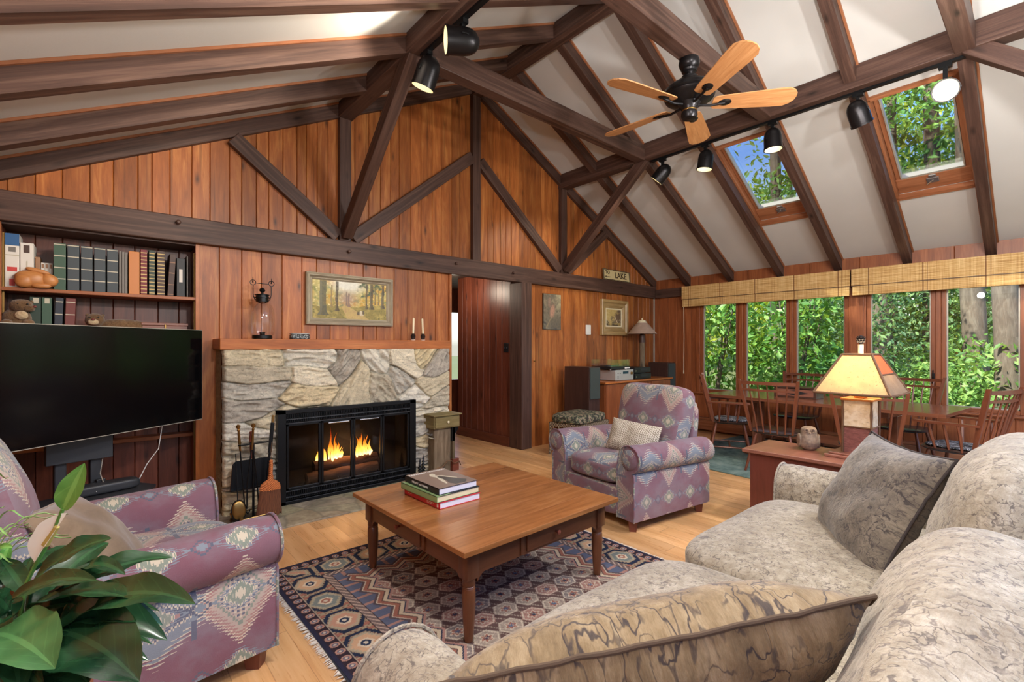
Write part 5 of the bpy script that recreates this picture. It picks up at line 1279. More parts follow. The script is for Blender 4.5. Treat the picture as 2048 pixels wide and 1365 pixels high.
RA, RB = 1.93, 2.35
rg = thing('oriental_rug', 'dark blue and rust oriental rug with fringe beneath the coffee table', 'rug', (.755, .75, 0), R(0))
grid_mesh('pile', 440, 530, lambda U, V: (U*RA + .012*np.sin(V*5), V*RB, .012 + .001*np.sin(U*40)*np.sin(V*37)), lambda U, V: rugcol(U, V, RA, RB), M['rugmat'], rg, smooth=True)
M['fringe'] = flat('rug_fringe', (214, 206, 194), .9)
part('rug_edge', BM['navy'], rg, lambda b: b.box(0, RA, 0, RB, .001, .0105))
def fringe(b):
    rn = random.Random(4)
    for xx, sg in ((.005, -1), (RA-.0, 1)):
        for k in range(340):
            y = k*RB/340; x = xx + .012*math.sin(y/RB*5); l = rn.uniform(.025, .045); dy = rn.uniform(-.012, .012); w = .0028
            b.add([(x, y-w, .008), (x, y+w, .008), (x+sg*l*.6, y+w+dy*.5, .007), (x+sg*l, y+dy, .003), (x+sg*l*.6, y-w+dy*.5, .007)], [(0, 1, 2, 3, 4)] if sg > 0 else [(4, 3, 2, 1, 0)])
part('fringe', M['fringe'], rg, fringe)['kind'] = 'stuff'
rg2 = MB(); rg2.box(-1.15, 1.15, -1.42, 1.42, 0, .014, 1, bev=.004)
o = rg2.build('teal_rug', M['teal']); o.location = (6.18, 1.80, .001); o.rotation_euler = (0, 0, R(-5)); tag(o, 'worn grey-teal rug beneath the dining table', 'rug')
# ---------------------------------------------------------------- coffee table
t = thing('coffee_table', 'square cherry coffee table with turned legs and small drawers on the oriental rug', 'coffee table', (1.745, 2.265, .014), R(1))
hx, hy, TZ = .562, .575, .456
part('tabletop', M['cherry'], t, lambda b: [b.bbox(-hx + (2*hx)*0, hx, -hy + k*2*hy/7 + .0003, -hy + (k+1)*2*hy/7 - .0003, TZ-.024, TZ, 0, None, .0012) for k in range(7)])
part('edge_band', M['cherry'], t, lambda b: (b.box(-hx-.003, hx+.003, -hy-.003, -hy, TZ-.023, TZ-.001), b.box(-hx-.003, hx+.003, hy, hy+.003, TZ-.023, TZ-.001), b.box(-hx-.003, -hx, -hy, hy, TZ-.023, TZ-.001), b.box(hx, hx+.003, -hy, hy, TZ-.023, TZ-.001)))
AX, AY = hx-.075, hy-.075
D_ = M['cherry_dk']
for (nm, f) in (('apron', lambda b: b.box(-AX, AX, -AY-.012, -AY+.008, TZ-.15, TZ-.024, 0)), ('apron', lambda b: b.box(-AX, AX, AY-.008, AY+.012, TZ-.15, TZ-.024, 0)), ('apron', lambda b: b.box(-AX-.012, -AX+.008, -AY, AY, TZ-.15, TZ-.024, 1)), ('apron', lambda b: b.box(AX-.008, AX+.012, -AY, AY, TZ-.15, TZ-.024, 1))): part(nm, D_, t, f)
def drawer(cx, cy, ax, w=.40):
    if ax == 0:
        d = part('drawer', D_, t, lambda b: b.box(cx-w/2, cx+w/2, cy-.006, cy+.006, TZ-.138, TZ-.036, 0, bev=.003)); kp = (cx, cy-.006); rz = 0
    else:
        d = part('drawer', D_, t, lambda b: b.box(cx-.006, cx+.006, cy-w/2, cy+w/2, TZ-.138, TZ-.036, 1, bev=.003)); kp = (cx-.006, cy); rz = -90
    part('knob', M['turned'], d, lambda b: b.lathe([(.006, 0), (.006, .012), (.012, .018), (.013, .026), (0, .03)], 16, M=MT(kp[0], kp[1], TZ-.087, rz=R(rz)) @ Matrix.Rotation(R(90), 4, 'X')), smooth=True)
drawer(.08, -AY-.014, 0, .42); drawer(-AX-.014, .10, 1, .42)
for q in (-.165, ): 
    part('drawer_divider', D_, t, lambda b: b.box(q-.008, q+.008, -AY-.02, -AY, TZ-.145, TZ-.03, 2, bev=.002)); part('drawer_divider', D_, t, lambda b: b.box(-AX-.02, -AX, q+.02-.008, q+.02+.008, TZ-.145, TZ-.03, 2, bev=.002))
for sx_ in (-1, 1):
    for sy_ in (-1, 1):
        def leg(b):
            x, y = sx_*(AX-.012), sy_*(AY-.012)
            b.bbox(x-.034, x+.034, y-.034, y+.034, TZ-.165, TZ-.024, 2, None, .003)
            b.lathe([(.034, TZ-.165), (.030, TZ-.175), (.031, TZ-.195), (.0275, TZ-.199), (.0305, TZ-.203), (.0275, TZ-.207), (.031, TZ-.212), (.032, TZ-.25), (.030, TZ-.32), (.023, .03), (.020, .0)], 22, (x, y, 0))
            for ax_, (dx, dy) in enumerate(((-sx_, 0), (0, -sy_))):
                p = [(0, TZ-.148), (.05, TZ-.148), (.03, TZ-.155), (.012, TZ-.17), (.0, TZ-.19)]
                if ax_ == 0: b.prism([(x - sx_*.034 - sx_*a, z) for a, z in p], 1, y-.010+sy_*.012, y+.010+sy_*.012)
                else: b.prism([(y - sy_*.034 - sy_*a, z) for a, z in p], 0, x-.010+sx_*.012, x+.010+sx_*.012)
        lg = part('leg', D_, t, leg, smooth=True, angle=35)
        part('floor_cup', M['jar'], lg, lambda b: b.lathe([(.03, -.002), (.034, .004), (.026, .006)], 18, (sx_*(AX-.012), sy_*(AY-.012), 0)))
# books on the coffee table
TT = .471
def cbook(z, h, w, d, cm, pages, label, x, y, rz, tt=None, extra=None):
    t = thing('coffee_table_book', label, 'book', (x, y, z), R(rz), None)
    part('cover', cm, t, lambda b: (b.box(0, w, 0, d, 0, .003), b.box(0, w, 0, d, h-.003, h), b.box(0, .004, 0, d, 0, h)))
    part('pages', pages, t, lambda b: b.box(.004, w-.005, .004, d-.004, .003, h-.003)); return t
BM['redc'] = mat_book('red_cover', (196, 44, 56), .3); BM['greenc'] = mat_book('sage_cover', (132, 160, 110), .35); BM['taupec'] = mat_book('taupe_cover', (122, 104, 94), .35); BM['darkc'] = mat_book('near_black_cover', (30, 34, 38), .3)
M['pagew'] = flat('white_pages', (214, 214, 226), .7); M['pagec'] = flat('cream_pages', (214, 206, 170), .7)
t = cbook(TT, .036, .285, .385, BM['redc'], M['pagew'], 'red-spined art book at the bottom of the coffee table stack', 1.405, 2.215, 1)
part('spine_print', M['white'], t, lambda b: (b.box(-.0012, 0, .06, .13, .020, .0235), b.box(-.0012, 0, .075, .13, .012, .0145), b.box(-.0012, 0, .30, .34, .017, .020), b.box(-.0012, 0, .015, .028, .008, .026)))
t = cbook(TT+.0365, .034, .30, .385, BM['greenc'], M['pagec'], 'sage green book in the middle of the coffee table stack', 1.392, 2.222, 2)
part('cover_photo', BM['darkc'], t, lambda b: (b.box(.10, .30, 0, .385, .0335, .0348), b.box(.012, .30, -.0006, 0, .0, .0025), b.box(.012, .30, -.0006, 0, .0315, .034)))
t = cbook(TT+.0715, .036, .27, .37, BM['darkc'], M['pagew'], 'taupe book titled SARGENT and FASHION on top of the stack', 1.412, 2.235, 1)
part('cover_photo', BM['taupec'], t, lambda b: b.box(.004, .27, 0, .37, .0361, .0366))
text_mesh('SARGENT', .029, .0004, M['white'], 'title_text', t, basis((.072, .34, .0370), (1, 0, 0), (0, 1, 0), (0, 0, 1)), .0003)
text_mesh('and', .013, .0004, M['white'], 'title_text', t, basis((.147, .340, .0370), (1, 0, 0), (0, 1, 0), (0, 0, 1)))
text_mesh('FASHION', .029, .0004, M['white'], 'title_text', t, basis((.212, .34, .0370), (1, 0, 0), (0, 1, 0), (0, 0, 1)), .0004)
text_mesh('SARGENT and FASHION', .017, .0004, M['white'], 'spine_text', t, basis((-.0008, .20, .018), (0, -1, 0), (0, 0, 1), (-1, 0, 0)))
sil = lambda pts, z0, z1: (lambda b: b.prism(pts, 2, z0, z1))
part('printed_figure', BM['lab'], t, sil([(.10, .25), (.12, .29), (.145, .295), (.15, .27), (.135, .245), (.17, .22), (.215, .13), (.21, .12), (.16, .19), (.14, .19), (.12, .12), (.10, .06), (.09, .06), (.10, .14), (.115, .20)], .0367, .0370)); part('printed_dress', BM['darkc'], t, sil([(.125, .21), (.145, .22), (.165, .19), (.18, .15), (.235, .06), (.20, .02), (.13, .02), (.115, .06), (.13, .12)], .0370, .0373))
# ---------------------------------------------------------------- dining
t = thing('dining_table', 'long dark wooden trestle dining table by the windows', 'dining table', (6.375, 1.80, .015), R(-5.5))
DL, DW = 1.16, .47
part('tabletop', M['dining'], t, lambda b: [b.bbox(-DW + k*2*DW/5, -DW + (k+1)*2*DW/5 - .0005, -DL, DL, .695, .73, 1, None, .002) for k in range(5)])
for sy_ in (-.72, .72):
    part('trestle', M['dining'], t, lambda b: (b.box(-.30, .30, sy_-.04, sy_+.04, 0, .07, 0, bev=.006), b.box(-.09, .09, sy_-.035, sy_+.035, .07, .63, 2, bev=.004), b.box(-.36, .36, sy_-.04, sy_+.04, .63, .695, 0, bev=.006)))
part('stretcher', M['dining'], t, lambda b: b.box(-.02, .02, -.72, .72, .22, .32, 1, bev=.004)); 
part('breadboard_end', M['dining'], t, lambda b: b.box(-DW, DW, -DL-.05, -DL, .695, .73, 0, bev=.002)); part('breadboard_end', M['dining'], t, lambda b: b.box(-DW, DW, DL, DL+.05, .695, .73, 0, bev=.002))
def dchair(arms, label, loc, rz, cushion=False):
    t = thing('dining_chair', label, 'chair', loc, R(rz), 'spindle-back dining chairs')
    W_ = M['chairw']; SZ = .44
    def seat(b):
        rings = []
        for z, k in ((SZ-.03, .86), (SZ-.015, .97), (SZ-.004, 1.0), (SZ, .97)):
            rings.append([((.235 if math.cos(a) > 0 else .215)*math.copysign(abs(math.cos(a))**.62, math.cos(a))*k, .25*math.copysign(abs(math.sin(a))**.62, math.sin(a))*k*(1+.03*math.cos(a)), z) for a in [2*PI*i/36 for i in range(36)]])
        b.loft(rings)
    part('seat', M['seatw'], t, seat, smooth=True, angle=50)
    for sx_, sy_ in ((1, 1), (1, -1), (-1, 1), (-1, -1)):
        part('leg', W_, t, lambda b: b.tube([(sx_*.15, sy_*.16, SZ-.02), (sx_*.19, sy_*.20, .22), (sx_*.235, sy_*.245, 0)], .016, 10, rs=[.013, .0185, .012]), smooth=True)
    for sy_ in (-1, 1): part('side_stretcher', W_, t, lambda b: b.tube([(.215, sy_*.222, .13), (0, sy_*.222, .13), (-.215, sy_*.222, .13)], .01, 8, rs=[.008, .012, .008]), smooth=True)
    part('cross_stretcher', W_, t, lambda b: b.tube([(0, -.222, .13), (0, 0, .13), (0, .222, .13)], .01, 8, rs=[.008, .012, .008]), smooth=True)
    # back : posts lean back (-x) and flare
    def bk(s, y): return (-.185 - .13*s - .035*(1-(y/.27)**2), y*(.74 + .30*s), SZ - .01 + .56*s)
    for sy_ in (-1, 1): part('back_post', W_, t, lambda b: b.loft([[(bk(s, sy_*.27)[0] + dx*w_, bk(s, sy_*.27)[1] + dy*w_*.8, bk(s, sy_*.27)[2]) for dx, dy in ((-1, -1), (1, -1), (1, 1), (-1, 1))] for s, w_ in ((0, .012), (.3, .018), (.8, .019), (1.02, .015))]), smooth=True, angle=40)
    for s, hh in ((.955, .017), (.82, .012)):
        part('crest_rail' if s > .9 else 'lower_rail', W_, t, lambda b: b.loft([[(bk(s, y)[0] + a, bk(s, y)[1], bk(s, y)[2] + c) for a, c in ((-.008, -hh), (.008, -hh), (.008, hh), (-.008, hh))] for y in [-.265 + .53*i/10 for i in range(11)]]), smooth=True, angle=40)
    for i in range(5):
        y = -.18 + .09*i; part('spindle', W_, t, lambda b: b.tube([bk(0, y), bk(.35, y), bk(.95, y)], .008, 8, rs=[.007, .011, .006]), smooth=True)
    if arms:
        for sy_ in (-1, 1):
            part('armrest', W_, t, lambda b: b.loft([[(x, sy_*(yy + q*w_), z_) for q, z_ in ((-1, .665), (1, .665), (1, .685), (-1, .685))] for x, yy, w_ in ((-.25, .245, .016), (-.1, .275, .02), (.08, .29, .028), (.17, .285, .034), (.21, .28, .02))]), smooth=True, angle=40)
            for x in (-.12, -.02, .09): part('arm_spindle', W_, t, lambda b: b.tube([(x*.9 - .01, sy_*.225, SZ-.01), (x, sy_*.258, .56), (x+.01, sy_*.278, .668)], .01, 8, rs=[.009, .014, .009]), smooth=True)
    if cushion:
        part('seat_pad', M['pad'], t, lambda b: b.blob(.19, .20, .013, 4, 10, MT(.02, 0, SZ+.013), nz=.006, nf=8), smooth=True, angle=180)
    return t
g = G('patterned_seat_pad'); o = g.co('Object'); n = g.noise(o, 16, 2, .5, 1.5); M['pad'] = g.fin(g.ramp(n, [(.42, rgb(30, 30, 34)), (.47, rgb(168, 168, 172)), (.53, rgb(36, 36, 40)), (.6, rgb(90, 94, 100))], True), .8)
ZR_ = .016
ca = dchair(True, 'spindle-back dining armchair with a patterned pad at the far left end of the table', (5.93, 2.66, ZR_), -64, True)
dup(ca, (5.87, .56, ZR_), R(72), 'spindle-back dining armchair with a patterned pad, behind the sofa at the table end')
cb = dchair(False, 'armless spindle-back chair with its back to the camera, left of the owl and lamp', (5.56, 1.98, ZR_), 4)
dup(cb, (5.42, 1.12, ZR_), R(8), 'armless spindle-back chair directly behind the birch bark lamp')
dup(cb, (6.98, 2.25, ZR_), R(176), 'armless chair on the window side facing the camera, behind the wooden chest')
dup(cb, (6.86, 1.12, ZR_), R(172), 'armless chair on the window side to the right of the lamp')
t = thing('wooden_chest', 'small dark wooden chest with a diamond motif on the dining table', 'box', (6.43, 2.05, .746), R(-5))
part('body', M['seatw'], t, lambda b: b.box(-.10, .10, -.24, .24, 0, .11, 1, bev=.003)); part('lid', M['seatw'], t, lambda b: b.box(-.11, .11, -.25, .25, .112, .13, 1, bev=.003)); 
part('front_panel', M['endt'], t, lambda b: b.box(-.103, -.10, -.21, .21, .02, .10, 1)); part('diamond_inlay', BM['blackb'], t, lambda b: b.prism([(-.16, .06), (0, .092), (.16, .06), (0, .028)], 0, -.106, -.103))
t = thing('floor_pole', 'short white pole with a black foam grip lying on the teal rug', 'pole', (6.35, 2.42, .04), R(-22))
part('pole', M['white'], t, lambda b: b.tube([(0, 0, 0), (.42, 0, 0)], .018, 12), smooth=True); part('grip', M['blackp'], t, lambda b: b.tube([(-.17, 0, 0), (0, 0, 0)], .024, 12), smooth=True)
# ---------------------------------------------------------------- end table, owl, lamp
t = thing('end_table', 'brown wooden end table with solid side panels beside the sofa arm', 'end table', (3.90, 1.13, 0), 0)
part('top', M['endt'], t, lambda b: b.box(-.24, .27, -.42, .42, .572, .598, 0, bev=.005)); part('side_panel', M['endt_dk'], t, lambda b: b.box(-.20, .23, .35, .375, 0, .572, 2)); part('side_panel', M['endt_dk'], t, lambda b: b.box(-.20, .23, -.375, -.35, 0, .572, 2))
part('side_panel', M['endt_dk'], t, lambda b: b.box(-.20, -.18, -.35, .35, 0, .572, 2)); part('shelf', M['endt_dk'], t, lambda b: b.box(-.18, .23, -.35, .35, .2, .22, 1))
g = G('stone_owl'); o = g.co('Object'); x, y, z = g.xyz(o); n = g.noise(o, 40, 5, .6); wv = (z*260).sin()*.5+.5
M['owl'] = g.fin(g.mix(wv*.2, g.ramp(n, [(.3, rgb(112, 96, 84)), (.6, rgb(160, 142, 122)), (.75, rgb(190, 172, 148))]), rgb(96, 92, 96)), .6); g.bump(n+wv*.3, .4, .003)
t = thing('owl_figurine', 'round carved stone owl figurine on the end table', 'figurine', (3.99, 1.20, .598), R(205))
def owl(b):
    pr_ = [(.0, 0), (.038, .002), (.056, .018), (.066, .045), (.068, .075), (.062, .105), (.054, .125), (.053, .14), (.053, .158), (.045, .176), (.028, .187), (0, .190)]
    b.lathe([(r_, z*.92) for r_, z in pr_], 36)
part('body', M['owl'], t, owl, smooth=True, angle=180)
for sg in (-1, 1):
    part('wing', M['owl'], t, lambda b: b.blob(.044, .012, .052, 2.4, 10, MT(-.004, sg*.061, .066, ry=R(16), rz=R(-sg*6))), smooth=True, angle=180)
    e = part('eye_ring', M['owl'], t, lambda b: b.lathe([(.016, -.004), (.015, .005), (.010, .007), (.009, .002), (0, .002)], 18, M=MT(.047, sg*.019, .147, ry=R(84), rz=R(sg*20))), smooth=True)
    part('pupil', BM['brown'], e, lambda b: b.lathe([(.006, .001), (.004, .006), (0, .007)], 12, M=MT(.047, sg*.019, .147, ry=R(84), rz=R(sg*20))), smooth=True)
part('beak', M['owl'], t, lambda b: b.lathe([(.008, 0), (.005, .012), (0, .018)], 8, M=MT(.048, 0, .134, ry=R(115))), smooth=True)
t = thing('table_lamp', 'lit birch bark table lamp with a mica pyramid shade on the end table', 'lamp', (3.99, .88, .598), R(-3))
part('base', M['endt'], t, lambda b: (b.box(-.17, .17, -.17, .17, 0, .022, 0, bev=.006), b.box(-.15, .15, -.15, .15, .022, .036, 0, bev=.005)))
part('lower_bark', M['redbark'], t, lambda b: b.box(-.078, .078, -.078, .078, .036, .215, 2)); part('upper_bark', M['birch'], t, lambda b: b.box(-.078, .078, -.078, .078, .217, .395, 2))
for sx_ in (-1, 1):
    for sy_ in (-1, 1): part('corner_twig', M['twig'], t, lambda b: b.tube([(sx_*.083, sy_*.083, .036 + .36*i/8) for i in range(9)], .008, 7, rs=[.008+.0015*math.sin(i*2.4) for i in range(9)]), smooth=True)
part('band_twig', M['twig'], t, lambda b: [b.tube([p, q], .005, 6) for p, q in (((-.085, -.085, .216), (.085, -.085, .216)), ((-.085, .085, .216), (.085, .085, .216)), ((-.085, -.085, .216), (-.085, .085, .216)), ((.085, -.085, .216), (.085, .085, .216)))])
part('cap', M['rawwood'], t, lambda b: (b.box(-.095, .095, -.095, .095, .396, .412, 0, bev=.004), b.box(-.04, .04, -.03, .03, .412, .432, 0, bev=.006)))
part('stem', M['bronze'], t, lambda b: b.tube([(0, 0, .43), (0, 0, .73)], .005, 8))
def mica(nm, c):
    g = G(nm); N = g.N; o = g.co('Object'); n = g.noise(o, 14, 5, .6); sp_ = g.noise(o, 90, 2)
    col = g.mix((sp_ > .68)*.5, g.ramp(n, [(.3, rgb(*[v*.9 for v in c])), (.7, rgb(*c))]), rgb(120, 84, 60))
    tl = N.new('ShaderNodeBsdfTranslucent'); g.put(tl.inputs[0], col); g.fin(col, .5, 0, .3); mx = N.new('ShaderNodeMixShader'); mx.inputs[0].default_value = .62
    g.nt.links.new(g.b.outputs[0], mx.inputs[1]); g.nt.links.new(tl.outputs[0], mx.inputs[2]); g.nt.links.new(mx.outputs[0], g.out.inputs[0]); return g.mat
M['mica'] = mica('mica_shade', (236, 214, 170)); M['micar'] = mica('red_mica', (206, 132, 98)); M['micag'] = mica('grey_mica', (176, 160, 140))
zb, zt, rb, rt = .452, .715, .218, .086
for k in range(4):
    a = R(90*k)
    def pn(b, s0, s1):
        def P(s, v): r_ = rb+(rt-rb)*s; return Vector((-r_, v*r_, zb+(zt-zb)*s))
        q = [P(s0, -1), P(s0, 1), P(s1, 1), P(s1, -1)]; o_ = [p + Vector((.003, 0, 0)) for p in q]
        Rm = Matrix.Rotation(a, 4, 'Z'); b.add(q + o_, [(0, 1, 2, 3), (7, 6, 5, 4), (0, 4, 5, 1), (1, 5, 6, 2), (2, 6, 7, 3), (3, 7, 4, 0)], None, Rm)
    if k % 2 == 0: part('shade_panel', M['mica'], t, lambda b: pn(b, .01, .99))
    else: part('shade_panel', M['micag'], t, lambda b: pn(b, .01, .48)); part('shade_panel', M['micar'], t, lambda b: pn(b, .5, .99))
    def edge(b):
        Rm = Matrix.Rotation(a, 4, 'Z')
        for r_, z in ((rb, zb), (rt, zt)): b.tube([Rm @ Vector((-r_, -r_, z)), Rm @ Vector((-r_, 0, z-.004 if z < .5 else z)), Rm @ Vector((-r_, r_, z))], .008, 7)
        b.tube([Rm @ Vector((-rb, -rb, zb)), Rm @ Vector((-(rb+rt)/2, -(rb+rt)/2, (zb+zt)/2)), Rm @ Vector((-rt, -rt, zt))], .008, 7)
        if k % 2: b.tube([Rm @ Vector((-(rb+rt)/2, -(rb+rt)/2, (zb+zt)/2)), Rm @ Vector((-(rb+rt)/2, (rb+rt)/2, (zb+zt)/2))], .006, 7)
    part('shade_twig', M['twig'], t, edge, smooth=True)
part('bulb', M['bulb'], t, lambda b: b.blob(.028, .028, .036, 2, 8, MT(0, 0, .60)), smooth=True, angle=180)
part('finial', M['birch'], t, lambda b: b.lathe([(.016, .722), (.017, .785), (0, .786)], 14)); part('finial_cone', M['cone'], t, lambda b: pinecone(b, .06, .036, .785, 5))
# ---------------------------------------------------------------- stereo corner
t = thing('stereo_cabinet', 'reddish wooden low cabinet carrying the stereo in the far corner', 'cabinet', (6.08, 4.36, 0))
part('top', M['mantel'], t, lambda b: b.box(-.85, .90, -.32, .27, .845, .87, 0, bev=.004)); part('case', M['red'], t, lambda b: b.box(-.82, .87, -.28, .27, .06, .845, 2)); part('plinth', M['red'], t, lambda b: b.box(-.80, .85, -.25, .27, 0, .06, 0))
for k in range(3):
    d = part('door', M['red'], t, lambda b: b.box(-.80 + k*.56, -.26 + k*.56, -.296, -.28, .09, .83, 2, bev=.004)); part('knob', M['brass'], d, lambda b: b.lathe([(.006, 0), (.012, .014), (0, .02)], 12, M=MT(-.30 + k*.56, -.296, .5, rx=R(90))))
M['spk'] = wood('dark_walnut_veneer', (50, 32, 28), (68, 46, 40), (86, 60, 52), rough=.4, sx=1, sy=14, var=.05, knots=False)
M['grille'] = flat('speaker_grille', (58, 66, 62), .9)
def tower(x, y, w, d, h, gz, label):
    t = thing('tower_speaker', label, 'speaker', (x, y, 0), 0, 'stereo speakers'); part('cabinet', M['spk'], t, lambda b: b.box(-w/2, w/2, -d/2, d/2, 0, h, 2, bev=.004)); part('grille', M['grille'], t, lambda b: b.box(-w/2+.008, w/2-.008, -d/2-.02, -d/2, gz, h-.01, 2, bev=.006)); return t
tower(5.00, 4.27, .22, .44, 1.09, .66, 'tall dark walnut floor speaker left of the silver receiver')
tower(7.10, 4.32, .22, .36, 1.10, .70, 'dark walnut floor speaker in the corner right of the black components')
t = thing('stereo_receiver', 'silver stereo receiver with blue display under the turntable', 'receiver', (5.75, 4.28, .87), R(0))
part('case', M['silver'], t, lambda b: b.box(-.22, .22, -.17, .20, .008, .155, 0, bev=.004)); part('front_panel', M['silver'], t, lambda b: b.box(-.222, .222, -.182, -.17, .006, .158, 0, bev=.003))
part('display', flat('blue_display', (34, 60, 78), .2), t, lambda b: b.box(-.04, .09, -.185, -.182, .10, .135)); part('volume_knob', M['brass'], t, lambda b: b.lathe([(.022, 0), (.02, .018), (0, .02)], 18, M=MT(.165, -.182, .105, rx=R(90))))
for q in (-.16, -.11): part('button', M['blackp'], t, lambda b: b.lathe([(.006, 0), (.005, .008), (0, .009)], 10, M=MT(q, -.182, .11, rx=R(90)))); part('button', M['blackp'], t, lambda b: b.lathe([(.006, 0), (.005, .008), (0, .009)], 10, M=MT(-.16, -.182, .045 + (q+.16)*.4, rx=R(90))))
t = thing('turntable', 'turntable with a clear dust cover on top of the silver receiver', 'turntable', (5.68, 4.30, 1.028), 0)
part('plinth', M['blackp'], t, lambda b: b.box(-.23, .23, -.18, .17, .012, .05, 0, bev=.004)); part('platter', M['charcoal'], t, lambda b: b.lathe([(.14, .05), (.14, .064), (0, .065)], 32, (-.03, 0, 0))); part('tonearm', M['chrome'], t, lambda b: b.tube([(.17, .12, .075), (.17, -.04, .075), (.10, -.09, .07)], .005, 8))
part('dust_cover', M['jar'], t, lambda b: (b.box(-.23, .23, -.18, .17, .145, .148), b.box(-.23, .23, -.18, -.177, .05, .148), b.box(-.23, .23, .167, .17, .05, .148), b.box(-.23, -.227, -.18, .17, .05, .148), b.box(.227, .23, -.18, .17, .05, .148)))
part('front_strip', M['white'], t, lambda b: b.box(.10, .225, -.184, -.18, .016, .034)); 
for q in (-.19, .19): part('foot', M['chrome'], t, lambda b: b.lathe([(.018, -.0), (.018, .012)], 12, (q, -.14, 0)))
for k, (z, d_, lb) in enumerate(((.87, 0, 'lower black stereo component right of the silver receiver'), (.962, .0, 'upper black stereo component right of the silver receiver'))):
    t = thing('stereo_component', lb, 'stereo component', (6.255 - .01*k, 4.28, z), 0, 'black stereo components'); part('case', M['blackp'], t, lambda b: b.box(-.215, .215, -.16, .19, .006, .086, 0, bev=.003)); part('display', M['charcoal'], t, lambda b: b.box(-.05, .12, -.163, -.16, .04, .065)); part('button', M['chrome'], t, lambda b: b.box(-.19, -.17, -.164, -.16, .03, .045))
t = thing('wicker_shade_lamp', 'unlit log lamp with a woven cone shade in front of the corner boards', 'lamp', (6.62, 4.38, .87))
part('log_stem', M['greywood'], t, lambda b: (b.lathe([(.075, 0), (.075, .02), (.04, .03)], 18), b.tube([(0, 0, .02), (.004, 0, .3), (0, 0, .62)], .044, 12)), smooth=True); part('socket', BM['brown'], t, lambda b: b.lathe([(.05, .56), (.046, .68), (.02, .72)], 14))
M['linen'] = flat('woven_grass_shade', (172, 146, 128), .9, var=.3)
part('shade', M['linen'], t, lambda b: b.lathe([(.235, .70), (.08, .88), (.077, .88), (.231, .70)], 36, closed=True), smooth=True); part('shade_cap', M['cream'], t, lambda b: b.lathe([(.08, .88), (.05, .92), (0, .93)], 28), smooth=True); part('finial', M['cream'], t, lambda b: b.lathe([(.006, .925), (.012, .945), (0, .96)], 10))
# wicker stool
t = thing('wicker_stool', 'wicker footstool with a dark floral cushion behind the right armchair', 'stool', (4.66, 4.02, 0), R(8))
part('cushion', M['floral'], t, lambda b: b.blob(.36, .25, .065, 4, 14, MT(0, 0, .46), nz=.01, nf=6), smooth=True, angle=180)
part('apron', M['wicker'], t, lambda b: (b.box(-.34, .34, -.235, -.215, .36, .41), b.box(-.34, .34, .215, .235, .36, .41), b.box(-.34, -.32, -.235, .235, .36, .41), b.box(.32, .34, -.235, .235, .36, .41)))
part('lower_skirt', M['wicker'], t, lambda b: (b.prism([(-.32, .21), (.32, .21), (.3, .14), (.15, .18), (0, .19), (-.15, .18), (-.3, .14)], 1, -.235, -.22), b.prism([(-.22, .21), (.22, .21), (.2, .14), (0, .18), (-.2, .14)], 0, -.34, -.325)))
for sx_ in (-1, 1):
    for sy_ in (-1, 1): part('leg', M['wicker'], t, lambda b: b.tube([(sx_*.325, sy_*.22, .4), (sx_*.325, sy_*.22, .1), (sx_*.335, sy_*.23, 0)], .02, 10, rs=[.02, .02, .014]), smooth=True)
for k in range(9): part('spindle', M['wicker'], t, lambda b: b.tube([(-.29 + k*.0725, -.225, .36), (-.285 + k*.0725, -.225, .29), (-.29 + k*.0725, -.225, .2)], .008, 6))
for k in range(5): part('spindle', M['wicker'], t, lambda b: b.tube([(-.333, -.17 + k*.085, .36), (-.333, -.165 + k*.085, .29), (-.333, -.17 + k*.085, .2)], .008, 6))
# ---------------------------------------------------------------- blinds
def blind(y0, y1, label, cord):
    L = y1-y0; t = thing('bamboo_blind', label, 'blind', (WX-.12, (y0+y1)/2, 2.02), 0, 'woven bamboo blinds')
    part('valance', M['bamboo'], t, lambda b: b.box(-.040, -.027, -L/2, L/2, .125, .335)); part('valance_edge', BM['brown'], t, lambda b: b.box(-.0405, -.026, -L/2, L/2, .118, .125)); part('folded_stack', M['bamboo'], t, lambda b: [b.box(-.03 + .012*k, -.020 + .012*k, -L/2+.01, L/2-.01, .012 + .008*k, .125) for k in range(4)])
    part('bottom_rail', M['bamboo'], t, lambda b: b.box(-.035, .02, -L/2+.01, L/2-.01, 0, .014, 1)); part('head_rail', M['mould'], t, lambda b: b.box(-.02, .05, -L/2, L/2, .30, .335, 1))
    if cord: part('cord', M['cream'], t, lambda b: (b.tube([(-.03, L/2-.03, .0), (-.028, L/2-.035, -.5), (-.03, L/2-.03, -1.05)], .004, 6), b.tube([(-.03, L/2-.03, -1.05), (-.03, L/2-.03, -1.10)], .008, 8)))
blind(1.715, 4.04, 'woven bamboo blind over the three left windows', True); blind(-.75, 1.70, 'woven bamboo blind over the two right windows', False)
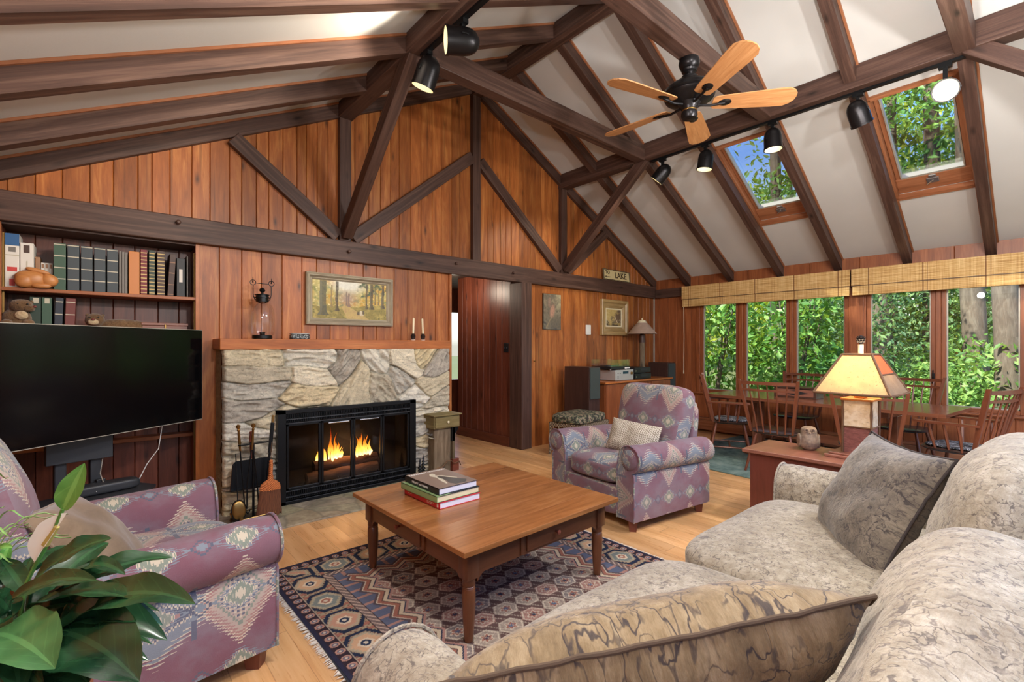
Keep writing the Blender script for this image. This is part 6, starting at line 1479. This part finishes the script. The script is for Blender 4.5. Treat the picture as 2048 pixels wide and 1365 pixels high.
# ---------------------------------------------------------------- track lights
SPOTS = []
def track(x, y0, y1, z, label):
    mb = MB(); mb.box(-.018, .018, y0, y1, -.02, 0, 1); o = mb.build('track_rail', M['black']); o.location = (x, 0, z); tag(o, label, 'track rail', 'ceiling light tracks')
track(5.035, .42, 3.2, 3.619, 'black light track under the window-side purlin'); track(1.87, -.6, 3.2, 3.619, 'black light track under the bookcase-side purlin')
def head(x, y, drop, aim, label, lit=True, power=30, r=.082):
    t = thing('track_light', label, 'spotlight', (x, y, 3.60), 0, 'track light heads'); c = Vector((0, 0, -drop)); a = Vector(aim).normalized()
    part('stem', M['black'], t, lambda b: (b.box(-.022, .022, -.04, .04, -.03, .0), b.box(-.014, .014, -.014, .014, -drop+r*.6, -.02, 2)))
    q = a.to_track_quat('Z', 'Y').to_matrix().to_4x4(); Mx = Matrix.Translation(c) @ q
    k = r/.075
    part('housing', M['bronze'], t, lambda b: b.lathe([(0, -.10*k), (.03*k, -.095*k), (.055*k, -.075*k), (.07*k, -.045*k), (.075*k, -.01), (.075*k, .085*k), (.079*k, .085*k), (.079*k, .10*k), (.072*k, .10*k), (.070*k, .0)], 32, M=Mx, closed=True), smooth=True, angle=50)
    part('baffle', M['cream'], t, lambda b: b.lathe([(.071*k, .098*k), (.05*k, .035*k)], 28, M=Mx, closed=True), smooth=True); part('bulb', M['bulb'], t, lambda b: b.lathe([(.05*k, .035*k), (.03*k, .05*k), (0, .055*k)], 24, M=Mx, closed=True), smooth=True)
    part('yoke', M['black'], t, lambda b: b.tube([Mx @ Vector((r*1.08*math.cos(w), 0, .02-r*1.05*math.sin(w))) for w in [PI*i/10 for i in range(11)]], .006, 6))
    if lit: SPOTS.append((Vector((x, y, 3.60)) + c + a*.09*k*1.15, a, power))
XT = 5.035
head(XT, 3.05, .17, (-.15, .55, -.62), 'black track light farthest along the window-side purlin, aimed at the fireplace wall')
head(XT, 2.52, .17, (-.05, .12, -1), 'black track light aimed straight down, second from the wall', power=25)
head(XT, 1.83, .17, (-.02, -.05, -1), 'black track light in front of the smaller skylight, aimed down', power=25)
head(XT, 1.13, .17, (.45, -.15, -.75), 'black track light between the two skylights', power=25)
head(XT, .56, .20, (-.86, -.12, -.40), 'glowing track light facing the camera beside the near skylight', power=22)
head(1.87, 2.66, .14, (-.90, .42, -.10), 'track light with its lit face turned left above the sofa group', power=45, r=.088)
head(1.87, 1.25, .15, (-.8, .55, -.2), 'added out-of-view track light brightening the left ceiling slope', power=120)  # extra head outside the view, added to brighten the left ceiling
head(1.87, 3.12, .15, (-.15, .35, -.9), 'black track light at the end of the bookcase-side track, aimed at the wall', power=35, r=.088)
# ---------------------------------------------------------------- ceiling fan
t = thing('ceiling_fan', 'five-blade oak ceiling fan with dark bronze motor under the collar beam', 'fan', (3.47, 1.87, 3.26), 0)
part('canopy', M['bronze'], t, lambda b: b.lathe([(.0, .355), (.075, .35), (.08, .32), (.07, .29), (.05, .275), (.06, .27), (.055, .255), (.03, .24), (.028, .235)], 28), smooth=True)
part('motor_housing', M['bronze'], t, lambda b: b.lathe([(.028, .24), (.06, .215), (.06, .185), (.11, .17), (.165, .135), (.19, .11), (.195, .085), (.185, .075), (.19, .065), (.18, .045), (.13, .02), (.085, .005), (.07, -.02)], 36), smooth=True)
part('switch_housing', M['bronze'], t, lambda b: b.lathe([(.07, -.02), (.055, -.045), (.055, -.055), (.06, -.06), (.062, -.09), (.05, -.11), (0, -.115)], 28), smooth=True); part('brass_ring', M['brass'], t, lambda b: b.lathe([(.0565, -.056), (.058, -.050), (.0565, -.044)], 28))
for k in range(5):
    a = Matrix.Rotation(R(21+72*k), 4, 'Z') @ Matrix.Rotation(R(-13), 4, 'X')
    def blade(b):
        pr_ = [(.17, .045), (.185, .062), (.24, .070), (.45, .082), (.62, .092), (.70, .092), (.74, .070), (.765, .035), (.77, 0)]
        out = [(x, y) for x, y in pr_] + [(x, -y) for x, y in pr_[-2::-1]]
        n = len(out); V = [(x, y, -.004) for x, y in out] + [(x, y, .004) for x, y in out]; uv = [(x, y) for x, y in out]
        b.add(V, [tuple(range(n-1, -1, -1)), tuple(range(n, 2*n))] + [(i, (i+1) % n, n+(i+1) % n, n+i) for i in range(n)], [uv[::-1], uv] + [[(0, 0)]*4]*n, a)
    bl = part('blade', M['oak'], t, blade)
    part('blade_iron', M['bronze'], bl, lambda b: (b.lathe([(0, -.012), (.03, -.010), (.036, -.005), (.036, -.003)], 20, (0, 0, 0), a @ Matrix.Translation((.262, 0, 0)) @ Matrix.Scale(1.35, 4, (1, 0, 0))), b.tube([Matrix.Rotation(R(21+72*k), 4, 'Z') @ Vector((.06, 0, -.01)), a @ Vector((.16, 0, -.022)), a @ Vector((.26, 0, -.010))], .010, 8)), smooth=True)
# ---------------------------------------------------------------- plants in the foreground
def leafmat(name, c1, c2, rough=.3):
    g = G(name); u, v, _ = g.xyz(g.co('UV')); n = g.noise(g.co('Object'), 12, 3)
    vein = abs(((abs(v)*1.6 + u*.9)/.035).fr() - .5) < .06
    mid = abs(v) < .0035
    col = g.ramp(n, [(.3, rgb(*c1)), (.7, rgb(*c2))]); col = g.mix((vein*.05).mx(mid*.16), col, rgb(*[min(255, q*1.6+20) for q in c2]))
    g.bump(vein*-1.0, .15, .003); g.fin(col, rough, 0, .6)
    tl = g.N.new('ShaderNodeBsdfTranslucent'); g.put(tl.inputs[0], g.bright(col, 1.6)); mx = g.N.new('ShaderNodeMixShader'); mx.inputs[0].default_value = .08
    g.nt.links.new(g.b.outputs[0], mx.inputs[1]); g.nt.links.new(tl.outputs[0], mx.inputs[2]); g.nt.links.new(mx.outputs[0], g.out.inputs[0]); return g.mat
M['lily'] = leafmat('peace_lily_leaf', (16, 44, 28), (38, 74, 42), .24); M['lilyl'] = leafmat('young_lily_leaf', (74, 130, 56), (112, 164, 78))
M['lilym'] = leafmat('pale_lily_leaf', (42, 84, 46), (72, 116, 66)); M['lilyb'] = leafmat('browned_leaf_tip', (96, 66, 44), (140, 104, 70), .6)
M['spider'] = leafmat('spider_plant_leaf', (70, 118, 60), (120, 160, 90)); M['spathe'] = foliage('white_spathe', [(240, 240, 226), (248, 248, 240)], .3); M['spadix'] = flat('spadix', (176, 158, 84), .8)
def blade_leaf(b, base, tip, w, sag, nrm=(0, 0, 1), fold=.25, n=16, wave=.0, twist=0, shape=1.0, seed=0):
    base, tip = Vector(base), Vector(tip); d = tip-base; L = d.length; V = []; F = []; U = []; nv = Vector(nrm)
    for i in range(n+1):
        s = i/n; p = base + d*s + Vector((0, 0, sag*L*4*s*(1-s)))
        tg = (d + Vector((0, 0, sag*L*4*(1-2*s)))).normalized(); sd = tg.cross(nv).normalized(); sd = Matrix.Rotation(twist*s, 3, tg) @ sd; up = sd.cross(tg)
        ww = w*.5*2.72*(s**.6)*((1-s)**.88) + .0006
        for j, q in enumerate((-1, -.55, 0, .55, 1)):
            V.append(p + sd*q*ww + up*(abs(q)**1.3*fold*ww + wave*ww*math.sin(s*17+q*2+seed)*abs(q))); 
    for i in range(n):
        for j in range(4):
            f = (i*5+j, (i+1)*5+j, (i+1)*5+j+1, i*5+j+1); F.append(f)
            U.append([((q//5)/n*L, ((q % 5)-2)/2*w*.5) for q in f])
    b.add(V, F, U)
LX = (-.13, 1.24)
t = thing('peace_lily', 'potted peace lily with glossy dark leaves and one white flower in the left foreground', 'potted plant', (LX[0], LX[1], .52))
def rel(p): return (p[0]-LX[0], p[1]-LX[1], p[2]-.52)
part('pot', M['terracotta'], t, lambda b: b.lathe([(.075, 0), (.11, .18), (.12, .18), (.12, .21), (.108, .21), (.10, .19)], 32), smooth=True)
part('soil', M['soil'], t, lambda b: b.lathe([(.104, .185), (0, .19)], 24))
LEAVES = [
  ((-0.1, 1.308, 0.909), (0.017, 1.246, 0.983), 0.041, 'lily'),
  ((-0.119, 1.431, 0.884), (-0.056, 1.509, 0.906), 0.035, 'lily'),
  ((-0.131, 1.282, 0.891), (-0.004, 1.118, 0.952), 0.032, 'lily'),
  ((-0.098, 1.227, 0.893), (0.047, 1.02, 0.94), 0.041, 'lily'),
  ((-0.114, 1.268, 0.856), (0.005, 1.11, 0.898), 0.029, 'lily'),
  ((-0.06, 1.18, 0.855), (0.118, 0.932, 0.944), 0.051, 'lily'),
  ((-0.141, 1.185, 0.883), (-0.052, 1.0, 0.878), 0.073, 'lilyl2'),
  ((-0.064, 1.144, 0.876), (0.046, 0.942, 0.843), 0.084, 'lily'),
  ((-0.113, 1.359, 0.87), (-0.16, 1.467, 0.92), 0.028, 'lily'),
  ((-0.125, 1.409, 0.872), (-0.108, 1.488, 0.905), 0.025, 'lily'),
  ((-0.027, 1.258, 0.934), (0.036, 1.163, 0.934), 0.021, 'lily'),
  ((-0.122, 1.235, 0.892), (-0.141, 1.185, 0.946), 0.031, 'lily'),
  ((-0.128, 1.253, 0.871), (-0.127, 1.305, 0.893), 0.026, 'lily'),
  ((-0.056, 1.111, 0.854), (-0.014, 0.994, 0.839), 0.048, 'lily'),
  ((-0.112, 1.133, 0.847), (-0.068, 1.015, 0.848), 0.037, 'lily'),
  ((-0.091, 1.22, 0.856), (-0.037, 1.094, 0.854), 0.038, 'lily'),
  ((-0.071, 1.256, 0.897), (-0.007, 1.147, 0.936), 0.022, 'lilyb'),
  ((-0.131, 1.203, 0.894), (-0.142, 1.159, 0.861), 0.046, 'lily'),
  ((-0.048, 1.156, 0.883), (0.046, 1.021, 0.903), 0.031, 'lily'),
  ((-0.154, 1.408, 0.868), (-0.127, 1.438, 0.902), 0.024, 'lily'),
  ((-0.165, 1.444, 0.886), (-0.147, 1.481, 0.94), 0.021, 'lilyl'),
  ((-0.171, 1.476, 0.934), (-0.14, 1.449, 0.943), 0.012, 'lilyl'),
]
rn = random.Random(5)
for k, (b0, tp, w_, m_) in enumerate(LEAVES):
    mm = {'lily': M['lily'], 'lilyl': M['lilyl'], 'lilyb': M['lilyb'], 'lilyl2': M['lilym']}[m_]
    b0, tp = rel(b0), rel(tp)
    def lf(b):
        blade_leaf(b, b0, tp, w_*1.35, rn.uniform(.05, .13), (rn.uniform(-.5, .1), rn.uniform(-.7, -.2), 1), .35, 18, .13, rn.uniform(-.3, .3), seed=k)
        root = Vector((rn.uniform(-.03, .03), rn.uniform(-.03, .03), .19)); q = Vector(b0)
        b.tube([root, root.lerp(q, .5) + Vector((0, 0, .03)), q, Vector(b0).lerp(Vector(tp), .06)], .004, 6, rs=[.005, .004, .0032, .002])
    part('leaf', mm, t, lf, smooth=True, angle=180)
for k in range(15):
    a = R(-41 + rn.uniform(-50, 45)); q = .05; l = rn.uniform(.12, .23); z0 = rn.uniform(.28, .37)
    b0 = (q*math.cos(a), q*math.sin(a), z0); tp = ((q+l)*math.cos(a), (q+l)*math.sin(a), z0 + rn.uniform(-.12, .05))
    part('leaf', M['lily'], t, lambda b: (blade_leaf(b, b0, tp, rn.uniform(.045, .075), rn.uniform(.06, .16), (-.3, -.5, 1), .35, 18, .14, rn.uniform(-.5, .5), seed=k*3), b.tube([(0, 0, .19), (b0[0]*.6, b0[1]*.6, z0*.8), b0], .004, 6)), smooth=True, angle=180)
for k in range(26):
    a = rn.uniform(0, 2*PI); q = rn.uniform(.03, .07); l = rn.uniform(.12, .22); z0 = rn.uniform(.24, .34)
    b0 = (q*math.cos(a), q*math.sin(a), z0); tp = ((q+l)*math.cos(a), (q+l)*math.sin(a), z0 + rn.uniform(-.10, .07))
    part('leaf', M['lily'], t, lambda b: (blade_leaf(b, b0, tp, rn.uniform(.04, .07), rn.uniform(.08, .2), (0, -.3, 1), .3, 14, .06, rn.uniform(-.4, .4), seed=k), b.tube([(b0[0]*.3, b0[1]*.3, .19), (b0[0]*.8, b0[1]*.8, z0*.7+.05), b0], .004, 6)), smooth=True, angle=180)
def relp(p): return Vector(rel(p))
part('flower_stem', M['lilyl'], t, lambda b: b.tube([(0, 0, .19), relp((-.11, 1.317, .903)), relp((-.097, 1.306, .939)), relp((-.072, 1.284, .996)), relp((-.055, 1.269, 1.052))], .0035, 8), smooth=True)
part('young_leaf', M['lilyl'], t, lambda b: blade_leaf(b, relp((-.055, 1.269, 1.050)), relp((-.023, 1.241, 1.142)), .042, .0, (-.66, -.75, .1), .45, 18, .05, .5), smooth=True, angle=180)
part('spathe', M['spathe'], t, lambda b: blade_leaf(b, relp((-.097, 1.305, .95)), relp((-.049, 1.262, 1.045)), .050, .04, (-.35, -.55, .8), .6, 18, .05, .2), smooth=True, angle=180)
part('spadix', M['spadix'], t, lambda b: b.tube([relp((-.080, 1.284, .985)), relp((-.063, 1.269, 1.020))], .006, 10, rs=[.0065, .0045]), smooth=True)
t = thing('plant_stand', 'round wooden plant stand under the potted peace lily', 'stand', (LX[0], LX[1], 0)); part('top', M['endt_dk'], t, lambda b: b.lathe([(.15, .495), (.155, .50), (.155, .515), (.15, .52)], 28), smooth=True)
for k in range(3): part('leg', M['endt_dk'], t, lambda b: b.tube([(.10*math.cos(2.1*k), .10*math.sin(2.1*k), .5), (.13*math.cos(2.1*k), .13*math.sin(2.1*k), 0)], .014, 8))
SPX = (-.22, 1.56)
t = thing('spider_plant', 'spider plant with thin arching leaves at the left edge behind the lily', 'potted plant', (SPX[0], SPX[1], .62))
part('pot', M['terracotta'], t, lambda b: b.lathe([(.06, 0), (.085, .15), (.095, .15), (.095, .18), (.08, .18), (.078, .16)], 28), smooth=True); part('soil', M['soil'], t, lambda b: b.lathe([(.08, .165), (0, .17)], 20))
for k in range(34):
    a = 2*PI*k/34*1.0 + rn.uniform(-.1, .1); l = rn.uniform(.10, .20); hgt = rn.uniform(.12, .30)
    pts = [(0, 0, .16), (math.cos(a)*l*.35, math.sin(a)*l*.35, .16+hgt*.7), (math.cos(a)*l*.7, math.sin(a)*l*.7, .16+hgt), (math.cos(a)*l, math.sin(a)*l, .16+hgt*.8)]
    def lf(b):
        V = []; F = []; n = 12
        for i in range(n+1):
            s = i/n; p = Vector((math.cos(a)*l*s, math.sin(a)*l*s, .16 + hgt*math.sin(min(1, s*1.15)*PI*.62))); sd = Vector((-math.sin(a), math.cos(a), 0)); ww = .0036*(1-s**3)+.0003
            V += [p-sd*ww, p+Vector((0, 0, -.002)), p+sd*ww]
        for i in range(n):
            for j in range(2): F.append((i*3+j, (i+1)*3+j, (i+1)*3+j+1, i*3+j+1))
        b.add(V, F)
    part('leaf', M['spider'], t, lf, smooth=True, angle=180)
t = thing('plant_stand', 'taller narrow stand under the spider plant', 'stand', (SPX[0], SPX[1], 0)); part('top', M['endt_dk'], t, lambda b: b.lathe([(.11, .60), (.115, .605), (.115, .62)], 24), smooth=True)
for k in range(3): part('leg', M['endt_dk'], t, lambda b: b.tube([(.07*math.cos(2.1*k), .07*math.sin(2.1*k), .6), (.10*math.cos(2.1*k), .10*math.sin(2.1*k), 0)], .012, 8))
# ---------------------------------------------------------------- outdoors
b = MB()
nx = 24
V = []; F = []
for i in range(nx+1):
    for j in range(nx+1):
        x = 7.7 + i*1.6; y = -16 + j*1.9
        V.append((x, y, -.35 + max(0, (x-10))*.10 + .3*mnoise.noise(Vector((x*.3, y*.3, 0)))))
for i in range(nx):
    for j in range(nx):
        a = i*(nx+1)+j; F.append((a, a+nx+1, a+nx+2, a+1))
b.add(V, F); gr_ = b.build('forest_ground', M['ground'], smooth=True)
tag(gr_, 'sloping leafy forest ground beyond the windows', 'ground', kind='stuff')
def leafcloud(mb, c, rad, n, s, seed, droop=.2, shell=.55, flat_=0.0, elong=1.5):
    rs = np.random.RandomState(seed)
    d = rs.normal(size=(n, 3)); d /= np.linalg.norm(d, axis=1)[:, None]
    rr = (shell + (1-shell)*rs.rand(n)**.7)[:, None]
    # clumps
    ncl = max(6, n//70); cl = rs.normal(size=(ncl, 3)); cl /= np.linalg.norm(cl, axis=1)[:, None]
    k = rs.randint(0, ncl, n); P = cl[k]*rr*.85 + d*.34
    P = P*np.array(rad) + np.array(c)
    for i in range(n):
        sz = s*rs.uniform(.6, 1.25)
        out = (P[i]-np.array(c)); out = out/(np.linalg.norm(out)+1e-6)
        a = Vector(out*.5 + rs.normal(size=3)*.7 - np.array([0, 0, droop])); a.normalize()
        nrm = Vector(rs.normal(size=3)*.55 + np.array([-.25, 0, .85])); sd = a.cross(nrm)
        if sd.length < 1e-3: continue
        sd.normalize(); p = Vector(P[i]); w = sz*.32*(1 if not flat_ else flat_)
        q = p + a*sz*elong*.5; e = p + a*sz*elong
        nn = a.cross(sd)*sz*.08
        b0 = len(mb.v)
        mb.v += [tuple(p), tuple(q + sd*w - nn), tuple(e), tuple(q - sd*w - nn), tuple(q)]
        mb.f += [(b0, b0+1, b0+4), (b0+1, b0+2, b0+4), (b0+2, b0+3, b0+4), (b0+3, b0, b0+4)]
        mb.uv += [[(0, 0)]*3]*4; mb.mi += [0]*4
def ground_z(x, y): return -.35 + max(0, (x-10))*.10
def plant(name, label, cat, x, y, z0, crowns, mat, trunk, seed, group=None, leaf=.06):
    r = thing(name, label, cat, (x, y, z0), 0, group)
    mb = MB()
    for i, (c, rad, n) in enumerate(crowns): leafcloud(mb, c, rad, n, leaf, seed*31+i)
    mb.build('foliage', mat, r)['kind'] = 'stuff'
    mb = MB()
    for pts, rr in trunk:
        mb.tube(pts, rr, 10, rs=[rr*(1-.45*k/(len(pts)-1)) for k in range(len(pts))])
    mb.build('trunk', M['bark'], r)
    return r
def stems(seed, n, h, sp, r0):
    rs = random.Random(seed); out = []
    for k in range(n):
        a = rs.uniform(0, 6.28); q = rs.uniform(.2, sp)
        pts = [(0, 0, -.2)] + [(math.cos(a)*q*t, math.sin(a)*q*t + .05*math.sin(t*5), h*t) for t in (.25, .5, .75, 1)]
        out.append((pts, r0*rs.uniform(.6, 1)))
    return out
# leafy shrubs close to the glass
plant('dogwood_shrub', 'broad-leaved green shrub filling the first window from the corner', 'shrub', 9.6, 4.6, -.4, [((0, 0, 1.9), (.95, .85, 1.6), 2400)], M['leaf_a'], stems(1, 7, 2.9, .8, .03), 1, 'shrubs against the windows', .12)
plant('dogwood_shrub', 'bright green shrub with large drooping leaves in the second window', 'shrub', 9.9, 3.2, -.4, [((0, 0, 1.7), (1.0, .9, 1.5), 2600)], M['leaf_a'], stems(2, 7, 2.6, .8, .03), 2, 'shrubs against the windows', .12)
plant('hemlock_tree', 'soft grey-green evergreen boughs in the third window', 'tree', 11.2, 2.55, -.3, [((0, 0, 2.0), (1.2, 1.2, 1.9), 4200)], M['leaf_b'], [([(0, 0, -.3), (0, 0, 2.5), (.1, 0, 5)], .10)], 3, 'evergreens outside', .075)
plant('hemlock_tree', 'feathery evergreen behind the lit lamp in the fourth window', 'tree', 14.5, 2.6, .0, [((0, 0, 2.6), (2.0, 1.8, 2.6), 5600), ((0, -1.5, 1.2), (1.6, 1.4, 1.2), 1800)], M['leaf_b'], [([(0, 0, -.3), (0, 0, 3.5), (.1, 0, 8)], .17)], 4, 'evergreens outside', .10)
plant('hemlock_tree', 'feathery evergreen at the right window with a dark trunk', 'tree', 14.8, 1.1, .0, [((0, 0, 2.8), (1.9, 1.8, 2.4), 5200)], M['leaf_b'], [([(0, 0, -.3), (0, 0, 3.5), (.1, 0, 8)], .19)], 5, 'evergreens outside', .10)
uc = [(10.6, 1.5, 1.0, 'low light green bush under the fourth window'), (10.9, 1.0, 1.15, 'light green bush left in the last window'), (10.3, .3, 1.35, 'tall leafy bush at the right edge of the last window'), (12.2, 3.9, 1.2, 'green bush behind the second window shrub'), (12.6, 1.4, 1.5, 'green thicket behind the fourth window'), (13.0, .5, 1.7, 'green thicket behind the last window'), (9.4, .75, .62, 'pale small-leaved bush just under the last window sill')]
for k, (x, y, h, lb) in enumerate(uc):
    plant('garden_bush', lb, 'bush', x, y, -.35, [((0, 0, h*.62), (1.05, .95, h*.75), 2200)], M['leaf_d'], stems(20+k, 6, h*1.0, .6, .02), 40+k, 'bushes in the garden', .085)
plant('reflection_cluster', 'small orange leaf cluster standing in for a lamp reflection in the last window', 'bush', 13.6, 1.08, -.1, [((0, 0, 1.22), (.34, .36, .24), 420)], M['leaf_refl'], stems(80, 3, 1.4, .2, .02), 60, None, .06)  # leaf cluster added in place of the lamp's reflection in the pane
# taller wood behind, in sun
for k, (x, y, zc, rad, m_, lb) in enumerate([
        (19, 9.5, 4.0, (2.6, 2.6, 4.2), 'leaf_c', 'tall sunlit tree far behind the first window'), (18, 5.6, 3.4, (2.4, 2.4, 3.8), 'leaf_c', 'tall yellow-green tree far behind the third window'),
        (21, 2.6, 4.6, (3.0, 2.8, 4.6), 'leaf_c', 'tall yellow-green tree far behind the fourth window'), (20, .6, 4.0, (2.8, 2.6, 4.4), 'leaf_d', 'tall green tree far behind the last window'),
        (24, 8, 6, (4, 4, 6), 'leaf_d', 'wide crown at the back of the wood, left'), (26, 2, 6, (4, 4.5, 6), 'leaf_d', 'wide crown at the back of the wood, middle'), (25, -2, 6, (4, 4, 6), 'leaf_c', 'wide crown at the back of the wood, right')]):
    plant('forest_tree', lb, 'tree', x, y, ground_z(x, y), [((0, 0, zc), rad, 3600)], M[m_], [([(0, 0, -.5), (.1, 0, zc), (.1, .1, zc*1.9)], .16)], 100+k, 'trees of the wood behind', .22)
# bare trunks
for k, (x, y, r_, lb) in enumerate([(13.0, 2.42, .17, 'dark straight trunk at the left of the fourth window'), (12.4, .92, .18, 'dark leaning trunk in the middle of the last window'), (9.9, .38, .15, 'thick pale grey trunk at the right edge of the last window'), (13.5, 3.9, .07, 'thin dark trunk in the third window')]):
    mb = MB(); mb.tube([(x, y, -.6), (x+.05, y+.05, 1.5), (x+.02, y+.12, 3.2), (x+.1, y+.25, 8)], r_, 14, rs=[r_*1.2, r_, r_*.95, r_*.7]); tag(mb.build('tree_trunk', M['bark'], smooth=True), lb, 'tree trunk', 'bare trunks outside')
# crowns seen through the skylights
plant('maple_tree', 'tree crown against blue sky seen through the smaller-looking skylight', 'tree', 14.5, 5.2, 1.0, [((0, 0, 3.7), (2.0, 2.1, 1.7), 3400), ((0, -1.6, 2.6), (1.8, 1.6, 1.3), 900)], M['leaf_a'], [([(0, 0, -1), (.1, 0, 4), (.1, .1, 8)], .2)], 200, 'crowns above the roof', .13)
plant('maple_tree', 'dense tree crown seen through the skylight nearer the camera', 'tree', 14.2, 1.8, 1.0, [((0, 0, 5.2), (2.6, 2.2, 2.6), 5600)], M['leaf_a'], [([(0, 0, -1), (.1, 0, 4), (.1, .1, 9)], .2)], 201, 'crowns above the roof', .13)

# ---------------------------------------------------------------- light
w = bpy.data.worlds.new('world'); SC.world = w; w.use_nodes = True
nt = w.node_tree; bg = nt.nodes['Background']
tc = nt.nodes.new('ShaderNodeTexCoord'); sp = nt.nodes.new('ShaderNodeSeparateXYZ'); nt.links.new(tc.outputs['Generated'], sp.inputs[0])
rp = nt.nodes.new('ShaderNodeValToRGB'); cr = rp.color_ramp
cr.elements[0].position = .0; cr.elements[0].color = rgb(150, 150, 140)
cr.elements[1].position = 1.0; cr.elements[1].color = rgb(120, 160, 225)
e = cr.elements.new(.06); e.color = rgb(240, 240, 236)
e = cr.elements.new(.20); e.color = rgb(206, 222, 246)
e = cr.elements.new(.34); e.color = rgb(112, 160, 236)
nt.links.new(sp.outputs[2], rp.inputs[0]); nt.links.new(rp.outputs[0], bg.inputs[0]); bg.inputs[1].default_value = 1.3
def light(kind, name, loc, power, color=(1, 1, 1), size=.1, rot=None, parent=None, target=None, **kw):
    l = bpy.data.lights.new(name, kind); o = bpy.data.objects.new(name, l); COL.objects.link(o)
    l.energy = power; l.color = color; o.location = loc
    if kind in ('POINT', 'SPOT'): l.shadow_soft_size = size
    if target is not None: o.rotation_euler = (Vector(target)-Vector(loc)).to_track_quat('-Z', 'Y').to_euler()
    if rot: o.rotation_euler = rot
    for k, v in kw.items(): setattr(l, k, v)
    return o
light('SUN', 'sun', (-12, 8, 20), 6.5, (1, .95, .84), target=(-12+6, 8-2.6, 20-6.5), angle=R(2.0))
WARM = (1, .86, .68)
# fill lights without fixtures, added to brighten the room; then the track spots
for p, e_ in (((1.83, -.2, 3.3), 70), ((5.0, -.5, 2.8), 52), ((3.4, -.5, 2.8), 60), ((.85, 1.0, 2.45), 50), ((-.15, .2, 2.25), 17), ((3.4, .5, 2.6), 45)):
    light('POINT', 'fill_light', p, e_*1.12, (1, .965, .92), .06)
for p, a, e_ in SPOTS: light('SPOT', 'track_spot', p, e_, WARM, .05, target=p+a, spot_size=R(85), spot_blend=.6)
light('POINT', 'lamp_bulb', (3.99, .88, 1.23), 17, (1, .78, .5), .03)
light('POINT', 'fire_glow', (1.8, 4.46, .42), 2.5, (1, .5, .2), .1)
light('POINT', 'hall_light', (3.7, 5.6, 2.2), 10, WARM, .1)
SC.view_settings.view_transform = 'Standard'; SC.view_settings.look = 'None'; SC.view_settings.exposure = 0.88; SC.view_settings.gamma = 1
SC.view_settings.use_curve_mapping = False
c_ = SC.cycles; c_.use_adaptive_sampling = True; c_.adaptive_threshold = .035; c_.max_bounces = 8; c_.diffuse_bounces = 3; c_.glossy_bounces = 3
c_.transparent_max_bounces = 12; c_.transmission_bounces = 4; c_.sample_clamp_indirect = 6; c_.caustics_reflective = False; c_.caustics_refractive = False
c_.use_denoising = True
